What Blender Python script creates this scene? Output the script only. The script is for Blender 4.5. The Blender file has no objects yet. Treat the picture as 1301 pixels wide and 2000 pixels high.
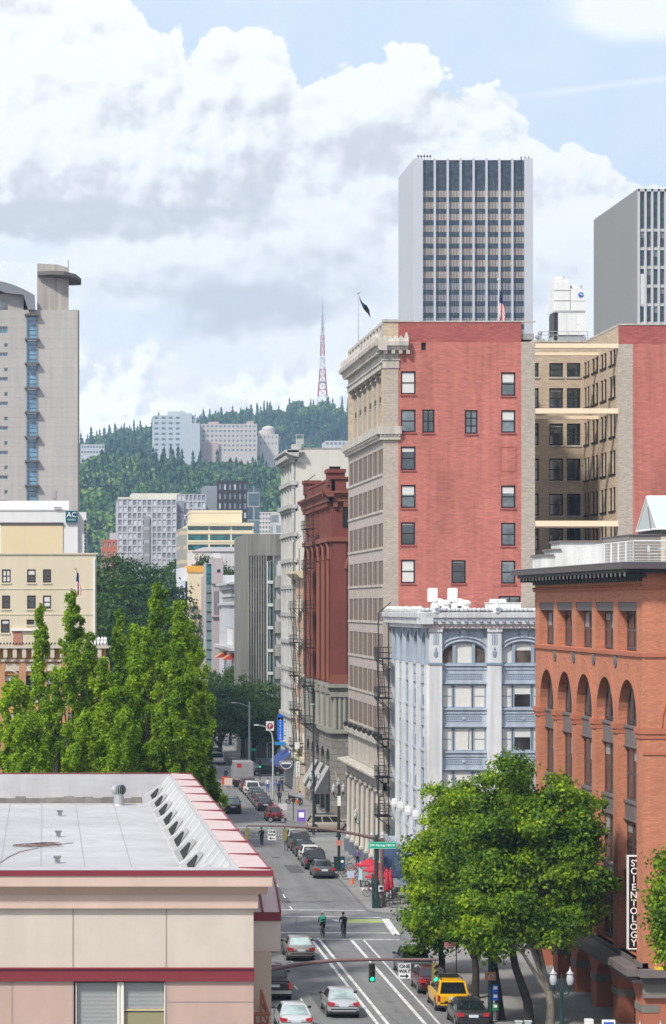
import bpy, bmesh, math, random
import numpy as np
from mathutils import Vector, Matrix
R = math.radians
random.seed(7)
rng = np.random.default_rng(7)
SC = bpy.context.scene
COL = SC.collection
F, PX0, PY0, H = 5200.0, 100.0, 1183.0, 23.0      # focal length and level line measured on the photograph, eye height in metres

def X_(px, Y): return (px - PX0) * Y / F
def Z_(py, Y): return H - (py - PY0) * Y / F
def YG(py): return H * F / (py - PY0)              # distance of a point on the street

# ------------------------------------------------------------------ camera
cam = bpy.data.cameras.new('camera')
cam_o = bpy.data.objects.new('camera', cam); COL.objects.link(cam_o)
cam.sensor_fit = 'VERTICAL'; cam.sensor_height = 36.0; cam.lens = F / 2000 * 36
cam.shift_x = (650.5 - PX0) / 2000; cam.shift_y = (PY0 - 1000) / 2000
cam.clip_start = 1.0; cam.clip_end = 30000
cam_o.location = (0, 0, H); cam_o.rotation_euler = (R(90), 0, 0)
SC.camera = cam_o

# ------------------------------------------------------------------ mesh helper
class MB:
    def __init__(s): s.v = []; s.f = []; s.m = []
    def add(s, vs, fs, m=0):
        b = len(s.v); s.v += [tuple(p) for p in vs]
        for q in fs: s.f.append(tuple(i + b for i in q)); s.m.append(m)
        return s
    def quad(s, a, b, c, d, m=0): return s.add([a, b, c, d], [(0, 1, 2, 3)], m)
    def box(s, x0, x1, y0, y1, z0, z1, m=0):
        if x1 < x0: x0, x1 = x1, x0
        if y1 < y0: y0, y1 = y1, y0
        if z1 < z0: z0, z1 = z1, z0
        return s.add([(x0,y0,z0),(x1,y0,z0),(x1,y1,z0),(x0,y1,z0),(x0,y0,z1),(x1,y0,z1),(x1,y1,z1),(x0,y1,z1)],
                     [(0,3,2,1),(4,5,6,7),(0,1,5,4),(1,2,6,5),(2,3,7,6),(3,0,4,7)], m)
    def cyl(s, p0, p1, r0, r1=None, n=10, m=0, cap=True):
        if r1 is None: r1 = r0
        p0 = Vector(p0); p1 = Vector(p1); d = p1 - p0
        if d.length < 1e-6: return s
        d.normalize()
        a = d.orthogonal().normalized(); b = d.cross(a)
        vs = []
        for p, r in ((p0, r0), (p1, r1)):
            for k in range(n):
                t = 2 * math.pi * k / n
                vs.append(p + (a * math.cos(t) + b * math.sin(t)) * r)
        fs = [(k, (k + 1) % n, n + (k + 1) % n, n + k) for k in range(n)]
        if cap: fs += [tuple(range(n - 1, -1, -1)), tuple(range(n, 2 * n))]
        return s.add(vs, fs, m)
    def tube(s, pts, r, n=6, m=0):
        rs = r if isinstance(r, (list, tuple)) else [r] * len(pts)
        pts = [Vector(p) for p in pts]
        vs = []; a = None
        for i, p in enumerate(pts):
            d = (pts[min(i + 1, len(pts) - 1)] - pts[max(i - 1, 0)]).normalized()
            if a is None: a = d.orthogonal().normalized()
            else:
                a = (a - d * a.dot(d))
                a = a.normalized() if a.length > 1e-5 else d.orthogonal().normalized()
            b = d.cross(a)
            for k in range(n):
                t = 2 * math.pi * k / n
                vs.append(p + (a * math.cos(t) + b * math.sin(t)) * rs[i])
        fs = []
        for i in range(len(pts) - 1):
            for k in range(n):
                fs.append((i*n+k, i*n+(k+1)%n, (i+1)*n+(k+1)%n, (i+1)*n+k))
        fs += [tuple(range(n - 1, -1, -1)), tuple(range((len(pts)-1)*n, len(pts)*n))]
        return s.add(vs, fs, m)
    def lathe(s, cx, cy, prof, n=14, m=0, z=0):
        vs = []
        for r, h in prof:
            for k in range(n):
                t = 2 * math.pi * k / n
                vs.append((cx + r * math.cos(t), cy + r * math.sin(t), z + h))
        fs = []
        for i in range(len(prof) - 1):
            for k in range(n): fs.append((i*n+k, i*n+(k+1)%n, (i+1)*n+(k+1)%n, (i+1)*n+k))
        fs += [tuple(range(n - 1, -1, -1)), tuple(range((len(prof)-1)*n, len(prof)*n))]
        return s.add(vs, fs, m)
    def ball(s, c, rx, ry=None, rz=None, n=10, k=6, m=0):
        ry = rx if ry is None else ry; rz = rx if rz is None else rz
        vs = [(c[0], c[1], c[2] - rz)]
        for i in range(1, k):
            ph = -math.pi / 2 + math.pi * i / k
            for j in range(n):
                t = 2 * math.pi * j / n
                vs.append((c[0] + rx*math.cos(ph)*math.cos(t), c[1] + ry*math.cos(ph)*math.sin(t), c[2] + rz*math.sin(ph)))
        vs.append((c[0], c[1], c[2] + rz)); L = len(vs) - 1
        fs = [(0, 1 + (j + 1) % n, 1 + j) for j in range(n)]
        for i in range(k - 2):
            for j in range(n):
                a = 1 + i * n
                fs.append((a + j, a + (j + 1) % n, a + n + (j + 1) % n, a + n + j))
        a = 1 + (k - 2) * n
        fs += [(a + j, a + (j + 1) % n, L) for j in range(n)]
        return s.add(vs, fs, m)
    def ext(s, poly, axis, t0, t1, m=0):
        """closed polygon pushed along an axis; poly in (x,z) for y, (y,z) for x, (x,y) for z"""
        n = len(poly)
        def P(a, b, t): return {'y': (a, t, b), 'x': (t, a, b), 'z': (a, b, t)}[axis]
        vs = [P(a, b, t0) for a, b in poly] + [P(a, b, t1) for a, b in poly]
        fs = [tuple(range(n - 1, -1, -1)), tuple(range(n, 2 * n))] + [(k, (k+1) % n, n + (k+1) % n, n + k) for k in range(n)]
        return s.add(vs, fs, m)
    def wall(s, u0, u1, z0, z1, holes=(), t=.35, m=0, mr=None, y=0.0):
        """wall face at depth y seen from -y, with openings (ua, ub, za, zb[, rise]) and reveals t deep; rise adds an arched head above zb"""
        mr = m if mr is None else mr
        hs = []
        for h in holes:
            ua, ub, za, zb = h[:4]; ri = h[4] if len(h) > 4 else 0
            hs.append((max(ua, u0), min(ub, u1), max(za, z0), zb, min(zb + ri, z1), ri))
        us = sorted({round(a, 4) for a in [u0, u1] + [h[0] for h in hs] + [h[1] for h in hs]})
        zs = sorted({round(a, 4) for a in [z0, z1] + [h[2] for h in hs] + [h[4] for h in hs]})
        for j in range(len(zs) - 1):
            zc = (zs[j] + zs[j+1]) / 2; run = None
            row = [h for h in hs if h[2] < zc < h[4]]
            for i in range(len(us) - 1):
                uc = (us[i] + us[i+1]) / 2
                inside = any(h[0] < uc < h[1] for h in row)
                if not inside and run is None: run = us[i]
                if inside and run is not None:
                    s.quad((run,y,zs[j]), (us[i],y,zs[j]), (us[i],y,zs[j+1]), (run,y,zs[j+1]), m); run = None
            if run is not None: s.quad((run,y,zs[j]), (us[-1],y,zs[j]), (us[-1],y,zs[j+1]), (run,y,zs[j+1]), m)
        for a, b, c, d, e, ri in hs:
            s.quad((a,y,c), (b,y,c), (b,y+t,c), (a,y+t,c), mr)
            s.quad((a,y,c), (a,y+t,c), (a,y+t,d), (a,y,d), mr)
            s.quad((b,y,c), (b,y,d), (b,y+t,d), (b,y+t,c), mr)
            if not ri: s.quad((a,y,d), (a,y+t,d), (b,y+t,d), (b,y,d), mr)
            else:
                pts = arch(a, b, d, ri)
                for (p, q), (p2, q2) in zip(pts[:-1], pts[1:]):
                    s.quad((p,y,q), (p2,y,q2), (p2,y,e), (p,y,e), m)
                    s.quad((p,y,q), (p,y+t,q), (p2,y+t,q2), (p2,y,q2), mr)
        return s
    def mesh(s, name, mats, smooth=None):
        me = bpy.data.meshes.new(name)
        me.from_pydata(s.v, [], s.f)
        for k in mats: me.materials.append(k)
        if len(mats) > 1: me.polygons.foreach_set('material_index', s.m)
        if smooth is not None:
            me.polygons.foreach_set('use_smooth', [True] * len(s.f))
            me.set_sharp_from_angle(angle=R(smooth))
        me.update(); return me
    def build(s, name, mats, parent=None, loc=(0,0,0), rz=0, smooth=None):
        if not isinstance(mats, (list, tuple)): mats = [mats]
        return put(s.mesh(name, mats, smooth), name, parent, loc, rz)

def arch(a, b, d, ri, n=14):
    c = (a + b) / 2; w = (b - a) / 2
    return [(c - w * math.cos(math.pi * k / n), d + ri * math.sin(math.pi * k / n)) for k in range(n + 1)]

def put(me, name, parent=None, loc=(0,0,0), rz=0):
    o = bpy.data.objects.new(name, me); COL.objects.link(o)
    o.location = loc; o.rotation_euler = (0, 0, rz)
    if parent is not None: o.parent = parent
    return o
def tag(o, label=None, cat=None, group=None, kind=None):
    for k, w in (('label', label), ('category', cat), ('group', group), ('kind', kind)):
        if w: o[k] = w
    return o
def thing(name, label, cat, loc=(0,0,0), rz=0, group=None):
    o = bpy.data.objects.new(name, None); COL.objects.link(o); o.empty_display_size = .3
    o.location = loc; o.rotation_euler = (0, 0, rz)
    return tag(o, label, cat, group)
def copy_tree(o, parent=None):
    c = o.copy(); COL.objects.link(c)
    if parent is not None: c.parent = parent
    for ch in list(o.children): copy_tree(ch, c)
    return c
def dup(o, loc, rz=0, label=None, scale=None):
    c = copy_tree(o); c.location = loc; c.rotation_euler = (0, 0, rz)
    if label: c['label'] = label
    if scale: c.scale = scale if isinstance(scale, tuple) else (scale,) * 3
    return c

class Face:
    """a facade: local x runs along it, local -y points out of it, z up"""
    def __init__(s, b, x, y, rz=0):
        s.b = b; s.o = Vector((x - b.location.x, y - b.location.y, 0)); s.rz = rz; s.M = Matrix.Rotation(rz, 3, 'Z')
    def part(s, mb, name, mats, parent=None, smooth=None):
        if parent is not None: return mb.build(name, mats, parent, smooth=smooth)
        return mb.build(name, mats, s.b, s.o, s.rz, smooth)
    def place(s, me, name, u, z, d=0, kid=None):
        o = put(me, name, s.b, s.o + s.M @ Vector((u, d, z)), s.rz)
        if kid: put(kid[0], kid[1], o)
        return o

# ------------------------------------------------------------------ materials
MATS = {}
def nodes(m):
    m.use_nodes = True; nt = m.node_tree; nt.nodes.clear()
    out = nt.nodes.new('ShaderNodeOutputMaterial')
    return nt, out, (lambda t, **k: mk(nt, t, **k)), nt.links.new
def mk(nt, t, **k):
    n = nt.nodes.new('ShaderNode' + t)
    for a, b in k.items():
        if a.startswith('i_'): n.inputs[a[2:].replace('_', ' ')].default_value = b
        else: setattr(n, a, b)
    return n
def C4(c): return (c[0], c[1], c[2], 1)
def mat(name, col, rough=.75, var=.10, scale=.7, streak=0, metal=0, spec=.35, brick=None, bump=0, coat=0, fine=0, emit=None):
    if name in MATS: return MATS[name]
    m = bpy.data.materials.new(name); nt, out, N, L = nodes(m)
    p = N('BsdfPrincipled'); L(p.outputs[0], out.inputs[0])
    p.inputs['Roughness'].default_value = rough; p.inputs['Metallic'].default_value = metal
    p.inputs['Specular IOR Level'].default_value = spec; p.inputs['Coat Weight'].default_value = coat
    p.inputs['Base Color'].default_value = C4(col)
    if emit:
        p.inputs['Emission Color'].default_value = C4(emit[0]); p.inputs['Emission Strength'].default_value = emit[1]
    tc = N('TexCoord'); cur = None
    def rgb(c): r = N('RGB'); r.outputs[0].default_value = C4(c); return r.outputs[0]
    def mul(a, fac_sock, lo, hi):
        mr = N('MapRange'); L(fac_sock, mr.inputs['Value']); mr.inputs['From Min'].default_value = .3; mr.inputs['From Max'].default_value = .7
        mr.inputs['To Min'].default_value = lo; mr.inputs['To Max'].default_value = hi
        mx = N('Mix', data_type='RGBA', blend_type='MULTIPLY'); mx.inputs['Factor'].default_value = 1
        L(a, mx.inputs[6]); L(mr.outputs[0], mx.inputs[7]); return mx.outputs[2]
    if brick:
        bw, bh, mort, size, cvar = brick
        sx = N('SeparateXYZ'); L(tc.outputs['Object'], sx.inputs[0])
        ad = N('Math', operation='ADD'); L(sx.outputs[0], ad.inputs[0]); L(sx.outputs[1], ad.inputs[1])
        cb = N('CombineXYZ'); L(ad.outputs[0], cb.inputs[0]); L(sx.outputs[2], cb.inputs[1])
        bt = N('TexBrick'); L(cb.outputs[0], bt.inputs['Vector'])
        bt.inputs['Scale'].default_value = 1; bt.inputs['Brick Width'].default_value = bw; bt.inputs['Row Height'].default_value = bh
        bt.inputs['Mortar Size'].default_value = size; bt.inputs['Mortar Smooth'].default_value = .2; bt.inputs['Bias'].default_value = 0
        bt.inputs['Color1'].default_value = C4([c * (1 - cvar) for c in col]); bt.inputs['Color2'].default_value = C4([min(1, c * (1 + cvar)) for c in col])
        bt.inputs['Mortar'].default_value = C4(mort); cur = bt.outputs['Color']
    if var or streak or fine:
        cur = cur or rgb(col)
        if var:
            n1 = N('TexNoise'); L(tc.outputs['Object'], n1.inputs['Vector']); n1.inputs['Scale'].default_value = scale; n1.inputs['Detail'].default_value = 6
            n1.inputs['Roughness'].default_value = .65
            cur = mul(cur, n1.outputs[0], 1 - var, 1 + var)
        if streak:
            mp = N('Mapping'); L(tc.outputs['Object'], mp.inputs[0]); mp.inputs['Scale'].default_value = (1.6, 1.6, .09)
            n2 = N('TexNoise'); L(mp.outputs[0], n2.inputs['Vector']); n2.inputs['Scale'].default_value = 1.2; n2.inputs['Detail'].default_value = 5
            cur = mul(cur, n2.outputs[0], 1 - streak, 1 + streak * .35)
        if fine:
            mp = N('Mapping'); L(tc.outputs['Object'], mp.inputs[0]); mp.inputs['Scale'].default_value = (.5, .5, 3.2)
            n3 = N('TexNoise'); L(mp.outputs[0], n3.inputs['Vector']); n3.inputs['Scale'].default_value = 1.6; n3.inputs['Detail'].default_value = 7
            n3.inputs['Roughness'].default_value = .75
            cur = mul(cur, n3.outputs[0], 1 - fine, 1 + fine)
        L(cur, p.inputs['Base Color'])
    elif cur: L(cur, p.inputs['Base Color'])
    if bump:
        n4 = N('TexNoise'); L(tc.outputs['Object'], n4.inputs['Vector']); n4.inputs['Scale'].default_value = scale * 12; n4.inputs['Detail'].default_value = 4
        b = N('Bump'); b.inputs['Strength'].default_value = bump; b.inputs['Distance'].default_value = .05; L(n4.outputs[0], b.inputs['Height']); L(b.outputs[0], p.inputs['Normal'])
    MATS[name] = m; return m
def glass(name, col=(.02,.028,.033), rough=.06, ior=2.0, var=.5):
    if name in MATS: return MATS[name]
    m = bpy.data.materials.new(name); nt, out, N, L = nodes(m)
    p = N('BsdfPrincipled'); L(p.outputs[0], out.inputs[0]); p.inputs['Roughness'].default_value = rough; p.inputs['IOR'].default_value = ior
    oi = N('ObjectInfo'); tc = N('TexCoord'); n = N('TexNoise'); ad = N('VectorMath', operation='ADD'); L(tc.outputs['Object'], ad.inputs[0])
    cb = N('VectorMath', operation='SCALE'); cb.inputs[0].default_value = (37, 53, 91); L(oi.outputs['Random'], cb.inputs['Scale']); L(cb.outputs[0], ad.inputs[1])
    L(ad.outputs[0], n.inputs['Vector']); n.inputs['Scale'].default_value = .8; n.inputs['Detail'].default_value = 3
    mr = N('MapRange'); L(n.outputs[0], mr.inputs[0]); mr.inputs['From Min'].default_value = .35; mr.inputs['From Max'].default_value = .65
    mr.inputs['To Min'].default_value = 1 - var; mr.inputs['To Max'].default_value = 1 + var * 2
    mx = N('Mix', data_type='RGBA', blend_type='MULTIPLY'); mx.inputs['Factor'].default_value = 1; mx.inputs[6].default_value = C4(col); L(mr.outputs[0], mx.inputs[7])
    L(mx.outputs[2], p.inputs['Base Color'])
    b = N('Bump'); b.inputs['Strength'].default_value = .03; L(n.outputs[0], b.inputs['Height']); L(b.outputs[0], p.inputs['Normal'])
    MATS[name] = m; return m
def leafmat(name, cols, trans=.4, scale=.35):
    m = bpy.data.materials.new(name); nt, out, N, L = nodes(m)
    g = N('NewGeometry'); oi = N('ObjectInfo'); tc = N('TexCoord')
    n = N('TexNoise'); L(tc.outputs['Object'], n.inputs['Vector']); n.inputs['Scale'].default_value = scale; n.inputs['Detail'].default_value = 3
    a = N('Math', operation='MULTIPLY_ADD'); L(g.outputs['Random Per Island'], a.inputs[0]); a.inputs[1].default_value = .45; L(n.outputs[0], a.inputs[2])
    b = N('Math', operation='MULTIPLY_ADD'); L(oi.outputs['Random'], b.inputs[0]); b.inputs[1].default_value = .16; L(a.outputs[0], b.inputs[2])
    mr = N('MapRange'); L(b.outputs[0], mr.inputs[0]); mr.inputs['From Min'].default_value = .42; mr.inputs['From Max'].default_value = 1.15
    cr = N('ValToRGB'); L(mr.outputs[0], cr.inputs[0])
    el = cr.color_ramp.elements
    while len(el) < len(cols): el.new(.5)
    for k, c in enumerate(cols): el[k].position = k / (len(cols) - 1); el[k].color = C4(c)
    d = N('BsdfPrincipled'); d.inputs['Roughness'].default_value = .55; d.inputs['Specular IOR Level'].default_value = .3; L(cr.outputs[0], d.inputs['Base Color'])
    t = N('BsdfTranslucent'); br = N('Mix', data_type='RGBA', blend_type='MULTIPLY'); br.inputs['Factor'].default_value = 1
    L(cr.outputs[0], br.inputs[6]); br.inputs[7].default_value = (1.9, 1.75, .75, 1); L(br.outputs[2], t.inputs[0])
    mx = N('MixShader'); mx.inputs[0].default_value = trans; L(d.outputs[0], mx.inputs[1]); L(t.outputs[0], mx.inputs[2]); L(mx.outputs[0], out.inputs[0])
    MATS[name] = m; return m

# ------------------------------------------------------------------ windows
WIN = {}
def window_mesh(w, h, cols=1, rows=2, blind=0.0, fr=.07, mats=None, rise=0, deep=.06, blind2=0.0, mids=None):
    """returns (pane mesh, frame mesh); origin at the lower left corner, pane behind the frame"""
    fm, gm, bm = mats
    key = (round(w,2), round(h,2), cols, rows, round(blind,2), fr, fm.name, gm.name, bm.name, rise, blind2, mids)
    if key in WIN: return WIN[key]
    p = MB(); y = deep * .6
    zt = h
    if blind > 0:
        zb = h * (1 - blind)
        p.quad((fr*.5, y, zb), (w-fr*.5, y, zb), (w-fr*.5, y, h), (fr*.5, y, h), 1)
    else: zb = h
    if zb > .02: p.quad((fr*.5, y, fr*.5), (w-fr*.5, y, fr*.5), (w-fr*.5, y, zb), (fr*.5, y, zb), 0)
    f = MB()
    if rise:
        pts = arch(0, w, h, rise, 12)
        mm = 1 if blind >= 1 else 0
        p.add([(a, y, b) for a, b in pts], [tuple(range(len(pts)))], mm)
        ins = arch(fr, w - fr, h, rise - fr, 12)
        for k in range(12):
            a, b, c, d = pts[k], pts[k+1], ins[k+1], ins[k]
            f.quad((a[0],0,a[1]), (d[0],0,d[1]), (c[0],0,c[1]), (b[0],0,b[1]))
            f.quad((d[0],0,d[1]), (d[0],deep,d[1]), (c[0],deep,c[1]), (c[0],0,c[1]))
        f.box(fr, w - fr, 0, deep, h - fr/2, h + fr/2)
    else: f.box(fr, w - fr, 0, deep, h - fr, h)
    f.box(0, fr, 0, deep, 0, h); f.box(w - fr, w, 0, deep, 0, h); f.box(fr, w - fr, 0, deep, 0, fr)
    xs = [w * k / cols for k in range(1, cols)] if mids is None else [w * k for k in mids]
    for x in xs: f.box(x - fr*.4, x + fr*.4, .005, deep, fr, h - fr + (rise * .8 if rise else 0))
    for k in range(1, rows): f.box(fr, w - fr, .012, deep - .004, h * k / rows - fr*.4, h * k / rows + fr*.4)
    r = (p.mesh('pane', [gm, bm]), f.mesh('window_frame', [fm])); WIN[key] = r
    return r
def win(face, u, z, w, h, d=.2, name='window', **k):
    pm, fm = window_mesh(w, h, **k)
    return face.place(pm, name, u, z, d, (fm, 'window_frame'))
# ------------------------------------------------------------------ light, sky and clouds
SUN_EL, SUN_AZ = R(46), R(-138)          # azimuth from +Y towards +X: from the left, behind the camera
w = bpy.data.worlds.new('World'); SC.world = w; w.use_nodes = True
def build_sky():
    nt = w.node_tree; nt.nodes.clear(); L = nt.links.new
    def N(t, **k): return mk(nt, t, **k)
    def val(x):
        if isinstance(x, (int, float)):
            v = N('Value'); v.outputs[0].default_value = x; return v.outputs[0]
        return x
    def M(op, a, b=None, c=None, clamp=False):
        n = N('Math', operation=op, use_clamp=clamp)
        for k, x in enumerate((a, b, c)):
            if x is None: continue
            if isinstance(x, (int, float)): n.inputs[k].default_value = x
            else: L(x, n.inputs[k])
        return n.outputs[0]
    def smooth(x, lo, hi, a=0, b=1):
        n = N('MapRange', interpolation_type='SMOOTHSTEP'); L(x, n.inputs[0])
        for k, q in zip(('From Min', 'From Max', 'To Min', 'To Max'), (lo, hi, a, b)): n.inputs[k].default_value = q
        return n.outputs[0]
    def mixc(f, a, b):
        n = N('Mix', data_type='RGBA')
        if isinstance(f, (int, float)): n.inputs['Factor'].default_value = f
        else: L(f, n.inputs['Factor'])
        for k, x in ((6, a), (7, b)):
            if isinstance(x, tuple): n.inputs[k].default_value = C4(x)
            else: L(x, n.inputs[k])
        return n.outputs[2]
    tc = N('TexCoord'); sp = N('SeparateXYZ'); L(tc.outputs['Generated'], sp.inputs[0])
    x, y, z = sp.outputs
    yy = M('MAXIMUM', y, .06)
    s = M('MULTIPLY_ADD', M('DIVIDE', x, yy), 5.2, .1)          # across, in thousandths of the measured picture scale
    t = M('MULTIPLY_ADD', M('DIVIDE', z, yy), -5.2, 1.183)      # downwards
    cb = N('CombineXYZ'); L(s, cb.inputs[0]); L(t, cb.inputs[1])
    def noise(vec, sc, det=6, ro=.55, dist=0, off=None, ty='FBM'):
        v = vec
        if off:
            a = N('VectorMath', operation='ADD'); L(vec, a.inputs[0]); a.inputs[1].default_value = off; v = a.outputs[0]
        n = N('TexNoise'); L(v, n.inputs['Vector']); n.inputs['Scale'].default_value = sc; n.inputs['Detail'].default_value = det
        n.inputs['Roughness'].default_value = ro; n.inputs['Distortion'].default_value = dist
        return n.outputs[0]
    def billow(vec, off=(0,0,0)):
        """puffy cauliflower relief from a few rounded cells"""
        out = None
        wv = N('VectorMath', operation='ADD'); L(vec, wv.inputs[0]); wv.inputs[1].default_value = off
        # wobble
        nz = N('TexNoise'); L(wv.outputs[0], nz.inputs['Vector']); nz.inputs['Scale'].default_value = 9; nz.inputs['Detail'].default_value = 4
        sc = N('VectorMath', operation='MULTIPLY_ADD'); L(nz.outputs['Color'], sc.inputs[0]); sc.inputs[1].default_value = (.07,.07,0); L(wv.outputs[0], sc.inputs[2])
        for k, (f, a) in enumerate(((6.5, .5), (14, .28), (30, .16), (64, .08))):
            v = N('TexVoronoi', feature='SMOOTH_F1'); L(sc.outputs[0], v.inputs['Vector']); v.inputs['Scale'].default_value = f
            v.inputs['Smoothness'].default_value = .35
            b = M('MULTIPLY', M('SUBTRACT', 1.0, v.outputs['Distance']), a)
            out = b if out is None else M('ADD', out, b)
        return out
    # outline of the big cloud bank: height of its upper edge along s
    fc = N('FloatCurve'); cv = fc.mapping.curves[0]; fc.mapping.use_clip = False
    pts = [(-.3,-.30),(.0,-.22),(.20,-.10),(.285,.0),(.30,.045),(.345,.035),(.37,.105),(.40,.085),(.43,.065),(.56,.075),(.592,.125),(.64,.105),(.69,.055),(.76,.062),
           (.83,.095),(.865,.15),(.94,.165),(1.0,.19),(1.06,.235),(1.11,.25),(1.16,.285),(1.25,.31),(1.35,.33),(1.6,.45)]
    mp = lambda p: ((p[0] + .3) / 1.9, (p[1] + .4) / 1.0)
    while len(cv.points) < len(pts): cv.points.new(.5, .5)
    for q, p in zip(cv.points, pts): q.location = mp(p); q.handle_type = 'AUTO'
    fc.mapping.update()
    sn = M('MULTIPLY_ADD', noise(cb.outputs[0], 16, 4), .030, M('SUBTRACT', s, .015))
    L(M('DIVIDE', M('ADD', sn, .3), 1.9), fc.inputs['Value'])
    edge = M('SUBTRACT', fc.outputs[0], .4)
    bw = billow(cb.outputs[0])
    d0 = M('SUBTRACT', t, edge)
    dens = M('ADD', d0, M('MULTIPLY', M('SUBTRACT', bw, .60), .20))
    dens = M('ADD', dens, M('MULTIPLY', M('SUBTRACT', noise(cb.outputs[0], 38, 7, .65), .5), .055))
    bank = smooth(dens, -.002, .012)
    # relief: density a little way towards the sun (up and left)
    b2 = billow(cb.outputs[0], (-.018, -.026, 0))
    relief = M('SUBTRACT', bw, b2)
    fb = noise(cb.outputs[0], 5, 7, .6)
    fbs = M('SUBTRACT', fb, noise(cb.outputs[0], 5, 7, .6, off=(-.02, -.035, 0)))
    nzv = N('TexNoise'); L(cb.outputs[0], nzv.inputs['Vector']); nzv.inputs['Scale'].default_value = 7; nzv.inputs['Detail'].default_value = 5
    wob = N('VectorMath', operation='SUBTRACT'); L(nzv.outputs['Color'], wob.inputs[0]); wob.inputs[1].default_value = (.5,.5,.5)
    wv = N('VectorMath', operation='MULTIPLY_ADD'); L(wob.outputs[0], wv.inputs[0]); wv.inputs[1].default_value = (.12,.07,0); L(cb.outputs[0], wv.inputs[2])
    def blob(cs, ct, rs, rt, soft=.9):
        a = N('VectorMath', operation='SUBTRACT'); L(wv.outputs[0], a.inputs[0]); a.inputs[1].default_value = (cs, ct, 0)
        b = N('VectorMath', operation='MULTIPLY'); L(a.outputs[0], b.inputs[0]); b.inputs[1].default_value = (1 / rs, 1 / rt, 0)
        c = N('VectorMath', operation='LENGTH'); L(b.outputs[0], c.inputs[0])
        return smooth(c.outputs['Value'], 1 + soft * .5, 1 - soft * .5)
    def total(bl):
        o = None
        for q in bl:
            wgt = q[4]; v = M('MULTIPLY', blob(*q[:4]), wgt); o = v if o is None else M('ADD', o, v)
        return o
    grey = total([(.20,.435,.33,.036,.75),(.02,.385,.24,.06,.45),(.60,.33,.30,.10,.32),(.40,.24,.22,.06,.22),(.47,.615,.17,.05,.75),(.62,.55,.16,.08,.45),(.40,.36,.28,.07,.22),(.30,.56,.20,.03,.45),
                  (.76,.30,.10,.05,.4),(1.08,.36,.10,.04,.30),(1.10,.56,.10,.05,.18),(.15,.17,.13,.03,.22),(.55,.20,.10,.025,.25),(.90,.22,.16,.05,.22)])
    gap = total([(.24,.645,.15,.045,.6),(.02,.485,.11,.020,.5),(.45,.70,.10,.03,.3)])
    puff = total([(.22,.775,.10,.075,1),(.13,.73,.05,.05,1),(.30,.69,.05,.025,.7),(.55,.76,.16,.04,1),(.30,.82,.3,.03,.8),(.05,.78,.1,.06,1)])
    # blue of the clear sky from the physical sky, whitened towards the horizon by thin cloud
    sky = N('TexSky', sky_type='NISHITA', sun_disc=False, sun_elevation=SUN_EL, sun_rotation=SUN_AZ, altitude=60, air_density=1.0, dust_density=1.6, ozone_density=1.2)
    SKY_K = .115
    sk = N('VectorMath', operation='SCALE'); L(sky.outputs[0], sk.inputs[0]); sk.inputs['Scale'].default_value = SKY_K
    CW, CG = 1.05, .83
    white = (.98*CW, .985*CW, 1.0*CW); shade = (.71*CG, .735*CG, .785*CG); pale = (.76, .85, .96)
    clear = mixc(.86, sk.outputs[0], (.72, .83, .97))
    wisp = smooth(noise(wv.outputs[0], 3.2, 7, .62), .40, .80)
    clear = mixc(M('MULTIPLY', wisp, .55), clear, (.86, .91, .98))
    corner = M('MULTIPLY', blob(1.27, .02, .17, .055, .7), .8); clear = mixc(corner, clear, white)
    trail = M('MULTIPLY', smooth(M('ABSOLUTE', M('SUBTRACT', t, M('MULTIPLY_ADD', s, -.13, .322))), .012, .0), smooth(s, .98, 1.1)); clear = mixc(M('MULTIPLY', trail, .45), clear, (.95,.97,1.0))
    f2 = M('SUBTRACT', noise(cb.outputs[0], 22, 7, .68), noise(cb.outputs[0], 22, 7, .68, off=(-.010, -.016, 0)))
    lit = M('ADD', M('ADD', M('MULTIPLY', relief, 1.9), M('MULTIPLY', fbs, 2.4)), M('MULTIPLY', f2, .7))
    lit = M('MULTIPLY', lit, smooth(t, .36, .60, 1, .55))
    g1 = M('SUBTRACT', M('ADD', grey, M('MULTIPLY', smooth(d0, .02, .35), .05)), M('MULTIPLY', lit, 1.0))
    g1 = M('ADD', g1, M('MULTIPLY', M('SUBTRACT', fb, .5), .35))
    g1 = smooth(g1, .0, 1.05, 0, .78)
    body = mixc(g1, white, shade)
    body = mixc(M('MULTIPLY', gap, .8, clamp=True), body, pale)
    body = mixc(M('MULTIPLY', puff, .9, clamp=True), body, mixc(smooth(lit, -.16, .10), (.88,.90,.95), (1.2,1.2,1.2)))
    front = mixc(bank, clear, body)
    # the rest of the sky dome: broken bright cloud
    n3 = noise(tc.outputs['Generated'], 2.4, 6, .55)
    allc = mixc(smooth(n3, .36, .60), sk.outputs[0], (.86, .89, .97))
    near = M('MULTIPLY', smooth(y, .45, .62), smooth(z, .50, .34))
    b1 = N('Background'); L(allc, b1.inputs[0]); b2 = N('Background'); L(front, b2.inputs[0])
    mx = N('MixShader'); L(near, mx.inputs[0]); L(b1.outputs[0], mx.inputs[1]); L(b2.outputs[0], mx.inputs[2])
    out = N('OutputWorld'); L(mx.outputs[0], out.inputs[0])
build_sky()
sun = bpy.data.lights.new('sun', 'SUN'); sun.energy = 3.9; sun.angle = R(5); sun.color = (1, .95, .86)
so = bpy.data.objects.new('sun', sun); COL.objects.link(so)
dv = Vector((math.sin(SUN_AZ) * math.cos(SUN_EL), math.cos(SUN_AZ) * math.cos(SUN_EL), math.sin(SUN_EL)))
so.rotation_euler = dv.to_track_quat('Z', 'Y').to_euler(); so.location = (-60, 100, 120)
SC.view_settings.view_transform = 'Standard'; SC.view_settings.look = 'None'; SC.view_settings.exposure = 0.2; SC.view_settings.gamma = 1
SC.render.engine = 'CYCLES'
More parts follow.
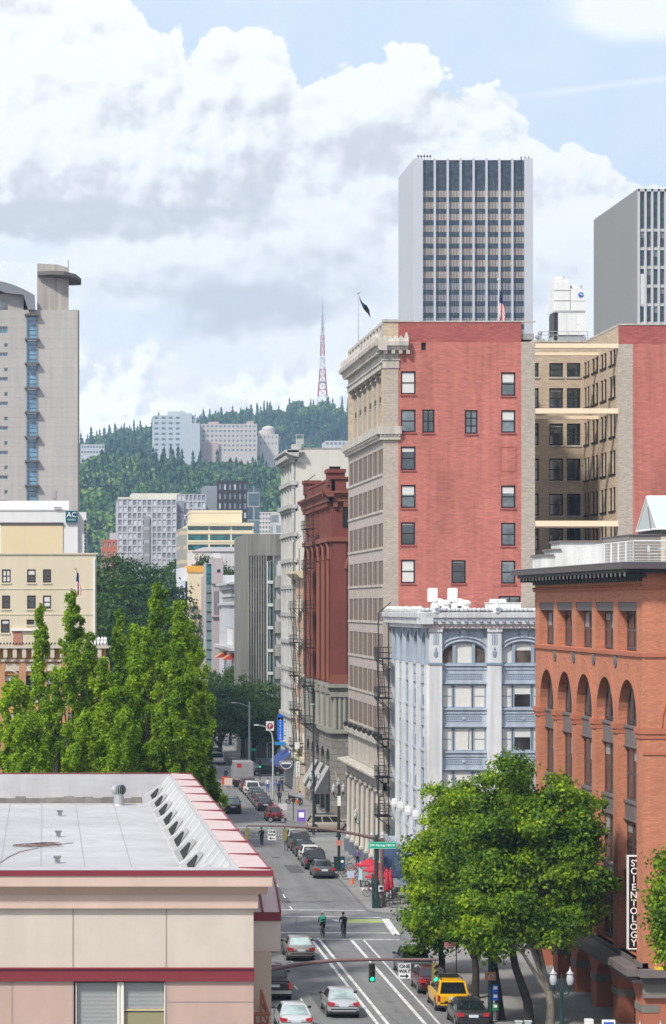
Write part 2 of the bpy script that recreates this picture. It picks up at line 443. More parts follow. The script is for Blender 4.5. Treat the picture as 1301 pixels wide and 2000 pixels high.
SC.cycles.use_denoising = True
SC.cycles.max_bounces = 6; SC.cycles.diffuse_bounces = 3; SC.cycles.glossy_bounces = 3; SC.cycles.transmission_bounces = 4; SC.cycles.volume_bounces = 0; SC.cycles.transparent_max_bounces = 6

# ------------------------------------------------------------------ haze
hz = bpy.data.materials.new('haze'); nt, out, N, L = nodes(hz)
pv = N('VolumePrincipled'); pv.inputs['Color'].default_value = (.46, .70, 1.0, 1); pv.inputs['Density'].default_value = 1.6e-4; pv.inputs['Anisotropy'].default_value = .0
L(pv.outputs[0], out.inputs['Volume'])
HAZE = MB().box(-900, 1310, -250, 3250, -2, 415).build('haze', hz); tag(HAZE, kind='stuff')

# ------------------------------------------------------------------ ground, streets, kerbs and paint
M_ground = mat('ground_soil', (.20,.19,.17), .95, .15, .05)
tag(MB().quad((-890,-240,-.03),(1300,-240,-.03),(1300,3240,-.03),(-890,3240,-.03)).build('ground', M_ground), kind='structure')
def asphalt():
    m = mat('asphalt', (.20,.20,.205), .88, .13, .12, bump=.05)
    nt = m.node_tree; L = nt.links.new; p = [n for n in nt.nodes if n.type == 'BSDF_PRINCIPLED'][0]
    src = p.inputs['Base Color'].links[0].from_socket
    tc = mk(nt, 'TexCoord'); mp = mk(nt, 'Mapping'); mp.inputs['Scale'].default_value = (1.2, .05, 1); L(tc.outputs['Object'], mp.inputs[0])
    n = mk(nt, 'TexNoise'); L(mp.outputs[0], n.inputs['Vector']); n.inputs['Scale'].default_value = .9; n.inputs['Detail'].default_value = 5
    mr = mk(nt, 'MapRange'); L(n.outputs[0], mr.inputs[0]); mr.inputs['From Min'].default_value = .3; mr.inputs['From Max'].default_value = .7; mr.inputs['To Min'].default_value = .86; mr.inputs['To Max'].default_value = 1.12
    n2 = mk(nt, 'TexNoise'); L(tc.outputs['Object'], n2.inputs['Vector']); n2.inputs['Scale'].default_value = 9; n2.inputs['Detail'].default_value = 3
    mr2 = mk(nt, 'MapRange'); L(n2.outputs[0], mr2.inputs[0]); mr2.inputs['From Min'].default_value = .3; mr2.inputs['From Max'].default_value = .7; mr2.inputs['To Min'].default_value = .9; mr2.inputs['To Max'].default_value = 1.1
    n5 = mk(nt, 'TexNoise'); L(tc.outputs['Object'], n5.inputs['Vector']); n5.inputs['Scale'].default_value = .45; n5.inputs['Detail'].default_value = 2
    mr5 = mk(nt, 'MapRange'); L(n5.outputs[0], mr5.inputs[0]); mr5.inputs['From Min'].default_value = .60; mr5.inputs['From Max'].default_value = .68; mr5.inputs['To Min'].default_value = 1; mr5.inputs['To Max'].default_value = .80
    # tarred crack lines
    v = mk(nt, 'TexVoronoi', feature='DISTANCE_TO_EDGE'); L(tc.outputs['Object'], v.inputs['Vector']); v.inputs['Scale'].default_value = .16
    mr3 = mk(nt, 'MapRange'); L(v.outputs[0], mr3.inputs[0]); mr3.inputs['From Max'].default_value = .015; mr3.inputs['To Min'].default_value = .72
    for q in (mr, mr2, mr5, mr3):
        mx = mk(nt, 'Mix', data_type='RGBA', blend_type='MULTIPLY'); mx.inputs['Factor'].default_value = 1; L(src, mx.inputs[6]); L(q.outputs[0], mx.inputs[7]); src = mx.outputs[2]
    L(src, p.inputs['Base Color']); return m
M_asph = asphalt()
rd = MB()
rd.quad((6,-60,0),(30,-60,0),(34,640,0),(6,640,0))
tag(rd.build('road', M_asph), kind='structure')
xs = MB()
for y0, y1 in ((100,134),(183,197.5),(263.5,281),(345,372),(432,452)):
    xs.quad((-260,y0,.004),(300,y0,.004),(300,y1,.004),(-260,y1,.004))
tag(xs.build('road', M_asph), kind='structure')
M_walk = mat('pavement_concrete', (.255,.25,.245), .9, .15, .25, brick=(1.5,1.5,(.17,.165,.16),.012,.06), bump=.03)
# the pavement lies flat, so its joints run in x and y
def walkmat():
    m = M_walk; nt = m.node_tree; L = nt.links.new
    bt = [n for n in nt.nodes if n.type == 'TEX_BRICK'][0]; tc = [n for n in nt.nodes if n.type == 'TEX_COORD'][0]
    L(tc.outputs['Object'], bt.inputs['Vector']); bt.offset = 0
walkmat()
M_kerb = mat('kerb_stone', (.20,.20,.20), .85, .15, .6)
def kx(Y): return 24.1 if Y < 185 else 23.85 + (Y - 197) * .0165     # the right kerb drifts with the bend of the street
def walk(poly, name='pavement'):
    """a raised slab with a kerb of its own along its edge"""
    b = MB().ext(poly, 'z', -.02, .13, 0)
    tag(b.build(name, M_walk), kind='structure')
def kerb(pts):
    b = MB()
    for (x0, y0), (x1, y1) in zip(pts[:-1], pts[1:]):
        d = Vector((x1 - x0, y1 - y0, 0)).normalized() * .16; n = Vector((-d.y, d.x, 0))
        b.add([(x0,y0,-.02),(x1,y1,-.02),(x1+n.x,y1+n.y,-.02),(x0+n.x,y0+n.y,-.02),(x0,y0,.136),(x1,y1,.136),(x1+n.x,y1+n.y,.136),(x0+n.x,y0+n.y,.136)],
              [(0,3,2,1),(4,5,6,7),(0,1,5,4),(1,2,6,5),(2,3,7,6),(3,0,4,7)])
    tag(b.build('kerb', M_kerb), kind='structure')
def rc(x, y, r, a0, a1, n=6): return [(x + r*math.cos(R(a0+(a1-a0)*k/n)), y + r*math.sin(R(a0+(a1-a0)*k/n))) for k in range(n+1)]
BLK = [(134, 182.5), (198, 263), (281.5, 344.5), (372.5, 431), (452.5, 640)]
for y0, y1 in BLK:
    pr = rc(kx(y0+2)+2.5, y0+2.5, 2.5, 180, 270); pt = rc(kx(y1-2)+2.5, y1-2.5, 2.5, 90, 180)
    poly = pr + [(90, y0), (90, y1)] + pt
    walk(poly)
    edge = [(90, y0)] + pr[::-1] + pt[::-1] + [(90, y1)]
    kerb(edge)
    pl = rc(7.7, y0+2.5, 2.5, 270, 360); pu = rc(7.7, y1-2.5, 2.5, 0, 90)
    walk([(-120, y0)] + pl + pu + [(-120, y1)])
    kerb([(-120, y1)] + pu[::-1] + pl[::-1] + [(-120, y0)])
walk([(-120,-60),(9.2,-60),(9.2,98),(-120,98)]); walk([(24.1,-60),(90,-60),(90,99),(24.1,99)])
M_paint = mat('road_paint', (.66,.66,.645), .75, .30, 1.6, fine=.12)
M_green = mat('bike_box_paint', (.34,.40,.17), .75, .2, 1.2)
def stripe(p0, p1, wd, z=.012, m=None, name='road_marking'):
    x0, y0 = p0; x1, y1 = p1
    d = Vector((x1-x0, y1-y0, 0)).normalized(); n = Vector((-d.y, d.x, 0)) * wd / 2
    b = MB().quad((x0-n.x,y0-n.y,z),(x1-n.x,y1-n.y,z),(x1+n.x,y1+n.y,z),(x0+n.x,y0+n.y,z))
    tag(b.build(name, m or M_paint), kind='structure')
def gp(px, py): Y = YG(py); return (X_(px, Y), Y)
for a, b, wd in (((606,1832),(739,2002),.20),((621,1832),(759,2002),.20),((684,1833.5),(832,2002),.22),((709,1834.5),(860,2002),.13)): stripe(gp(*a), gp(*b), wd)
stripe((10.3,201.6),(23.7,200.9),.30); stripe((10.3,197.7),(24.3,196.4),.30)
stripe((10.3,187.6),(23.9,187.0),.30); stripe((10.3,184.2),(24.0,183.2),.30)
stripe((10.3,281.0),(24.6,280.2),.30); stripe((10.3,276.4),(24.8,275.4),.30); stripe((10.3,267.8),(24.6,267.2),.30); stripe((10.3,263.6),(24.8,262.6),.30)
stripe(gp(752,1795), gp(774,1826), .55, .016)
stripe(gp(676,1799), gp(746,1799), 2.3, .014, M_green)
stripe(gp(655,1796), gp(664,1800), .6, .016)
for a, b in (((587,1950),(598,1968)),((575,1925),(581,1933)),((566,1870),(571,1880)),((553,1747),(557,1754)),((566,1770),(571,1777)),((540,1727),(543,1732))): stripe(gp(*a), gp(*b), .12)

for k, (mx_, my_) in enumerate(((17.6,160.5),(14.6,177.0),(19.6,190.5),(16.5,222),(20.5,243))):
    tag(MB().cyl((mx_,my_,0),(mx_,my_,.018),.38,n=20).build('manhole_cover', mat('cast_iron_cover',(.07,.068,.065),.6,.2,4)), ['round iron manhole cover between the champagne and silver sedans','round iron manhole cover in the left lane before the crossing','round iron manhole cover in the middle of the crossing','round iron manhole cover beside the parked row','round iron manhole cover near the second crossing'][k], 'manhole cover', 'manhole covers in the road')
m_tar = mat('tar_patch', (.11,.11,.113), .9, .15, .8)
for (x0,y0,x1,y1) in ((15.3,150,16.6,158),(11,170,13.2,173.5),(17.2,206,18.6,219),(20.6,229,21.9,236),(14.8,240,16.9,243),(18.0,176,18.8,183)):
    tag(MB().quad((x0,y0,.008),(x1,y0,.008),(x1,y1,.008),(x0,y1,.008)).build('road_patch', m_tar), kind='structure')

# ------------------------------------------------------------------ hills
def sstep(a, b, x): t = min(1, max(0, (x - a) / (b - a))); return t * t * (3 - 2 * t)
def hill(x, y):
    n = 9 * math.sin(x * .013 + 1.3) * math.sin(y * .006 + .4) + 5 * math.sin(x * .031 + y * .011)
    e = 105 * sstep(1150, 2000, y)
    e += (20 * math.exp(-((x - 60) / 55) ** 2) - 6 * math.exp(-((x - 185) / 35) ** 2) - 3) * sstep(1500, 2000, y)
    e -= 22 * sstep(2000, 2150, y)
    rr = min(206, max(150, 186 + .165 * (x - 33))); e += (rr - e) * sstep(2250, 2850, y)
    return max(0, e + n * sstep(1150, 1500, y))
HM = MB(); xs_ = list(range(-850, 1291, 50)); ys_ = list(range(1100, 3201, 50))
HM.v = [(x, y, hill(x, y) - .5) for y in ys_ for x in xs_]; nx = len(xs_)
HM.f = [(j*nx+i, j*nx+i+1, (j+1)*nx+i+1, (j+1)*nx+i) for j in range(len(ys_)-1) for i in range(nx-1)]; HM.m = [0]*len(HM.f)
tag(HM.build('hills', mat('hill_soil', (.03,.05,.02), .95, .3, .01), smooth=60), kind='structure')
# ------------------------------------------------------------------ shared materials
m_black = mat('black_iron', (.02,.02,.022), .5, .1)
m_dark = mat('dark_bronze', (.035,.032,.032), .45, .1)
m_white = mat('white_paint', (.78,.78,.78), .55, .05, 1.2)
m_blind = mat('window_blind', (.62,.62,.60), .6, .05, 2)
m_blindg = mat('grey_blind', (.33,.33,.32), .6, .05, 2)
m_curt = mat('pale_curtain', (.66,.65,.62), .8, .08, 3)
g_dark = glass('dark_glass'); g_mid = glass('grey_glass', (.10,.125,.14), .08, 2.0, .4); g_blue = glass('blue_glass', (.05,.12,.20), .08, 2.2, .4)
g_teal = glass('teal_glass', (.01,.11,.12), .06, 2.2, .4)
m_roof = mat('roof_gravel', (.30,.29,.28), .95, .15, .3)
m_steel = mat('galvanised_steel', (.46,.47,.48), .4, .08, 1, metal=.6)
m_brownsteel = mat('weathered_steel', (.17,.11,.10), .6, .15, 1)
rw = random.Random(11)

def fire_escape(label, face_x, Y, zs, top, out=1.25, wid=2.6, bottom=None):
    """iron balconies, stairs and hangers against a facade that looks towards -x"""
    t = thing('fire_escape', label, 'fire escape', (face_x, Y, zs[-1]))
    zo = zs[-1]
    for z in zs:
        p = MB(); z -= zo
        p.box(-out, -.02, -wid/2, wid/2, z, z + .05)
        for k in range(7): p.box(-out, -.02, -wid/2 + wid*k/6 - .02, -wid/2 + wid*k/6 + .02, z + .05, z + .07)
        for s in (-1, 1): p.cyl((-out, s*wid/2*.9, z), (-.03, s*wid/2*.9, z - .95), .035, n=5)
        p.build('platform', m_black, t)
        r = MB()
        for h in (.5, .95):
            r.tube([(-.02,-wid/2,z+h),(-out,-wid/2,z+h),(-out,wid/2,z+h),(-.02,wid/2,z+h)], .025, 5)
        for k in range(9): q = -wid/2 + wid*k/8; r.cyl((-out,q,z+.04),(-out,q,z+.95),.014,n=4)
        for k in range(1,5):
            q = -out + out*k/5
            for s in (-1,1): r.cyl((q,s*wid/2,z+.04),(q,s*wid/2,z+.95),.014,n=4)
        r.build('railing', m_black, t)
    for a, b in zip(zs[:-1], zs[1:]):
        s = MB(); a -= zo; b -= zo
        for o in (-out*.85, -out*.45): s.cyl((o, wid/2*.8, a), (o, -wid/2*.8, b + .05), .04, n=5)
        n = int((a - b) / .28)
        for k in range(n):
            f = (k + .5) / n; s.box(-out*.85, -out*.45, wid/2*.8*(1-2*f) - .09, wid/2*.8*(1-2*f) + .09, a + (b-a)*f - .015, a + (b-a)*f + .015)
        s.build('stair', m_black, t)
    h = MB(); h.cyl((-out*.95,-wid/2*.95,(bottom if bottom is not None else zo)-zo),(-out*.95,-wid/2*.95,top-zo),.045,n=6)
    h.cyl((-.25,-wid/2*.6,(bottom if bottom is not None else zo)-zo),(-.25,-wid/2*.6,top-.6-zo),.045,n=6)
    h.tube([(-out*.95,-wid/2*.95,top-zo),(-.1,-wid/2*.95,top-zo+.9)],.05,5)
    h.build('ladder_post', m_black, t)
    return t

# ------------------------------------------------------------------ tall red brick office block with pale street front
SX, SY0, SY1 = 27.8, 222.8, 249.0
m_red = mat('red_brick', (.475,.162,.128), .85, .16, .14, fine=.16, streak=.20, brick=(.42,.14,(.46,.17,.15),.012,.12))
m_reddark = mat('dark_red_brick', (.36,.10,.092), .85, .12, .3, fine=.2, brick=(.42,.14,(.30,.09,.08),.012,.14))
m_tanp = mat('tan_pier_brick', (.43,.375,.32), .85, .08, .3, fine=.12, brick=(.26,.14,(.37,.32,.275),.02,.13))
m_tan = mat('tan_brick', (.50,.405,.30), .85, .10, .25, fine=.12, brick=(.5,.16,(.42,.34,.26),.014,.12))
m_front = mat('street_front_brick', (.45,.385,.35), .85, .08, .3, fine=.08, brick=(.5,.16,(.38,.33,.30),.014,.1))
m_terra = mat('terracotta_trim', (.53,.49,.435), .75, .14, .8, streak=.38)
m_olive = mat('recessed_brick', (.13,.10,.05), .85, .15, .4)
m_plinth = mat('blue_grey_granite', (.14,.17,.21), .6, .12, .8)
B = thing('office_building', 'tall red brick office block with cream corner and colonnaded street front', 'building', (SX, SY0, 0))
N1 = Face(B, SX, SY0); zz = lambda py: Z_(py, SY0); uu = lambda px: X_(px, SY0) - SX
u_red0, u_red1, u_ct0, u_ct1 = uu(778), uu(1018), uu(1045), uu(1208); u_end = 46.0
# red panel with its windows
RW = [(783,812,725,770),(979,1007,727,773),(783,812,800,844),(825,849,800,845),(908,933,801,847),(979,1007,801,845),(783,812,872,918),(783,812,947,992),(979,1007,948,992),
      (783,811,1020,1064),(979,1007,1021,1066),(783,811,1093,1139),(882,910,1094,1139),(979,1007,1095,1140),(974,1017,1164,1206)]
holes = [(uu(a), uu(b), zz(d), zz(c)) for a, b, c, d in RW]
vent = (uu(823), uu(832), zz(684), zz(669)); blank = (uu(979), uu(1007), zz(920), zz(874))
w1 = MB(); w1.wall(u_red0, u_red1, 0, zz(668), holes + [vent], .22, 0)
w1.quad((vent[0],.2,vent[2]),(vent[1],.2,vent[2]),(vent[1],.2,vent[3]),(vent[0],.2,vent[3]),1)
for a, b, c, d in ((blank[0]-.06,blank[1]+.06,blank[2]-.06,blank[2]),(blank[0]-.06,blank[1]+.06,blank[3],blank[3]+.06),(blank[0]-.06,blank[0],blank[2],blank[3]),(blank[1],blank[1]+.06,blank[2],blank[3])):
    w1.box(a,b,-.025,.03,c,d,2)
N1.part(w1, 'wall', [m_red, m_black, m_reddark])
N1.part(MB().wall(u_red0, u_red1, zz(668), zz(627), [], .2).box(u_red0-.1, u_ct0+.05, -.06, .3, zz(629), zz(626.5), 1), 'parapet', [m_reddark, m_terra])
bl = [.97,.42,.08,.10,.08,.42,.22,.42,.35,.12,.1,.97,.1,.12,.12]
for k, h in enumerate(holes):
    cols = 2 if k in (3, 4, 14) else 1
    win(N1, h[0], h[2], h[1]-h[0], h[3]-h[2], .12, cols=cols, rows=2 if k != 4 else 3, blind=bl[k], fr=.12, mats=(m_black, g_mid if k % 3 else g_dark, m_blind))
    N1.part(MB().box(h[0]-.07, h[1]+.07, -.09, .1, h[2]-.14, h[2]-.005), 'sill', [m_reddark])
# corner pier of pale brick, its blocks and the pier by the light court
pr = MB(); pr.wall(0, u_red0, 0, zz(859), [], .2, 0); pr.box(.0, u_red0, -.05, .3, zz(836), zz(719), 0)
N1.part(pr, 'corner_pier', [m_tanp])
pr = MB(); pr.wall(u_red1, u_ct0, 0, zz(668), [], .2, 0); N1.part(pr, 'court_pier', [m_tanp])
pt = MB(); pt.wall(-.0, u_red0, zz(664), zz(626), [], .2, 0); pt.box(-.06, u_red0+.05, -.1, .3, zz(628.5), zz(623.5), 1)
N1.part(pt, 'parapet_pier', [m_tan, m_terra])
# light court: back wall, side wall, floor lines
CY = 237.4; cz = lambda py: Z_(py, CY); cu = lambda px: X_(px, CY) - SX
N2 = Face(B, SX, CY)
cols_c = [(1043.5,1052.5),(1073,1100),(1107.5,1134)]; rows_c = [(709,736),(758,797),(827,869.5),(895.5,939),(964,1007),(1032,1075),(1100,1143)]
h2 = [(cu(a), cu(b), cz(d), cz(c)) for a, b in cols_c for c, d in rows_c]
bw2 = MB(); bw2.wall(u_ct0 - .3, u_ct1, 0, cz(668), h2, .25); bw2.box(u_ct0 - .3, u_ct1, -.05, .3, cz(668), cz(665), 1)
N2.part(bw2, 'court_wall', [m_tan, m_terra])
for k, h in enumerate(h2):
    win(N2, h[0], h[2], h[1]-h[0], h[3]-h[2], .15, rows=2, blind=rw.choice([0,.1,.16,.16]), fr=.11, mats=(m_black, g_dark, m_blindg))
    N2.part(MB().box(h[0]-.08, h[1]+.08, -.08, .1, h[2]-.16, h[2]-.005), 'sill', [m_terra])
S2 = Face(B, SX + u_ct1, CY, R(-90))
prs = [(1141,1151),(1156,1168),(1173,1184.5),(1190,1202)]; h3 = []
for a, b in prs:
    ya, yb = (SX+u_ct1)*F/(a-PX0), (SX+u_ct1)*F/(b-PX0); ua, ub = CY-ya, CY-yb
    for c, d in rows_c:
        z0, z1 = cz(d), cz(c); mid = (ua+ub)/2
        h3.append((max(ua,.1), mid-.15, z0, z1)); h3.append((mid+.15, ub, z0, z1))
sw = MB(); sw.wall(0, CY-SY0, 0, zz(637), h3, .25); S2.part(sw, 'court_wall', [m_tan])
S2.part(MB().box(0, CY-SY0, -.03, .3, zz(637), zz(632.5)), 'coping', [m_terra])
for k in range(0, len(h3), 2):
    a, b = h3[k], h3[k+1]
    p = MB(); f = MB()
    for h in (a, b):
        p.quad((h[0],.2,h[2]),(h[1],.2,h[2]),(h[1],.2,h[3]),(h[0],.2,h[3]))
        f.box(h[0],h[0]+.1,.1,.2,h[2],h[3]); f.box(h[1]-.1,h[1],.1,.2,h[2],h[3]); f.box(h[0]+.1,h[1]-.1,.1,.2,h[3]-.1,h[3]); f.box(h[0]+.1,h[1]-.1,.11,.2,(h[2]+h[3])/2-.05,(h[2]+h[3])/2+.05)
    f.box(a[0]-.08, b[1]+.08, -.08, .1, a[2]-.16, a[2]-.005)
    o = S2.part(p, 'window', [g_dark]); f.build('window_frame', m_black, o)
# right wing
w2 = MB(); w2.wall(u_ct1, uu(1236), 0, zz(672), [], .2, 0); N1.part(w2, 'court_pier', [m_tanp])
w2 = MB(); w2.wall(uu(1236), u_end, 0, zz(672), [], .2); N1.part(w2, 'wall', [m_red])
w2 = MB(); w2.wall(u_ct1, u_end, zz(672), zz(633), [], .2); w2.box(u_ct1-.05, u_end, -.06, .3, zz(635), zz(632), 1); N1.part(w2, 'parapet', [m_reddark, m_terra])
m_beam = mat('cream_beam', (.82,.66,.48), .7, .06, 1)
for (a, b), (c, d) in (((671,679.5),(688,694)),((797.5,807.5),(812,818.5)),((1017,1028),(1029,1031))):
    N1.part(MB().box(u_ct0, u_ct1, .05, .6, zz(b), zz(a)), 'court_beam', [m_beam])
    yb = 230.8; N1.part(MB().box(u_ct0-.2, u_ct1, yb-SY0, yb-SY0+.5, Z_(d,yb), Z_(c,yb)), 'court_beam', [m_beam])
# street front
W1 = Face(B, SX, SY1, R(-90)); LEN = SY1 - SY0; bay = 3.65; off = .55
hz_rows = [(34.1,36.2),(31.03,33.05),(27.95,29.95),(24.8,26.8),(21.7,23.65),(18.6,20.65),(15.5,17.5),(12.45,14.4)]
hs = []
for i in range(7):
    u0 = off + i*bay
    for z0, z1 in hz_rows:
        hs += [(u0+.45,u0+1.32,z0,z1),(u0+1.45+.13,u0+2.45,z0,z1),(u0+2.7,u0+3.4,z0,z1)]
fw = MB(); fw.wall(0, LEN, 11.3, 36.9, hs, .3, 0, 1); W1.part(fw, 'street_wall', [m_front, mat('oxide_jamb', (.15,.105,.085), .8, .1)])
for i in range(7):
    u0 = off + i*bay
    for z0, z1 in hz_rows:
        p = MB(); f = MB()
        for a, b in ((.45,1.32),(1.58,2.45),(2.7,3.4)):
            a += u0; b += u0
            p.quad((a,.25,z0),(b,.25,z0),(b,.25,z1),(a,.25,z1)); zb = z0 + (z1-z0)*rw.choice([.7,.85,1,1,1]); 
            if zb < z1: p.quad((a+.05,.235,zb),(b-.05,.235,zb),(b-.05,.235,z1),(a+.05,.235,z1),1)
            f.box(a,b,.13,.24,(z0+z1)/2-.04,(z0+z1)/2+.04); f.box(a,a+.07,.12,.25,z0,z1); f.box(b-.07,b,.12,.25,z0,z1)
        o = W1.part(p, 'window', [g_dark, m_curt]); f.build('window_frame', mat('oxide_frame', (.14,.075,.06), .6), o)
for z0, z1 in hz_rows: W1.part(MB().box(.4, LEN-.55, -.10, .1, z0-.2, z0-.005), 'sill_band', [m_terra])
# belts, loggia with columns, entablature, cornice and cresting
bl_ = MB(); bl_.box(-.55, LEN+.35, -.55, .3, 37.35, 38.0); bl_.box(-.35, LEN+.2, -.3, .3, 36.9, 37.35)
N = 36
for k in range(N): bl_.box(LEN*k/N, LEN*k/N+.32, -.48, -.3, 37.15, 37.35)
W1.part(bl_, 'belt_course', [m_terra])
nb = MB(); nb.box(-.53, u_red0+.25, -.37, .3, zz(848), zz(833)+.005); nb.box(-.3, u_red0+.15, -.22, .3, zz(859), zz(848)); nb.box(-.06, u_red0+.06, -.16, .3, zz(843), zz(832))
for k in range(6): nb.box(-.3 + .3*k, -.12 + .3*k, -.3, -.22, zz(852), zz(848))
N1.part(nb, 'belt_course', [m_terra])
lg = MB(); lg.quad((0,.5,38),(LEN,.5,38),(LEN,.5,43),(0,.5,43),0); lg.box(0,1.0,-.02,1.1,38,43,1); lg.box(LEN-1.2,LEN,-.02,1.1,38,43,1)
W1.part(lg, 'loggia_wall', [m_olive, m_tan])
for i in range(7):
    u0 = off + i*bay
    p = MB(); f = MB()
    for z0, z1 in ((38.5,40.3),(40.9,42.5)):
        for a, b in ((1.0,1.7),(1.9,2.6)): p.quad((u0+a,.48,z0),(u0+b,.48,z0),(u0+b,.48,z1),(u0+a,.48,z1)); f.box(u0+a-.06,u0+a,.42,.495,z0,z1); f.box(u0+b,u0+b+.06,.42,.495,z0,z1); f.box(u0+a,u0+b,.42,.495,z1,z1+.08)
    o = W1.part(p, 'window', [g_dark]); f.build('window_frame', m_tan, o)
def column(r, h, cap=.5, base=.35):
    c = MB(); c.lathe(0,0,[(r*1.35,0),(r*1.35,base*.5),(r*1.1,base*.6),(r*1.12,base*.9),(r,base)]+[(r*(1-.12*k/6), base+(h-base-cap)*k/6) for k in range(1,7)]+[(r*.9,h-cap+.02),(r*1.05,h-cap*.8),(r*.95,h-cap*.7),(r*1.3,h-cap*.25),(r*1.3,h)], 14)
    c.box(-r*1.45,r*1.45,-r*1.45,r*1.45,h-cap*.25,h,0); c.cyl((-r*1.2,-r*1.5,h-cap*.45),(-r*1.2,r*1.5,h-cap*.45),r*.4,n=8); c.cyl((r*1.2,-r*1.5,h-cap*.45),(r*1.2,r*1.5,h-cap*.45),r*.4,n=8)
    c.box(-r*1.5,r*1.5,-r*1.5,r*1.5,0,base*.45); return c.mesh('column', [m_terra], 40)
cm = MB().box(-.27,.27,-.13,.05,.45,4.4).box(-.36,.36,-.24,.05,0,.45).box(-.38,.38,-.28,.05,4.4,4.55).box(-.30,.30,-.2,.05,4.55,4.75).box(-.42,.42,-.34,.05,4.75,4.9).mesh('column', [m_terra])
for Yc in (248.1,244.6,240.8,237.0,233.3,229.8,226.3): W1.place(cm, 'column', SY1-Yc, 38.0, .44)
en = MB(); en.box(-.15, LEN+.05, -.1, 1.2, 42.9, 43.45); en.box(-.05, LEN-.02, -.02, 1.2, 43.45, 44.3); en.box(-.25, LEN+.12, -.2, 1.2, 43.35, 43.5)
W1.part(en, 'entablature', [m_terra])
ne = MB(); ne.box(-.1,u_red0+.06,-.135,.3,zz(719),zz(705)); ne.box(-.02,u_red0+.0,-.04,.3,zz(705),zz(685)); ne.box(-.15,u_red0+.1,-.2,.3,zz(704),zz(701)); ne.box(.35,.85,-.09,0,zz(702),zz(690))
N1.part(ne, 'entablature', [m_terra])
co = MB(); co.ext([(.2,44.3),(-.45,44.35),(-.55,44.65),(-.8,44.72),(-.85,45.05),(-.75,45.3),(.2,45.4)], 'x', -.75, LEN+.75)
for k in range(30): u = LEN*(k+.5)/30; co.box(u-.14,u+.14,-.52,.1,44.1,44.345)
W1.part(co, 'cornice', [m_terra])
co = MB(); co.ext([(.2,44.3),(-.45,44.35),(-.55,44.65),(-.72,44.72),(-.74,45.05),(-.66,45.3),(.2,45.4)], 'x', -.05, uu(796))
for k in range(4): u = .15+.62*k; co.box(u-.14,u+.14,-.5,.1,44.05,44.345)
N1.part(co, 'cornice', [m_terra])
cr = MB()
cr.ext([(-.6,45.2),(LEN+.5,45.2)]+[(LEN+.5-(LEN+1.1)*k/88, 45.75 if k % 2 else 45.42) for k in range(89)], 'y', -.68, -.5)
W1.part(cr, 'cresting', [m_terra])
cr = MB()
for k in range(6):
    u = -.4+.45*k; s = 1.3 if k in (0,5) else .6
    cr.add([(u-.2,-.66,45.3),(u+.2,-.66,45.3),(u+.06,-.6,45.3+.4*s),(u-.06,-.6,45.3+.4*s),(u-.2,-.45,45.3),(u+.2,-.45,45.3)],[(0,1,2,3),(1,5,2),(5,4,3,2),(4,0,3)])
N1.part(cr, 'cresting', [m_terra])
pa = MB(); pa.box(0, LEN-.03, 0, .3, 45.4, 45.75); pa.box(0, LEN-.05, -.04, .35, 46.6, 46.85)
for k in range(12): u = .5+(LEN-1.2)*k/11; pa.box(u-.5,u+.5,-.02,.3,45.75,46.6); 
W1.part(pa, 'balustrade', [m_terra])
# bracket belt, mezzanine, lower cornice, giant columns and plinth
lb = MB(); lb.box(-.3, LEN+.1, -.35, .3, 11.3, 11.75); lb.box(-.1,LEN,-.1,.3,11.1,11.3); W1.part(lb, 'belt_course', [m_terra])
sc_ = MB()
for k in range(8): u = off-.05+bay*k; sc_.lathe(u,-.30,[(.03,0),(.2,.12),(.26,.35),(.1,.5)],8,0,11.75)
W1.part(sc_, 'scroll_brackets', [m_dark])
hs = [(off+i*bay+.5+j*.98, off+i*bay+.5+j*.98+.7, 9.2, 10.75) for i in range(7) for j in range(3)]
mz = MB(); mz.wall(0, LEN, 8.95, 11.3, hs, .3); mz.quad((0,.28,9),(LEN,.28,9),(LEN,.28,11),(0,.28,11),1); W1.part(mz, 'mezzanine_wall', [m_terra, g_dark])
lc = MB(); lc.ext([(.3,8.2),(-.35,8.25),(-.5,8.5),(-.95,8.6),(-.95,8.75),(.3,8.95)], 'x', -.8, LEN+.1); lc.box(-.1, LEN, -.15, .3, 7.5, 8.2); W1.part(lc, 'street_cornice', [m_terra])
gm = column(.24, 6.2, .5, .45)
for k in range(8):
    u = min(max(off+bay*k-.05, .5), LEN-.5); W1.place(gm, 'column', u, 1.3, .02)
    W1.part(MB().box(u-.6,u+.6,-.40,.65,0,1.3), 'plinth_block', [m_plinth])
sh = MB(); sh.quad((0,.35,0),(LEN,.35,0),(LEN,.35,7.5),(0,.35,7.5))
W1.part(sh, 'shop_wall', [mat('shop_grey', (.30,.30,.32), .6, .15, .5)])
for i in range(7):
    u0 = off+i*bay; g = MB(); g.quad((u0+.8,.3,1.2),(u0+2.9,.3,1.2),(u0+2.9,.3,4.6),(u0+.8,.3,4.6)); o = W1.part(g, 'shop_window', [g_dark]); MB().box(u0+.75,u0+2.95,.22,.32,4.6,4.85).box(u0+.75,u0+2.95,.22,.32,1.05,1.2).box(u0+1.8,u0+1.9,.22,.32,1.2,4.6).build('window_frame', m_terra, o)
rf = MB(); rf.box(.25, u_ct0-.05, .25, LEN-.3, 45.3, 45.8).box(u_ct0-.05, u_ct1+.05, CY-SY0+.3, LEN-.3, 45.3, 45.8).box(u_ct1+.3, u_end-.2, .25, LEN-.3, 45.3, 45.8); N1.part(rf, 'roof', [m_roof])
inner = MB().box(.9, u_ct0-.3, .6, LEN-.3, .1, 45.2); N1.part(inner, 'core', [m_tan])
N1.part(MB().box(u_ct1+.6, u_end-.4, .6, LEN-.3, .1, 45.2), 'core', [m_tan])
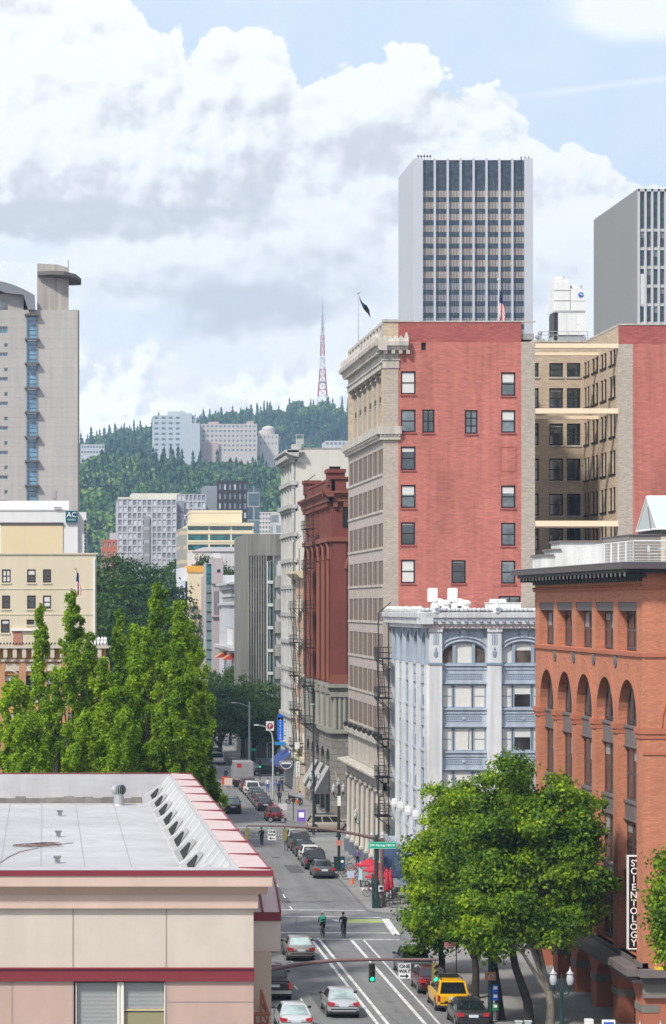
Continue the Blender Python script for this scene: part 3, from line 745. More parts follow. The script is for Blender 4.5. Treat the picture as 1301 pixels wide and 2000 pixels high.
N1.part(MB().box(u_ct0-.3, u_ct0-.02, .2, CY-SY0, 0, zz(668)), 'court_wall', [m_tan])
# flag pole with the dark flag, flag pole with stripes
m_pole = mat('flagpole_grey', (.55,.56,.57), .4, .05)
def flag_pole(px, Y, py_base, py_top, label, group=None, r=.09):
    x = X_(px, Y); zb, zt = Z_(py_base, Y), Z_(py_top, Y)
    t = thing('flagpole', label, 'flagpole', (x, Y, zb)); MB().tube([(0,0,0),(0,0,zt-zb)], [r, r*.5], 8).build('pole', m_pole, t); MB().ball((0,0,zt-zb+.08), .14).build('finial', m_pole, t)
    return x, zb, zt
def us_flag(x, Y, ztop, h, wdt, label, sw=1):
    """a limp flag hanging in folds from its pole; stripes run down the cloth"""
    n, k = 13, 14
    b = MB()
    def P(i, j):
        a = i / n; d = j / k
        return (x + sw*(.05 + wdt*a*(.35+.65*d) + .05*math.sin(d*9+a*8)), Y + .14*math.sin(a*9 + d*5)*(.4+d), ztop - h*d*(1-.10*a) - .25*a)
    for i in range(n):
        for j in range(k):
            mi = 2 if (i > n*.1 and j < k*.42 ) else (0 if (i + (j//3)) % 2 == 0 else 1)
            b.quad(P(i,j), P(i+1,j), P(i+1,j+1), P(i,j+1), mi)
    m_r = mat('flag_red', (.50,.04,.06), .8); m_w = mat('flag_white', (.75,.74,.74), .8); m_b = mat('flag_navy', (.03,.05,.17), .8)
    tag(b.build('flag', [m_r, m_w, m_b], smooth=80), label, 'flag')
x, zb, zt = flag_pole(699.5, 232, 668, 573, 'pale flagpole with dark flag on the cream parapet')
b = MB(); n = 8
def P(i, j):
    a, d = i/n, j/6
    return (x + .1 + .9*a + .05*d, 232 + .12*math.sin(a*7+d*4), zt - .15 - 1.35*a**.85 - (.25+.75*d)*(.45+.25*a)*d - .1*math.sin(a*6))
for i in range(n):
    for j in range(6): b.quad(P(i,j),P(i+1,j),P(i+1,j+1),P(i,j+1), 1 if (2<=i<=3 and 1<j<5) else 0)
tag(b.build('flag', [mat('flag_black', (.012,.014,.02), .8), mat('flag_blue', (.03,.08,.25), .8)], smooth=80), 'black and blue flag flying from the cream parapet pole', 'flag')
x, zb, zt = flag_pole(974, 243, 630, 548, 'thin flagpole standing behind the red brick parapet')
us_flag(x, 243, Z_(565,243), 2.9, .62, 'red white and blue striped flag hanging limp above the red brick wall')

# rooftop cooling tower behind the court
CT = thing('cooling_tower', 'white louvred cooling tower with blue round badge on the roof behind the court', 'rooftop unit', (X_(1112,245), 245, 45.8))
mw = mat('unit_white', (.72,.72,.71), .5, .06, .8, streak=.12); mwl = mat('unit_grey', (.55,.56,.57), .5, .05)
px = lambda p: X_(p,245) - CT.location.x; pz = lambda p: Z_(p,245) - 45.8
lo = MB(); lo.box(px(1090), px(1143), 0, 2.6, pz(655), pz(609))
for p in (1107,1125): lo.box(px(p)-.02,px(p)+.02,-.02,0,pz(655),pz(610),1)
lo.box(px(1128),px(1131),-.02,0,pz(636),pz(632),1)
lo.build('lower_casing', [mw, mwl], CT)
up = MB(); up.box(px(1082), px(1113), -.1, 2.6, pz(607), pz(551)); up.box(px(1114), px(1143), -.12, 2.4, pz(607), pz(564))
for p in (566,586): up.box(px(1081),px(1114),-.16,-.1,pz(p+1),pz(p),1)
up.box(px(1114),px(1143.5),-.15,-.1,pz(588),pz(587),1)
up.box(px(1082),px(1143),-.05,2.6,pz(610),pz(607),1)
up.build('upper_casing', [mw, mwl], CT)
tp = MB(); tp.box(px(1084),px(1111),0,2.3,pz(551),pz(544)); tp.lathe(px(1129),1.1,[(.62,0),(.62,.4),(.55,.42)],16,0,pz(564)); tp.lathe(px(1097),1.1,[(.5,0),(.5,.25)],14,0,pz(544)); tp.build('fan_stack', [mw], CT)
MB().box(px(1082),px(1089),-.05,2.4,pz(665),pz(612)).build('louvre', m_dark, CT)
bg = MB(); bg.cyl((px(1134),-.17,pz(576)),(px(1134),-.12,pz(576)),.24,n=18,m=0); bg.cyl((px(1134)-.1,-.18,pz(574)),(px(1134)+.14,-.18,pz(577)),.05,n=6,m=1); bg.build('round_badge', [mat('badge_blue',(.01,.13,.55),.5), m_white], CT)
fr = MB()
for p in (1049,1066,1085,1105,1125,1143): fr.cyl((px(p),-1.2,pz(668)),(px(p),-1.2,pz(650)),.035,n=5)
for q in (650,657): fr.cyl((px(1049),-1.2,pz(q)),(px(1143),-1.2,pz(q)),.03,n=5)
fr.build('guard_rail', m_steel, CT)
fr = MB(); fr.box(px(1080),px(1145),0,2.6,-.1,pz(657)); fr.build('stand', m_steel, CT)
for k, p in enumerate((1050,1056,1061,1068)):
    v = MB(); h = (1.3,1.7,1.0,.8)[k]; v.lathe(0,0,[(.13,0),(.13,h*.8),(.22,h*.82),(.22,h*.95),(.05,h)],8); 
    tag(v.build('vent_pipe', m_steel, None, (X_(p,239), 239.3, 46.0)), ['tall steel vent pipe with cap next to the roof rail','tallest steel vent pipe on the court roof','short steel vent pipe between the taller pipes and cooling tower','shortest vent pipe close to the cooling tower stand'][k], 'vent')

# ------------------------------------------------------------------ white and blue hotel on the corner
BX, BY0, BY1 = 28.6, 201.5, 222.4
m_bw = mat('white_stucco', (.66,.668,.68), .7, .08, .6, streak=.26)
m_bb = mat('pale_blue_stucco', (.40,.455,.53), .75, .08, .6, streak=.22)
m_bd = mat('slate_blue_trim', (.22,.28,.37), .7, .06, .8)
m_bf = mat('grey_blue_frame', (.27,.33,.41), .6, .05)
B = thing('corner_hotel', 'white and pale blue arcaded corner building below the red brick block', 'building', (BX, BY0, 0))
N3 = Face(B, BX, BY0); zz = lambda py: Z_(py, BY0); uu = lambda px: X_(px, BY0) - BX
UE = 19.0
pil = [(uu(838),uu(862)),(uu(951),uu(978)),(uu(1067),uu(1094)),(uu(1183),uu(1207))]
bays = [(uu(862),uu(951)),(uu(978),uu(1067)),(uu(1094),uu(1183))]
rows = [(1336.5,1383),(1420.5,1467),(1504.5,1551),(1588.5,1635)]
hs = []
for a, b in bays:
    for c, d in rows: hs.append((a+.06,b-.06,zz(d),zz(c)))
    hs.append((a+.1,b-.1,zz(1297),zz(1276),zz(1254)-zz(1276)))
w3 = MB(); w3.wall(0, UE, zz(1660), zz(1226), hs, .35, 0); N3.part(w3, 'wall', [m_bb])
for a, b in pil:
    p = MB(); p.box(a, b, -.42, .1, 3.6, zz(1227), 0); p.box(a-.06,b+.06,-.5,.1,zz(1298),zz(1294),1)
    c = (a+b)/2; p.box(a-.05,b+.05,-.52,.1,zz(1234),zz(1227),0)
    for q in (-.16,.16): p.box(c+q-.03,c+q+.03,-.45,-.42,zz(1259),zz(1238),1)
    p.box(c-.05,c+.05,-.45,-.42,zz(1259),zz(1238),1); p.ball((c,-.42,zz(1277)),.18,.06,.3,8,6,1); p.ball((c,-.42,zz(1267)),.08,.05,.14,8,6,1)
    N3.part(p, 'pilaster', [m_bw, m_bd])
for bi, (a, b) in enumerate(bays):
    wd = b - a - .12; L0 = a + .06
    for ri, (c, d) in enumerate(rows):
        h = zz(c) - zz(d)
        if bi == 0: cells = [(0,.25,1,2),(.27,.69,1,1),(.71,1,1,2)]
        else: cells = [(0,.25,.98,2),(.27,.69,.42,1),(.71,1,.95,2)]
        for (p0, p1, bd, rs) in cells:
            win(N3, L0+wd*p0, zz(d), wd*(p1-p0), h, .12, rows=rs, blind=bd if not (bi == 0 and ri == 1 and rs == 1) else 1, fr=.10, mats=(m_bf, g_dark, m_curt if bi == 0 else m_blind))
        if bi == 0 and ri == 1: N3.part(MB().quad((L0+wd*.60,.15,zz(d)+.15),(L0+wd*.62,.15,zz(d)+.15),(L0+wd*.625,.15,zz(c)-.12),(L0+wd*.61,.15,zz(c)-.12)), 'curtain_gap', [m_black])
        s = MB(); zt, zb = zz(d + 4), zz((rows[ri+1][0] if ri < 3 else 1672) - 3)
        s.box(a+.02,b-.02,-.12,.05,zz(d)-.14,zz(d)-.005,0); s.box(a+.02,b-.02,-.10,.05,zb-.1,zb+.02,0)
        s.box(a+.02,b-.02,-.07,.05,zz(d)-.42,zz(d)-.36,0)
        m_ = (zt+zb)/2 - .05; x0, x1 = a+wd*.12, b-wd*.12
        for q in ((x0,x1,m_-.2,m_-.16),(x0,x1,m_+.16,m_+.2),(x0,x0+.05,m_-.16,m_+.16),(x1-.05,x1,m_-.16,m_+.16)): s.box(q[0],q[1],-.03,.03,q[2],q[3],1)
        for k in range(16):
            xk = x0+.14+(x1-x0-.28)*k/15; s.box(xk-.045,xk+.045,-.022,.03,m_-.08,m_+.08,1)
        s.ball(((x0+x1)/2,-.02,m_),.16,.05,.14,10,6,0)
        N3.part(s, 'spandrel', [m_bb, m_bd])
    s = MB(); d = 1297; s.box(a+.02,b-.02,-.12,.05,zz(d)-.14,zz(d)-.005,0); s.box(a+.02,b-.02,-.07,.05,zz(d)-.42,zz(d)-.36,0); s.box(a+.02,b-.02,-.10,.05,zz(1333)-.1,zz(1333)+.02,0)
    m_ = zz(1321); x0, x1 = a+wd*.12, b-wd*.12
    for q in ((x0,x1,m_-.2,m_-.16),(x0,x1,m_+.16,m_+.2),(x0,x0+.05,m_-.16,m_+.16),(x1-.05,x1,m_-.16,m_+.16)): s.box(q[0],q[1],-.03,.03,q[2],q[3],1)
    for k in range(16):
        xk = x0+.14+(x1-x0-.28)*k/15; s.box(xk-.045,xk+.045,-.022,.03,m_-.08,m_+.08,1)
    N3.part(s, 'spandrel', [m_bb, m_bd])
    # arched head: three lights and a moulded hood
    A, Bq = a+.1, b-.1; zs_, ri_ = zz(1276), zz(1254)-zz(1276); zb = zz(1297)
    p = MB(); f = MB(); W_ = Bq - A; cuts = [0,.27,.72,1]
    pts = arch(A, Bq, zs_, ri_, 24)
    def zat(u):
        for (p1, q1), (p2, q2) in zip(pts[:-1], pts[1:]):
            if p1 <= u <= p2 + 1e-6: return q1 + (q2-q1)*(u-p1)/(p2-p1)
        return zs_
    for ci, (c0, c1) in enumerate(zip(cuts[:-1], cuts[1:])):
        us_ = [A+W_*(c0+(c1-c0)*k/8) for k in range(9)]
        for u0, u1 in zip(us_[:-1], us_[1:]):
            mi = 1 if ci == 1 else (0 if bi == 0 else (1 if ci == 0 else 0)); z0 = zb
            if bi > 0 and ci == 1:
                zc = zb + .62*(zs_+ri_-zb); p.quad((u0,.2,zb),(u1,.2,zb),(u1,.2,zc),(u0,.2,zc),0); z0 = zc
            p.quad((u0,.2,z0),(u1,.2,z0),(u1,.2,zat(u1)),(u0,.2,zat(u0)),mi)
    for c in (.27,.72): u = A+W_*c; f.box(u-.12,u+.12,.02,.19,zb,zat(u)+.02)
    f.box(A,Bq,.06,.19,zb,zb+.1)
    for k in range(24):
        q0, q1 = pts[k], pts[k+1]; f.quad((q0[0],.1,q0[1]-.1),(q1[0],.1,q1[1]-.1),(q1[0],.1,q1[1]),(q0[0],.1,q0[1]))
    o = N3.part(p, 'arched_window', [glass('brown_glass',(.09,.075,.065),.08,1.8), m_curt if bi == 0 else m_blind]); f.build('window_frame', m_bf, o)
    hm = MB()
    for rr, dd in ((.12,.10),(.38,.16)):
        pp = arch(A-rr, Bq+rr, zs_-.1, ri_+rr+.1, 22); hm.tube([(q[0],-dd*.4,q[1]) for q in pp], .09, 6)
    for q in ((a+.12,(a+b)/2-.35),((a+b)/2+.35,b-.12)):
        for t_ in ((q[0],q[1],zz(1233),zz(1232)),(q[0],q[0]+.05,zz(1245),zz(1233)),(q[1]-.05,q[1],zz(1245),zz(1233))): hm.box(t_[0],t_[1],-.04,.02,t_[2],t_[3],1)
    hm.box((a+b)/2-.25,(a+b)/2+.25,-.12,.05,zz(1244),zz(1230),0)
    N3.part(hm, 'hood_mould', [m_bb, m_bd])
cn = MB(); cn.box(-.5,UE,-.55,.2,zz(1227),zz(1219),0)
for k in range(60): u = -.4+UE*k/59; cn.box(u,u+.13,-.62,-.55,zz(1227),zz(1221),1)
cn.ext([(.2,zz(1219)),(-.75,zz(1219)),(-.8,zz(1209)),(-.95,zz(1206)),(-1.0,zz(1197)),(.2,zz(1194))],'x',-.9,UE)
N3.part(cn, 'cornice', [m_bw, mat('cornice_pink', (.55,.42,.40), .7)])
ro = MB()
for k in range(14): u = uu(847)+k*.575; ro.cyl((u,-.90,zz(1212)),(u,-.74,zz(1213)),.13,n=8)
N3.part(ro, 'rosettes', [m_bd])
pp = MB(); pp.box(-.3,UE,-.4,.1,zz(1194),zz(1187.5))
for k in range(60): u = -.5+UE*k/59; pp.ball((u,-.6+.1*rw.random(),zz(1191.5)+.05*rw.random()),.16,.2,.14,6,4)
N3.part(pp, 'parapet', [m_bw])
for a in (uu(849), uu(967)):
    k = MB(); k.lathe(a,-.8,[(.2,0),(.3,.15),(.3,.5),(.18,.75),(.08,.85),(.1,1.0),(.02,1.1)],10,0,zz(1200)); k.cyl((a,-1.12,zz(1190)),(a,-1.05,zz(1190)),.13,n=10,m=1); N3.part(k, 'finial', [m_bw, m_bd])
# street side: six narrow bays
W3 = Face(B, BX, BY1, R(-90)); LB = BY1 - BY0
Yp = [222.0,219.0,215.2,210.8,206.4]; up_ = [BY1-y for y in Yp]+[LB-.3]
floors = [(1336.5,1383),(1420.5,1467),(1504.5,1551),(1588.5,1635)]
hs = []
for a, b in zip(up_[:-1], up_[1:]):
    for c, d in rows: hs.append((a+.42,b-.9,zz(d),zz(c)))
    hs.append((a+.7,b-.7,zz(1297),zz(1262),min(1.1,(b-a-1.4)/2)))
w4 = MB(); w4.wall(0, LB, zz(1660), zz(1226), hs, .3, 0); W3.part(w4, 'street_wall', [m_bb])
for a, b in zip(up_[:-1], up_[1:]):
    for c, d in rows: win(W3, a+.42, zz(d), b-a-1.32, zz(c)-zz(d), .12, cols=2, rows=2, blind=rw.choice([0,.3,.5]), fr=.1, mats=(m_bf, g_blue, m_curt))
    h = (b-a-1.4); o = W3.part(MB().add([(p_,.25,q_) for p_, q_ in [(a+.7,zz(1297)),(a+.7+h,zz(1297))]+arch(a+.7,a+.7+h,zz(1262),min(1.1,h/2),10)[::-1]],[tuple(range(13))]), 'arched_window', [g_dark])
    MB().box((a+b)/2-.06,(a+b)/2+.06,.1,.24,zz(1297),zz(1255)).build('window_frame', m_bf, o)
    sp_ = MB()
    for c, d in [(1254,1297)]+rows:
        sp_.box(a+.5,b-.5,-.1,.05,zz(d)-.15,zz(d)-.005); sp_.box(a+.9,b-.9,-.05,.02,zz(d+22),zz(d+14))
    W3.part(sp_, 'spandrel', [m_bb])
for k, u in enumerate(up_):
    p = MB(); p.box(u-.34,u+.34,-.28,.1,3.8,zz(1291),0); p.box(u-.3,u+.3,-.2,.1,zz(1291),zz(1227),1); p.box(u-.36,u+.36,-.32,.1,zz(1297),zz(1288),1); p.lathe(u,-.2,[(.40,0),(.46,.25),(.40,.6),(.36,.7)],12,0,zz(1610) if k else zz(1612))
    W3.part(p, 'pilaster', [m_bw, m_bb])
cn = MB(); cn.box(0,LB+.5,-.55,.2,zz(1227),zz(1219)); cn.ext([(.2,zz(1219)),(-.75,zz(1219)),(-.8,zz(1209)),(-.95,zz(1206)),(-1.0,zz(1197)),(.2,zz(1194))],'x',0,LB+.95); cn.box(0,LB+.3,-.4,.1,zz(1194),zz(1187.5))
for k in range(46): u = LB*k/45; cn.ball((u,-.65,zz(1191)+.08*rw.random()),.22,.2,.22,6,4)
W3.part(cn, 'cornice', [m_bw])
lw = MB(); lw.box(-.0,LB+.6,-.75,.2,3.55,3.95); lw.box(0,LB+.4,-.5,.2,3.2,3.55)
W3.part(lw, 'shop_cornice', [m_bb])
gs = MB(); gs.wall(0,LB,0,3.2,[(1+k*4.1,4.3+k*4.1,.3,2.6) for k in range(5)],.4,0); gs.quad((0,.38,0),(LB,.38,0),(LB,.38,3),(0,.38,3),1); W3.part(gs, 'shop_front', [m_bd, g_dark])
gs = MB(); gs.wall(0,UE,0,zz(1660),[(1+k*4.1,4.3+k*4.1,.3,2.6) for k in range(4)],.4,0); gs.quad((0,.38,0),(UE,.38,0),(UE,.38,3),(0,.38,3),1); gs.box(-.4,UE,-.6,.1,3.4,3.9,0); N3.part(gs, 'shop_front', [m_bb, g_dark])
N3.part(MB().box(.5,UE-.1,.45,LB-.2,.1,zz(1196)), 'core', [m_bb])
N3.part(MB().box(.2,UE-.1,.2,LB-.2,zz(1196),zz(1193)), 'roof', [m_roof])
m_awn = mat('navy_awning', (.04,.06,.13), .8, .1)
for k, Yc in enumerate((206.5,213.5)):
    a = MB(); n = 8; ar = [(1.3*math.cos(math.pi*j/n), 1.5*math.sin(math.pi*j/n)) for j in range(n+1)]
    for (y0,z0),(y1,z1) in zip(ar[:-1],ar[1:]): a.quad((0,y0,z0),(-1.6,y0,z0),(-1.6,y1,z1),(0,y1,z1)); a.add([(-1.6,y0,z0),(-1.6,0,0),(-1.6,y1,z1)],[(0,1,2)])
    tag(a.build('awning', m_awn, None, (BX-.45,Yc,2.0)), ['rounded navy awning at the corner end of the white and blue building','rounded navy awning midway along the white and blue building'][k], 'awning')
fire_escape('black iron fire escape on the street side of the white and blue building', BX-.45, 220.9, [18.6,15.3,11.9,8.75,5.55], 22.4, 1.2, 2.4, 2.0)
# fans, ducts and a plant box on its roof
t = thing('roof_fan', 'white rooftop fan pair with upright discharge stacks above the blue building', 'rooftop unit', (X_(872,207),207,zz(1193)))
for s in (-1.05,.5):
    f = MB(); f.box(s-.38,s+.32,-.3,.4,.7,1.72); f.box(s-.3,s+.26,-.25,.35,1.72,1.76); f.lathe(0,0,[(.0,0)],3) if 0 else None
    f.build('discharge_stack', m_white, t)
    g = MB(); g.cyl((s+.45,-.25,.35),(s+.45,.45,.35),.62,n=18); g.cyl((s+.45,-.3,.35),(s+.45,-.25,.35),.2,n=12); g.box(s+.3,s+1.2,-.3,.4,-.25,.35); g.ball((s+1.0,0,.55),.45,.4,.3,10,6); g.build('fan_housing', m_white, t)
    MB().box(s-.3,s+1.2,-.35,.5,-.2,-.02).build('stand', m_steel, t)
tag(MB().box(0,2.5,0,2,0,.62).box(-.05,2.55,-.05,2.05,.62,.68).box(.15,1.4,.3,.8,.68,.95).build('plant_box', m_white, None, (X_(955,208),208,zz(1194))), 'long low white plant box on the blue building roof', 'rooftop unit')

# ------------------------------------------------------------------ brick arcade building at the right edge
AX, AY0, AY1 = 31.1, 140.0, 171.0; LA = AY1 - AY0
m_or = mat('orange_brick', (.52,.20,.115), .85, .10, .3, fine=.14, streak=.12, brick=(.25,.085,(.46,.19,.115),.010,.12))
m_ord = mat('orange_brick_band', (.42,.145,.085), .85, .1, .3)
m_gp = mat('brown_grey_panel', (.17,.145,.145), .7, .1, .6); m_cor = mat('dark_brown_metal', (.085,.070,.075), .5, .1, .6)
m_gst = mat('grey_stone', (.21,.20,.18), .85, .15, .8)
B = thing('brick_building', 'orange brick building with tall arched bays and dark overhanging cornice', 'building', (AX, AY0, 0))
W4 = Face(B, AX, AY1, R(-90)); N4 = Face(B, AX, AY0)
st = [1.5 + 5.85*i for i in range(5)]; WW = 4.65
segs = [(20.6,23.2,0),(16.5,16.65,2.32),(12.4,15.3,0),(8.6,11.3,0),(4.3,7.2,0)]
hs = [(u,u+WW,z0,z1,r) for u in st for z0,z1,r in segs]
spans = [(15.3,16.5),(11.3,12.4),(7.2,8.6)]
hs = [(u,u+WW,20.55,23.2) for u in st] + [(u,u+WW,4.2,16.7,2.32) for u in st]
wl = MB(); wl.wall(0, LA, 3.9, 24.75, hs, .75, 0); W4.part(wl, 'street_wall', [m_or])
for i, u in enumerate(st):
    W4.part(MB().box(u,u+WW,.05,.7,22.72,23.19), 'lintel', [m_gp])
    for z0, z1, r in segs:
        zt = 22.72 if z0 > 20 else z1
        pw = WW/3
        for j in range(3):
            if r: continue
            win(W4, u+pw*j, z0, pw, zt-z0, .5, rows=2, blind=rw.choice([0,0,.25,.45]), fr=.16, mats=(m_cor, g_dark, m_blindg))
        if r:
            pm, fm = window_mesh(WW, .15, 3, 1, 0, .16, (m_cor, g_dark, m_blindg), 2.32); W4.place(pm, 'arched_window', u, 16.55, .5, (fm, 'window_frame'))
            k_ = MB()
            for c in (1/3, 2/3): k_.box(u+WW*c-.1,u+WW*c+.1,.42,.52,16.6,16.6+2.05)
            W4.part(k_, 'mullions', [m_cor])
    for z0, z1 in spans: W4.part(MB().box(u+.01,u+WW-.01,.38,.7,z0,z1).box(u+.01,u+WW-.01,.30,.7,z1-.15,z1-.01).box(u+.01,u+WW-.01,.30,.7,z0+.01,z0+.1), 'spandrel', [m_gp])
    hd = MB(); hd.tube([(p,-.02,q) for p, q in arch(u-.75,u+WW+.75,16.6,3.3,18)][9:], .05, 5); W4.part(hd, 'hood_mould', [m_ord])
for i in range(6):
    u0 = 0 if i == 0 else st[i-1]+WW; u1 = st[i] if i < 5 else LA
    W4.part(MB().box(u0-.06,u1+.06,-.14,.7,16.25,16.55).box(u0-.03,u1+.03,-.08,.7,16.0,16.25), 'pier_cap', [m_ord])
    if 0 < i < 5:
        md = MB(); md.cyl(((u0+u1)/2,-.06,20.0),((u0+u1)/2,.0,20.0),.42,n=16); md.cyl(((u0+u1)/2,-.08,20.0),((u0+u1)/2,-.06,20.0),.22,n=12); W4.part(md, 'medallion', [m_gp])
W4.part(MB().box(-.05,LA+.05,-.12,.3,20.3,20.5), 'sill_course', [m_ord])
bt = MB(); bt.box(-.1,LA+.1,-.14,.2,23.88,24.0)
for k in range(90): u = LA*(k+.5)/90; bt.ball((u,-.14,24.08),.10,.1,.08,6,4)
W4.part(bt, 'bead_course', [m_ord])
cc = MB(); cc.box(-1.3,LA+1.3,-1.35,.2,24.93,25.27,0); cc.box(-.9,LA+.9,-1.0,.2,24.75,24.93,1); cc.box(-1.32,LA+1.33,-1.38,.2,25.27,25.31,2)
for k in range(29): u = .3+LA*k/28; cc.box(u-.14,u+.14,-1.0,.1,24.48,24.75,1); cc.box(u-.15,u+.15,-1.04,-1.0,24.55,24.74,3)
for k in range(60): u = LA*(k+.5)/60; cc.box(u-.15,u+.15,-.2,.1,24.3,24.5,1)
W4.part(cc, 'cornice', [m_cor, m_black, m_steel, m_terra])
EN = 20
wn = MB(); wn.wall(.0, EN, 3.9, 24.75, [], .3); N4.part(wn, 'wall', [m_or])
bn = MB()
for z0, z1, d in ((23.88,24.0,.13),(20.3,20.5,.1),(16.25,16.55,.12),(16.0,16.2,.06),(15.15,15.3,.06)): bn.box(.001,EN,-d,.1,z0,z1)
bn.tube([(p,-.02,q) for p, q in arch(1.0,8.5,16.6,3.6,18)], .05, 5)
N4.part(bn, 'string_courses', [m_ord])
cc = MB(); cc.box(-.2,EN,-1.35,.2,24.93,25.27,0); cc.box(-.2,EN,-1.0,.2,24.7,24.93,1); cc.box(-.2,EN,-1.38,.2,25.27,25.31,2); cc.box(1.2,1.9,-1.1,-.2,24.5,24.7,3); N4.part(cc, 'cornice', [m_cor, m_black, m_steel, m_terra])
bs = MB(); bs.box(-.35,LA+.35,-.9,.3,3.55,3.95,0); bs.box(-.2,LA+.2,-.6,.3,3.2,3.55,1); bs.box(-.1,LA,-.1,.3,3.95,4.2,0); W4.part(bs, 'base_cornice', [m_gp, m_cor])
bs = MB(); bs.box(-.3,EN,-.9,.3,3.55,3.95,0); bs.box(-.2,EN,-.6,.3,3.2,3.55,1); bs.box(0,EN,-.25,.3,2.4,3.2,2); N4.part(bs, 'base_cornice', [m_gp, m_cor, m_gst])
N4.part(MB().box(.5,3.0,-.86,-.5,3.96,4.08), 'warning_strip', [mat('warning_yellow', (.75,.55,.03), .6)])
gh = [(u+.2,u+WW-.2,0.02,2.0,.95) for u in st]
gw = MB(); gw.wall(0,LA,0,3.2,gh,.9,0); W4.part(gw, 'ground_wall', [m_ord])
for i in range(6):
    u0 = 0 if i == 0 else st[i-1]+WW-.2; u1 = st[i]+.2 if i < 5 else LA; W4.part(MB().box(u0-.04,u1+.04,-.05,.85,1.6,2.0), 'stone_band', [m_gst])
W4.part(MB().quad((0,.85,0),(LA,.85,0),(LA,.85,3.2),(0,.85,3.2)), 'shop_window', [g_dark])
gw = MB(); gw.wall(0,EN,0,2.4,[(2+5*k,5.5+5*k,.3,2.0) for k in range(3)],.4,0); gw.quad((0,.38,0),(EN,.38,0),(EN,.38,2.4),(0,.38,2.4),1); N4.part(gw, 'ground_wall', [m_ord, g_dark])
N4.part(MB().box(.9,EN-.1,.9,LA-.3,.1,24.6), 'core', [m_or])
N4.part(MB().box(.1,EN-.1,.3,LA-.2,24.76,25.15), 'roof', [m_roof])
# roof terrace: railing, stepped white stair head, penthouse and glass gable
t = thing('roof_railing', 'white metal railing around the terrace above the dark cornice', 'railing', (AX-.6,AY0-.6,25.3))
r = MB()
for h in (.12,.28,.44,.60,.76,.92): r.cyl((0,0,h),(14,0,h),.012,n=4); r.cyl((0,0,h),(0,15,h),.012,n=4)
r.tube([(14,0,1.1),(0,0,1.1),(0,15,1.1)],.032,6)
for k in range(8): r.cyl((1.95*k,0,0),(1.95*k,0,1.1),.035,n=6)
for k in range(9): r.cyl((0,1.85*k,0),(0,1.85*k,1.1),.035,n=6)
for k in range(42): r.cyl((0,.36*k,.05),(0,.36*k,1.05),.009,n=4)
r.build('rails', m_white, t)
sy = 166.0; xx = lambda p: X_(p,sy) ; zy = lambda p: Z_(p,sy)
mst = mat('stair_head_white', (.66,.66,.65), .8, .1, .6, streak=.25)
s = MB()
for a, b, c in ((1057,1080,1087),(1080,1094,1076),(1094,1216,1060)):
    s.box(xx(a),xx(b),sy,sy+3,25.2,zy(c),0); s.box(xx(a)-.1,xx(b)+(.05 if b < 1200 else .1),sy-.1,sy+3.1,zy(c),zy(c)+.14,1)
tag(s.build('roof_bulkhead', [mst, m_gp]), 'stepped white bulkhead wall on the orange brick roof', 'bulkhead')
py_ = 152.0; xx = lambda p: X_(p,py_); zy = lambda p: Z_(p,py_)
P = thing('penthouse', 'glass gabled penthouse on the orange brick roof', 'penthouse', (xx(1213),py_,25.15))
ox, oz = xx(1213), 25.15
q = MB(); q.box(0,xx(1330)-ox,-2.0,5,0,zy(1047)-oz,0); q.box(-.05,xx(1330)-ox+.1,-2.1,5.1,zy(1047)-oz,zy(1045.5)-oz,1); q.box(xx(1275)-ox,xx(1290)-ox,-2.05,-2,0,zy(1050)-oz,2); q.build('wall', [mat('taupe_siding',(.25,.22,.20),.7,.05,brick=(30,.22,(.16,.14,.13),.02,.05)), m_gp, mat('beige_panel',(.5,.45,.37),.7)], P)
q = MB(); q.box(xx(1286)-ox-.25,xx(1330)-ox+3,-2.0,4.2,zy(1044)-oz,27.33-oz); q.build('gable_base', m_dark, P)
gz0, gz1 = 27.33-oz, 29.26-oz; gx = X_(1285,150)-ox; ye, yr, yf = 150-py_, 152.75-py_, 155.5-py_
ggl = mat('pale_glass', (.50,.57,.57), .15, .04)
q = MB(); q.add([(gx,ye,gz0),(gx,yf,gz0),(gx,yr,gz1)],[(0,2,1)]); q.quad((gx,ye,gz0),(gx+6,ye,gz0),(gx+6,yr,gz1),(gx,yr,gz1)); q.quad((gx,yr,gz1),(gx+6,yr,gz1),(gx+6,yf,gz0),(gx,yf,gz0)); q.build('gable_glass', ggl, P)
q = MB()
for c, d in (((gx,ye,gz0),(gx,yr,gz1)),((gx,yr,gz1),(gx,yf,gz0)),((gx,ye,gz0),(gx,yf,gz0)),((gx,yr,gz1),(gx+6,yr,gz1)),((gx,ye,gz0),(gx+6,ye,gz0))): q.cyl(c,d,.06,n=6)
for k in range(1,6): q.cyl((gx+1.1*k,ye,gz0+.02),(gx+1.1*k,yr,gz1+.02),.045,n=5)
q.build('gable_frame', m_white, P); MB().cyl((gx-.02,ye+1.6,gz0),(gx-.02,ye+2.4,gz0+1.3),.05,n=5).build('gable_brace', m_gp, P)
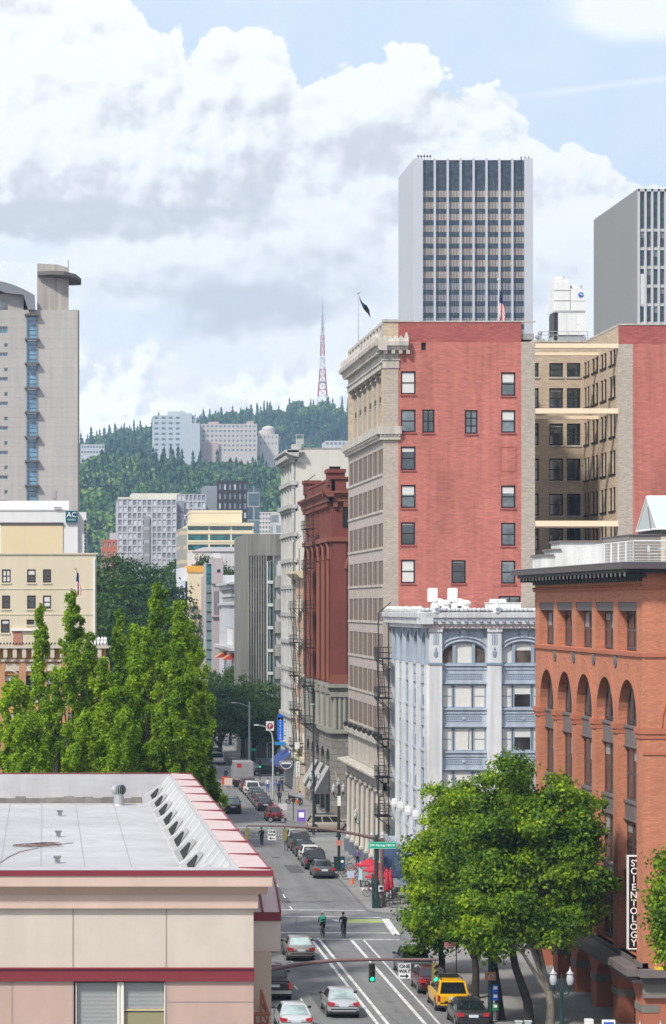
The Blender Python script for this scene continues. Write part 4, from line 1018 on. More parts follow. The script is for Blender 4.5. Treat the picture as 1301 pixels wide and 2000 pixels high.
# cafe furniture on the terrace
mt_ = mat('terrace_aqua', (.52,.60,.62), .5, .05)
def cafe_table(loc, label):
    t = thing('cafe_table', label, 'table', loc); MB().lathe(0,0,[(.4,.7),(.4,.74)],12).build('tabletop', mt_, t); q = MB(); q.cyl((0,0,0),(0,0,.7),.03,n=6); q.lathe(0,0,[(.25,0),(.24,.03)],10); q.build('leg', m_steel, t)
def cafe_chair(loc, rz, label):
    t = thing('cafe_chair', label, 'chair', loc, rz); MB().box(-.22,.22,-.22,.22,.43,.46).build('seat', mt_, t); q = MB(); q.box(-.22,.22,.2,.23,.55,.88); q.build('backrest', mt_, t)
    for a in (-.2,.2):
        for b in (-.2,.2): MB().cyl((a,b,0),(a,b,.43 if b < 0 else .88),.016,n=5).build('leg', m_steel, t)
for k, (x, y) in enumerate(((32.6,141.2),(35.4,141.6))):
    cafe_table((x,y,25.31), ['round pale table on the terrace nearest the railing corner','round pale table on the terrace beyond the first one'][k])
    for j, (dx, rz) in enumerate(((-.7,R(90)),(.7,R(-90)))): cafe_chair((x+dx,y,25.31), rz, ['pale terrace chair with its back to the railing corner','pale terrace chair right of the first terrace table','pale terrace chair left of the second terrace table','pale terrace chair at the far side of the second terrace table'][k*2+j])
# blade sign
SG = thing('blade_sign', 'tall black blade sign with white border and vertical white lettering', 'sign', (AX-.3,141.4,Z_(1763,141.4)))
zt, zb = Z_(1671,141.4)-SG.location.z, Z_(1854,141.4)-SG.location.z; x0, x1 = X_(1226,141.4)-SG.location.x, X_(1250,141.4)-SG.location.x
MB().box(x0,x1,0,.22,zb,zt).build('panel', mat('sign_black',(.012,.012,.014),.4,.02), SG)
q = MB(); e = .06
for a in ((x0-.01,x1+.01,zt-e,zt+.01),(x0-.01,x1+.01,zb-.01,zb+e),(x0-.01,x0+e,zb+e,zt-e),(x1-e,x1+.01,zb+e,zt-e)): q.box(a[0],a[1],-.03,.24,a[2],a[3])
q.build('border', m_white, SG)
def text_mesh(s, size, mats, name='lettering', depth=.01, bold=0, ax='CENTER'):
    cu = bpy.data.curves.new(name, 'FONT'); cu.body = s; cu.size = size; cu.extrude = depth; cu.align_x = ax; cu.align_y = 'CENTER'; cu.offset = bold; cu.resolution_u = 3
    o = bpy.data.objects.new(name, cu); COL.objects.link(o); bpy.context.view_layer.update()
    me = bpy.data.meshes.new_from_object(o.evaluated_get(bpy.context.evaluated_depsgraph_get())); bpy.data.objects.remove(o)
    me.transform(Matrix.Rotation(R(90), 4, 'X')); me.materials.clear(); me.materials.append(mats); me.name = name; return me
def write(parent, s, size, loc, m, bold=0, rz=0, name='lettering', depth=.01):
    o = put(text_mesh(s, size, m, name, depth, bold), name, parent, loc, rz); return o
m_lett = mat('sign_white', (.82,.82,.82), .5, .02)
word = ["S'", 'C', 'I', 'E', 'N', 'T', 'O', 'L', 'O', 'G', 'Y']
# one piece of lettering: the letters run down the panel
bmw = bmesh.new()
for k, ch in enumerate(word):
    me = text_mesh(ch, .50, m_lett, 'letter', .012, .006); me.transform(Matrix.Translation((0,0,zt-.42-k*(zt-zb-.75)/10))); bmw.from_mesh(me); bpy.data.meshes.remove(me)
me = bpy.data.meshes.new('lettering'); bmw.to_mesh(me); bmw.free(); me.materials.append(m_lett); put(me, 'lettering', SG, ((x0+x1)/2,-.015,0))
MB().box(x1,x1+.35,.05,.15,zt-.6,zt-.5).box(x1,x1+.35,.05,.15,zb+.5,zb+.6).build('bracket', m_black, SG)
# ------------------------------------------------------------------ pink stucco building in the foreground
GX, GY0, GY1, GL = 6.08, 80.0, 125.4, -14.0
m_cream = mat('cream_stucco', (.58,.51,.445), .9, .06, .9, bump=.06, streak=.06)
m_pink = mat('pink_stucco', (.48,.345,.295), .9, .06, .9, bump=.06, streak=.06)
m_tanshade = mat('tan_shade_stucco', (.50,.355,.28), .9, .05, .9, bump=.05, streak=.08)  # recessed cornice step's shade put into a darker tan; balcony floor shares it
m_tan2 = mat('light_tan_stucco', (.60,.46,.385), .9, .05, .9, bump=.05, streak=.08)
m_maroon = mat('maroon_metal', (.20,.032,.045), .45, .07, 1.5)
m_cop = mat('pink_metal_coping', (.60,.45,.425), .45, .05, .8)
m_memb = mat('white_membrane', (.45,.45,.46), .75, .15, .22, streak=.10, fine=.05)
m_joint = mat('joint_grey', (.30,.24,.22), .9)
B = thing('stucco_building', 'pink and cream stucco building with white flat roof in the foreground', 'building', (GX, GY0, 0))
FG = Face(B, GL, GY0); RGT = Face(B, GX, GY1 - 0.0, R(90))
zg = lambda py: Z_(py, GY0); ug = lambda px: X_(px, GY0) - GL; UR = GX - GL
DK = 13.7
win_h = (ug(148), ug(323), 9.3, zg(1919))
fw = MB(); fw.wall(0, UR, zg(1890), zg(1773), [], .25, 0); FG.part(fw, 'upper_wall', [m_cream])
fl = MB(); fl.wall(0, UR, 0, zg(1915), [win_h, (win_h[0],win_h[1],5.6,7.9), (win_h[0]-6,win_h[1]-6,9.3,win_h[3])], .22, 0); FG.part(fl, 'lower_wall', [m_pink])
jn = MB()
for p in (143, 325): jn.box(ug(p)-.018, ug(p)+.018, -.006, .05, zg(1889), zg(1774))
for p in (24, 143, 325): jn.box(ug(p)-.018, ug(p)+.018, -.006, .05, 6, zg(1916))
jn.box(ug(326), UR-.002, -.006, .05, zg(1958), zg(1956)); jn.box(0, ug(142), -.006, .05, zg(2060), zg(2058))
FG.part(jn, 'panel_joints', [m_joint])
bd = MB(); bd.ext([(.1,zg(1916)),(-.10,zg(1916)),(-.10,zg(1909)),(-.07,zg(1908)),(-.07,zg(1893)),(-.12,zg(1892)),(-.12,zg(1889.5)),(.1,zg(1889.5))], 'x', -.0, UR+.02); FG.part(bd, 'band', [m_maroon])
c1 = MB(); c1.box(0, UR+.52, -.52, .3, zg(1728), zg(1706)); FG.part(c1, 'cornice', [m_tan2])
c1 = MB(); c1.ext([(.3,zg(1745)),(-.22,zg(1745)),(-.30,zg(1738)),(-.44,zg(1728)),(.3,zg(1728))], 'x', 0, UR+.4); FG.part(c1, 'cornice', [m_tanshade])
c1 = MB(); c1.box(0, UR+.12, -.16, .3, zg(1773), zg(1745)); c1.box(0,UR+.1,-.14,.2,zg(1774),zg(1773)); FG.part(c1, 'cornice', [m_tan2])
fa = MB(); fa.box(0, UR+.55, -.56, -.50, zg(1707), zg(1696.5)); FG.part(fa, 'fascia', [m_maroon])
wc = MB(); wc.box(0, ug(467), -.5, .25, zg(1699), zg(1695.6)); FG.part(wc, 'parapet_cap', [m_memb])
# side wall with cornice
LG = GY1 - GY0
s = MB(); s.box(GX-GL-.3, GX-GL, .25, LG, 0, zg(1773)); FG.part(s, 'side_wall', [m_pink])
s = MB(); s.box(UR-.1, UR+.5, .3, LG+.3, zg(1728), zg(1708)); FG.part(s, 'cornice', [m_tan2])
s = MB(); s.box(UR+.49, UR+.545, -.5, LG+.3, zg(1707), zg(1697.5)); FG.part(s, 'fascia', [m_maroon])
# coping of the side parapet: metal pans with standing seams
ci, co_ = 5.65-GL, 6.6-GL; zt = 15.09
s = MB(); s.add([(ci,-.42,zt+.02),(co_,-.42,zt-.03),(co_,LG+.3,zt-.03),(ci,LG+.3,zt+.02),(ci,-.42,zt-.12),(co_,-.42,zt-.12),(co_,LG+.3,zt-.12),(ci,LG+.3,zt-.12)],[(0,1,2,3),(4,7,6,5),(0,4,5,1),(1,5,6,2),(2,6,7,3),(3,7,4,0)]); FG.part(s, 'coping', [m_cop])
s = MB(); nS = 11
for k in range(nS): y = .15 + (LG-.2)*(k/(nS-1)); s.box(ci-.01, co_+.015, y-.03, y+.03, zt-.1, zt+.04)
FG.part(s, 'coping_seams', [m_maroon])
s = MB(); s.box(0, ci, LG, LG+.3, zt-.12, zt+.02); FG.part(s, 'coping', [m_maroon])
s = MB(); s.box(0, ci-.05, LG-.02, LG+.02, DK, zt-.03); FG.part(s, 'parapet', [m_memb])
s = MB(); s.box(0, UR, LG+.02, LG+.28, 0, zt-.1); FG.part(s, 'rear_wall', [m_pink])
s = MB(); s.box(0, ci-.4, .25, .5, DK, zt-.05); FG.part(s, 'parapet', [m_memb])
# stained foot of the rear parapet
s = MB()
for k in range(40):
    u = (ci-1.4)*k/40; h = .22+.12*rw.random(); s.box(u, u+(ci-1.4)/40+.001, LG-.05-.02*(k%2), LG-.021, DK, DK+h)
FG.part(s, 'flashing', [mat('stained_flashing', (.20,.19,.17), .95, .35, 1.2)])
FG.part(MB().quad((0,.2,DK),(UR,.2,DK),(UR,LG,DK),(0,LG,DK)), 'roof', [m_memb])
s = MB()
for p, tilt in ((-60,.0),(20,.5),(82,.3),(148,.2),(222,-.3)): 
    y1, y0 = 124.9-GY0, 84-GY0; x1 = X_(p,124.9)-GL; x0 = x1+tilt*.3
    s.add([(x1-.02,y1,DK+.006),(x1+.02,y1,DK+.006),(x0+.02,y0,DK+.006),(x0-.02,y0,DK+.006)],[(0,3,2,1)])
FG.part(s, 'membrane_seams', [mat('seam_grey',(.34,.34,.345),.8)])
# sloped inner side of the parapet with its gussets and openings
bx = 4.55-GL
s = MB(); s.quad((ci-.12,.3,zt-.06),(ci-.12,LG,zt-.06),(bx,LG,DK+.002),(bx,.3,DK+.002)); s.box(ci-.13,ci-.001,-.3,LG,zt-.3,zt-.02); FG.part(s, 'parapet', [m_memb])
s = MB(); g2 = MB(); hl = MB()
def slope(t): return (bx + (ci-.12-bx)*t, DK + (zt-.06-DK)*t)
nG = 10
for k in range(nG):
    y = LG*(.02+.93*k/(nG-1)); wd = .55
    # raised plates leaning on the slope
    a0, a1 = slope(.06), slope(.62)
    g2.add([(a0[0],y,a0[1]+.02),(a1[0],y,a1[1]+.05),(a1[0],y+wd,a1[1]+.05),(a0[0],y+wd,a0[1]+.02),(a0[0]-.25,y,a0[1]+.45),(a1[0]-.12,y,a1[1]+.16),(a1[0]-.12,y+wd,a1[1]+.16),(a0[0]-.25,y+wd,a0[1]+.45)],
           [(0,3,2,1),(4,5,6,7),(0,1,5,4),(1,2,6,5),(2,3,7,6),(3,0,4,7)])
    b0, b1 = slope(.12), slope(.5)
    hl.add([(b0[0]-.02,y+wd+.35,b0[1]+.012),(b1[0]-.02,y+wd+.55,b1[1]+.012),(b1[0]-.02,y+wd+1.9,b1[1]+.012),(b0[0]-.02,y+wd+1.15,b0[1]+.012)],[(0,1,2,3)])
    FG.part(g2, 'gusset_plate', [m_memb]); g2 = MB()
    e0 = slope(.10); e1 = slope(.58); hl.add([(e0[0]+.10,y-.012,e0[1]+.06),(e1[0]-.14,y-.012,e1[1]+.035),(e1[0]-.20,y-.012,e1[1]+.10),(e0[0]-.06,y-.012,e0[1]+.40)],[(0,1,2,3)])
    for j in range(2):
        c0, c1 = slope(.55), slope(.97); yy = y + 1.2 + 1.9*j; s.add([(c0[0]-.01,yy,c0[1]+.008),(c1[0]-.01,yy,c1[1]+.008),(c1[0]-.01,yy+.05,c1[1]+.05),(c0[0]-.01,yy+.05,c0[1]+.05),(c1[0]-.01,yy+.1,c1[1]+.008),(c0[0]-.01,yy+.1,c0[1]+.008)],[(0,3,2,1),(3,5,4,2)])
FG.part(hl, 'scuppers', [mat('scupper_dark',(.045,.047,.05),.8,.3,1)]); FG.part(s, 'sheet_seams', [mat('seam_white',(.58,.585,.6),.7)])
# window with blinds
wy = .1
for u0, u1, half in ((ug(149.5),ug(229),0),(ug(242),ug(321),1)):
    p = MB(); z0, z1 = win_h[2], win_h[3]
    nS_ = 60
    zb = zg(1972) if half else z0
    zz0 = z1
    p.quad((u0,wy+.08,zb),(u1,wy+.08,zb),(u1,wy+.08,z1),(u0,wy+.08,z1),1)
    k = 0; z = z1
    while z > zb: p.box(u0+.03,u1-.03,wy+.055,wy+.079,z-.028,z-.008,2); z -= .04
    if half: p.quad((u0,wy+.09,z0),(u1,wy+.09,z0),(u1,wy+.09,zb),(u0,wy+.09,zb),0); p.box(u0,u1,wy+.01,wy+.08,zb-.05,zb,3); p.box(u0,u1,wy+.04,wy+.09,z0,zg(1979),4)
    o = FG.part(p, 'window', [g_mid, mat('blind_grey',(.36,.375,.37),.6,.05), mat('blind_slat',(.44,.455,.45),.5,.04), mat('sash_ochre',(.55,.45,.25),.6), mat('curtain_olive',(.28,.25,.15),.8,.1)])
    f = MB(); e = .075
    for q in ((u0-e,u0,z0,z1+e),(u1,u1+e,z0,z1+e),(u0,u1,z1,z1+e)): f.box(q[0],q[1],0,.2,q[2],q[3])
    f.build('window_frame', mat('frame_cream',(.72,.70,.64),.5,.03), o)
FG.part(MB().box(ug(230)+.07, ug(241)-.06, .03, .2, win_h[2], win_h[3]), 'mullion', [MATS['frame_cream']])
for h in ((win_h[0],win_h[1],5.6,7.9), (win_h[0]-6,win_h[1]-6,9.3,win_h[3])): win(FG, h[0], h[2], h[1]-h[0], h[3]-h[2], .06, cols=2, blind=1, fr=.1, mats=(MATS['frame_cream'], g_mid, MATS['blind_grey']))
# projecting bay on the street side with its barrel roof
bayx0, bayx1 = GX-GL, 7.24-GL; y0b, y1b = 4.0, 11.0
s = MB(); s.box(bayx0, bayx1, y0b, y1b, 12.1, 13.06); FG.part(s, 'bay_wall', [m_cream])
s = MB(); s.box(bayx0, bayx1-.29, y0b+.02, y1b, 0, 12.1); FG.part(s, 'bay_wall', [mat('bay_beige',(.50,.40,.32),.9,.05,1)])
s = MB(); s.box(bayx0, bayx1+.01, y0b-.05, y1b+.05, 13.06, 13.34); FG.part(s, 'fascia', [m_maroon])
n = 10; arp = [(y0b-.05+(y1b-y0b+.1)*k/n, 13.34+.95*math.sin(math.pi*k/n)) for k in range(n+1)]
s = MB(); s.ext(arp, 'x', bayx0, bayx1); FG.part(s, 'bay_roof', [m_cop])
s = MB()
for x in (bayx0+.12, bayx0+.58, bayx1-.02):
    for (a,b),(c,d) in zip(arp[:-1],arp[1:]): s.add([(x-.02,a,b-.02),(x+.04,a,b-.02),(x+.04,c,d-.02),(x-.02,c,d-.02),(x-.02,a,b+.05),(x+.04,a,b+.05),(x+.04,c,d+.05),(x-.02,c,d+.05)],[(4,5,6,7),(0,1,5,4),(1,2,6,5),(3,7,6,2),(0,4,7,3)])
FG.part(s, 'roof_seams', [m_maroon])
# balcony with brown steel rail
s = MB(); bz = 9.4; mbr = mat('rust_brown_steel', (.30,.115,.07), .5, .08)
for z in (bz+.2, bz+.45, bz+.7): s.cyl((bayx0-.0,2.2,z),(bayx0+.62,2.2,z),.035,n=6); s.cyl((bayx0+.62,2.2,z),(bayx0+.62,4.0,z),.035,n=6)
s.cyl((bayx0-.02,2.2,bz+1.0),(bayx0+.68,2.2,bz+1.0),.06,n=8); s.cyl((bayx0+.62,2.15,bz+1.0),(bayx0+.62,4.0,bz+1.0),.06,n=8); s.cyl((bayx0+.40,2.2,bz+1.0),(bayx0+.40,2.2,bz+1.75),.04,n=6); s.cyl((bayx0+.40,2.2,bz+1.75),(bayx0+.62,2.2,bz+1.0),.05,n=6)
for x in (.05,.22,.40,.62): s.cyl((bayx0+x,2.2,bz),(bayx0+x,2.2,bz+1.0),.03,n=6)
FG.part(s, 'balcony_rail', [mbr]); FG.part(MB().box(bayx0,bayx0+.7,2.1,4.0,bz-.15,bz), 'balcony_floor', [m_tanshade])
pot = thing('potted_plant', 'small leafy plant in a teal pot on the stucco building balcony', 'plant', (GL+bayx0+.2, GY0+2.9, bz))
MB().lathe(0,0,[(.12,0),(.17,.3),(.18,.32)],10).build('pot', mat('teal_pot',(.05,.25,.30),.4), pot)
s = MB()
for k in range(70):
    a, r, z = rw.random()*6.28, rw.random()*.22, .35+rw.random()*.4; s.add([(r*math.cos(a),r*math.sin(a),z),(r*math.cos(a)+.07,r*math.sin(a),z+.05),(r*math.cos(a)+.05,r*math.sin(a)+.07,z+.02)],[(0,1,2)])
s.build('foliage', mat('plant_green',(.05,.12,.02),.7), pot)
FG.part(MB().box(.3, UR-.31, .5, LG, .1, DK-.05), 'core', [m_pink])
# roof fittings
t = thing('turbine_vent', 'ribbed metal turbine vent on a collar in front of the rear parapet', 'vent', (X_(232,124.0), 124.0, DK))
MB().lathe(0,0,[(.30,0),(.26,.06),(.22,.5),(.22,.55)],16).build('collar', m_steel, t)
q = MB(); n = 20
for k in range(n):
    a0, a1 = 2*math.pi*k/n, 2*math.pi*(k+.62)/n; pr = [(.22,.5),(.33,.62),(.35,.75),(.31,.88),(.2,.96)]
    for (r0,z0),(r1,z1) in zip(pr[:-1],pr[1:]): q.quad((r0*math.cos(a0),r0*math.sin(a0),z0),(r0*.86*math.cos(a1),r0*.86*math.sin(a1),z0),(r1*.86*math.cos(a1),r1*.86*math.sin(a1),z1),(r1*math.cos(a0),r1*math.sin(a0),z1))
q.lathe(0,0,[(.2,.955),(.12,1.0),(.02,1.01)],14); q.cyl((0,0,1.0),(0,0,1.06),.03,n=6); q.build('turbine', m_steel, t); MB().lathe(0,0,[(.17,.5),(.26,.7),(.17,.93)],12).build('turbine_core', m_dark, t)
for k, (p, b) in enumerate(((117,1594),(114,1635),(112,1686))):
    Y = (H-DK)*F/(b-PY0)
    t = thing('roof_vent', ['small square roof vent farthest from the front parapet','small square roof vent midway in the row of three','small square roof vent nearest the front parapet'][k], 'vent', (X_(p,Y),Y,DK))
    MB().box(-.10,.10,-.1,.1,0,.2).build('stub', m_steel, t); MB().box(-.14,.14,-.14,.14,.2,.26).box(-.06,.06,-.145,-.14,.06,.18,0).build('hood', mat('vent_grey',(.18,.18,.185),.5), t)
q = MB(); Y = 103.0; x0 = X_(75,Y)
for lp in range(6):
    a_, b_ = .7-.08*lp+.2*rw.random(), .3+.3*rw.random(); ph = rw.random()*6
    q.tube([(x0+.15*lp-.3+a_*math.cos(2*math.pi*k/20+ph)+.05*math.sin(k), Y+b_*1.5*math.sin(2*math.pi*k/20+ph), DK+.03+.012*lp) for k in range(21)], .014, 5)
q.tube([(X_(p,yy),yy,DK+.02) for p, yy in ((75,102),(40,100.5),(18,98.5),(-5,95.5))], .013, 5); q.tube([(X_(75,103),103,DK+.03),(X_(110,103),103.3,DK+.03),(X_(143,104),104.2,DK+.02)], .014, 5)
tag(q.build('cable_coil', mat('cable_brown',(.16,.11,.10),.7)), 'thin brown cable lying in a loose coil on the white roof', 'cable')
tag(MB().cyl((X_(182,92.5),92.5,DK+.05),(X_(213,92.5),92.8,DK+.05),.045,n=6).build('pipe_offcut', mat('offcut_dark',(.1,.1,.1),.7)), 'short dark pipe offcut lying by the front parapet', 'pipe')

# ------------------------------------------------------------------ generic building block
def grid_building(name, label, x0, x1, y0, y1, z1, mw, front=None, side=None, side_face='L', roofm=None, z0=0, par=.5, gm=None, fm=None, cat='building', core=True):
    """walls with real openings; front = (list of u ranges as fractions, list of z ranges) on the face towards -y, side the same on the face towards -x ('L') or +x ('R')"""
    b = thing(name, label, cat, (x0, y0, z0)); fa = Face(b, x0, y0); gm = gm or g_dark; fm = fm or m_dark
    def do(fc, Ln, spec, nm):
        us, zs = spec if spec else ([], [])
        hs = [(a*Ln, c*Ln, p, q) for a, c in us for p, q in zs]
        fc.part(MB().wall(0, Ln, 0, z1 - z0, [(h[0],h[1],h[2]-z0,h[3]-z0) for h in hs], .25, 0), nm, [mw])
        for h in hs:
            win(fc, h[0], h[2]-z0, h[1]-h[0], h[3]-h[2], .14, rows=2 if (h[3]-h[2]) > 1.2 else 1, cols=1 if h[1]-h[0] < 2.2 else 2, blind=rw.choice([0,0,.3,.5]), fr=.09, mats=(fm, gm, m_blindg))
    do(fa, x1-x0, front, 'wall')
    if side_face == 'L': do(Face(b, x0, y1, R(-90)), y1-y0, side, 'side_wall')
    else: do(Face(b, x1, y0, R(90)), y1-y0, side, 'side_wall')
    fa.part(MB().box(.3, x1-x0-.3, .3, y1-y0, 0, z1-z0-.4), 'roof', [roofm or m_roof])
    cp = MB(); ww = x1-x0
    cp.box(-.06, ww+.06, -.06, .32, z1-z0, z1-z0+.12); cp.box(-.06,.32,.32,y1-y0,z1-z0,z1-z0+.12); cp.box(ww-.32,ww+.06,.32,y1-y0,z1-z0,z1-z0+.12); cp.box(.32,ww-.32,y1-y0-.3,y1-y0,z1-z0-.4,z1-z0+.12)
    if side_face == 'L': cp.box(ww-.3,ww,.32,y1-y0,0,z1-z0)
    else: cp.box(0,.3,.32,y1-y0,0,z1-z0)
    fa.part(cp, 'coping', [mw])
    return b, fa
# orange historic house behind the poplars
m_och = mat('ochre_stucco', (.58,.32,.10), .85, .1, .5); m_ocb = mat('ochre_brick', (.46,.24,.13), .85, .12, .5)
OY = 212.0; zo = lambda p: Z_(p, OY); ox = lambda p: X_(p, OY)
B = thing('ornate_house', 'ochre brick house with bracketed cornice and white roof statues behind the poplars', 'building', (ox(-160), OY, 0)); f = Face(B, ox(-160), OY); LO = ox(207)-ox(-160)
rows_o = [(zo(1356),zo(1319)),(zo(1425),zo(1392)),(zo(1490),zo(1455))]; us_o = [.25+1.62*k for k in range(9)]
hs = [(u,u+1.0,z0,z1) for u in us_o for z0,z1 in rows_o]
f.part(MB().wall(0,LO,0,zo(1262),hs,.3), 'wall', [m_och])
for i, h in enumerate(hs):
    win(f, h[0],h[2],1.0,h[3]-h[2],.12,rows=2,blind=rw.choice([0,.3,.5]),fr=.08,mats=(m_dark,g_dark,m_blind))
bn = MB()
for a, b in ((1310,1296),(1372,1366),(1442,1436)): bn.box(-.1,LO+.1,-.15,.1,zo(a),zo(b))
for u in us_o: bn.tube([(p,-.12,q) for p, q in arch(u-.15,u+1.15,zo(1318),.35,8)],.09,5)
f.part(bn, 'string_courses', [mat('pale_stone',(.52,.46,.38),.8,.1,.6)])
bn = MB()
for k in range(10): u = LO*k/9; bn.box(u-.28,u+.28,-.2,.1,0,zo(1290))
f.part(bn, 'pilasters', [m_ocb])
cn = MB(); cn.box(-.5,LO+.5,-.7,.2,zo(1266),zo(1261)); cn.box(-.2,LO+.2,-.3,.2,zo(1292),zo(1288))
for k in range(20): u = LO*(k+.3)/20; cn.box(u-.16,u+.16,-.6,.05,zo(1284),zo(1266)); cn.box(u-.1,u+.1,-.45,.05,zo(1290),zo(1284))
f.part(cn, 'cornice', [MATS['pale_stone']])
ra = MB()
for k in range(60): u = LO*k/59; ra.cyl((u,-.5,zo(1261)),(u,-.5,zo(1257)),.02,n=4); ra.ball((u,-.5,zo(1256)),.07,n=6,k=4)
ra.cyl((0,-.5,zo(1258)),(LO,-.5,zo(1258)),.02,n=4); f.part(ra, 'cresting', [m_black])
st_ = MB()
for k, p in enumerate((186,193,200,206)): u = ox(p)-ox(-160); st_.lathe(u,-.2,[(.14,0),(.18,.15),(.1,.35),(.14,.55),(.05,.7)],8,0,zo(1261)); st_.add([(u-.16,-.2,zo(1252)),(u,-.15,zo(1247)),(u+.16,-.2,zo(1252)),(u,-.25,zo(1257))],[(0,1,2,3)])
f.part(st_, 'statues', [m_white]); f.part(MB().box(0,LO,.3,14,.1,zo(1268)), 'roof', [m_roof])
f.part(MB().wall(0,14,0,zo(1262),[],.2), 'side_wall', [m_och]) if 0 else None
# cream block with brown windows
m_crm = mat('cream_render', (.62,.545,.41), .85, .05, .25, streak=.07); m_brnf = mat('brown_window', (.055,.035,.035), .55, .05)
QY = 236.0; zq = lambda p: Z_(p, QY); xq = lambda p: X_(p, QY)
B = thing('cream_building', 'cream rendered block with brown framed windows behind the poplars', 'building', (xq(-220), QY, 0)); f = Face(B, xq(-220), QY); LQ = xq(188)-xq(-220)
us = [(4,21,1112,1138),(53,70,1112,1138),(84,100,1112,1138),(4,20,1163,1189),(53,70,1163,1189),(84,100,1163,1189),(2,19,1210,1236),(52,68,1210,1220),(-60,-43,1112,1138),(-60,-43,1163,1189),(-60,-43,1210,1236),(-110,-93,1112,1138),(-110,-93,1163,1189)]
hs = [(xq(a)-xq(-220), xq(b)-xq(-220), zq(d), zq(c)) for a, b, c, d in us]
f.part(MB().wall(0,LQ,0,zq(1083),hs,.25), 'wall', [m_crm])
bl = [.9,.4,0,.1,.0,.8,.3,0,.5,.2,.4,.6,.1]; cl = [2,1,1,1,1,1,1,1,1,1,1,1,1]
for h, b_, c_ in zip(hs, bl, cl):
    win(f, h[0],h[2],h[1]-h[0],h[3]-h[2],.06,cols=c_,rows=2,blind=b_,fr=.11,mats=(m_brnf,g_dark,m_blind)); f.part(MB().box(h[0]-.06,h[1]+.06,-.08,.1,h[2]-.14,h[2]-.005), 'sill', [m_crm])
f.part(MB().box(-.1,LQ+.12,-.12,.3,zq(1083),zq(1080)).box(LQ-.3,LQ,.3,16,0,zq(1083)), 'coping', [m_crm]); f.part(MB().box(.1,LQ-.35,.3,16,0,zq(1085)), 'roof', [m_roof])
bn = MB(); bn.box(0,LQ,-.05,.1,zq(1151),zq(1149.5)); bn.box(0,LQ,-.05,.1,zq(1201),zq(1199)); f.part(bn, 'string_course', [m_crm])
f.part(MB().box(LQ-.25,LQ-.12,-.12,-.02,zq(1250),zq(1090)), 'downpipe', [m_white])
d = MB(); d.box(xq(26)-xq(-220), xq(43)-xq(-220), -.08, .1, zq(1262), zq(1234)); f.part(d, 'roof_door', [mat('faded_red_door',(.42,.18,.13),.6,.06)])
f.part(MB().cyl((xq(69.5)-xq(-220),-.5,zq(1222)),(xq(69.5)-xq(-220),-.5,zq(1201)),.13,n=10).cyl((xq(69.5)-xq(-220),-.5,zq(1201)),(xq(69.5)-xq(-220),-.5,zq(1199)),.2,n=10), 'flue', [m_steel])
f.part(MB().box(xq(22)-xq(-220),xq(76)-xq(-220),-.25,.0,zq(1232),zq(1229)), 'canopy', [m_white])
# flag in front
x = X_(148,226); t = thing('flagpole', 'slender flagpole with flag in front of the cream block', 'flagpole', (x,226,Z_(1262,226))); MB().tube([(0,0,0),(0,0,Z_(1112,226)-Z_(1262,226))],[.06,.035],6).build('pole', m_pole, t); MB().ball((0,0,Z_(1111,226)-Z_(1262,226)),.09).build('finial', mat('gilt',(.5,.35,.1),.3,0,metal=.8), t)
us_flag(x,226,Z_(1114,226),2.1,.46,'red white and blue striped flag hanging above the tallest poplar')
# white hotel block behind it
m_wh = mat('hotel_white', (.70,.70,.71), .75, .05, .3, streak=.06); m_crp = mat('cream_panel', (.70,.57,.37), .8, .04, .3)
HY = 262.0; zh = lambda p: Z_(p, HY); xh = lambda p: X_(p, HY)
B = thing('hotel_building', 'white hotel block with a cream panel and teal square sign', 'building', (xh(-240), HY, 0)); f = Face(B, xh(-240), HY); LH = xh(152)-xh(-240)
f.part(MB().box(0,LH,0,18,0,zh(997)), 'wall', [m_wh])
f.part(MB().box(xh(2)-xh(-240),xh(123)-xh(-240),-.12,.02,zh(1085),zh(1025)), 'cream_panel', [m_crp])
f.part(MB().box(xh(2)-xh(-240)-.1,xh(124)-xh(-240),-.22,.02,zh(1025),zh(1020.5)), 'panel_head', [m_cor])
f.part(MB().box(xh(48.5)-xh(-240)-.03,xh(48.5)-xh(-240)+.03,-.13,-.1,zh(1085),zh(1026)), 'panel_joint', [m_crm])
f.part(MB().box(-3,xh(135)-xh(-240),4,10,zh(997),zh(975)).box(-.2,LH-1,-.1,.4,zh(997),zh(994)), 'roof_storey', [m_wh])
s = MB(); s.box(LH,xh(169)-xh(-240),.5,18,0,zh(1000)); f.part(s, 'side_wing', [m_wh])
s = MB()
for k in range(9): zc = zh(1018+7.4*k); s.box(xh(165)-xh(-240),xh(168)-xh(-240),.42,.6,zc-.14,zc+.14)
f.part(s, 'slot_windows', [m_dark])
s = MB()
for k in range(3): s.cyl((xh(108+5*k)-xh(-240),-.2,zh(993)),(xh(108+5*k)-xh(-240),-.2,zh(991)),.12,n=8)
f.part(s, 'floodlights', [m_dark])
SG = thing('hotel_sign', 'teal square sign with white letters at the top corner of the white hotel', 'sign', (xh(140),HY-.3,zh(1009)))
a = 11.5*HY/F; MB().box(-a,a,0,.25,-a,a).build('panel', mat('sign_teal',(.005,.10,.14),.4,.03), SG)
write(SG, 'AC', .72, (0,-.02,.16), m_lett); write(SG, 'HOTELS', .22, (0,-.02,-.32), m_lett)
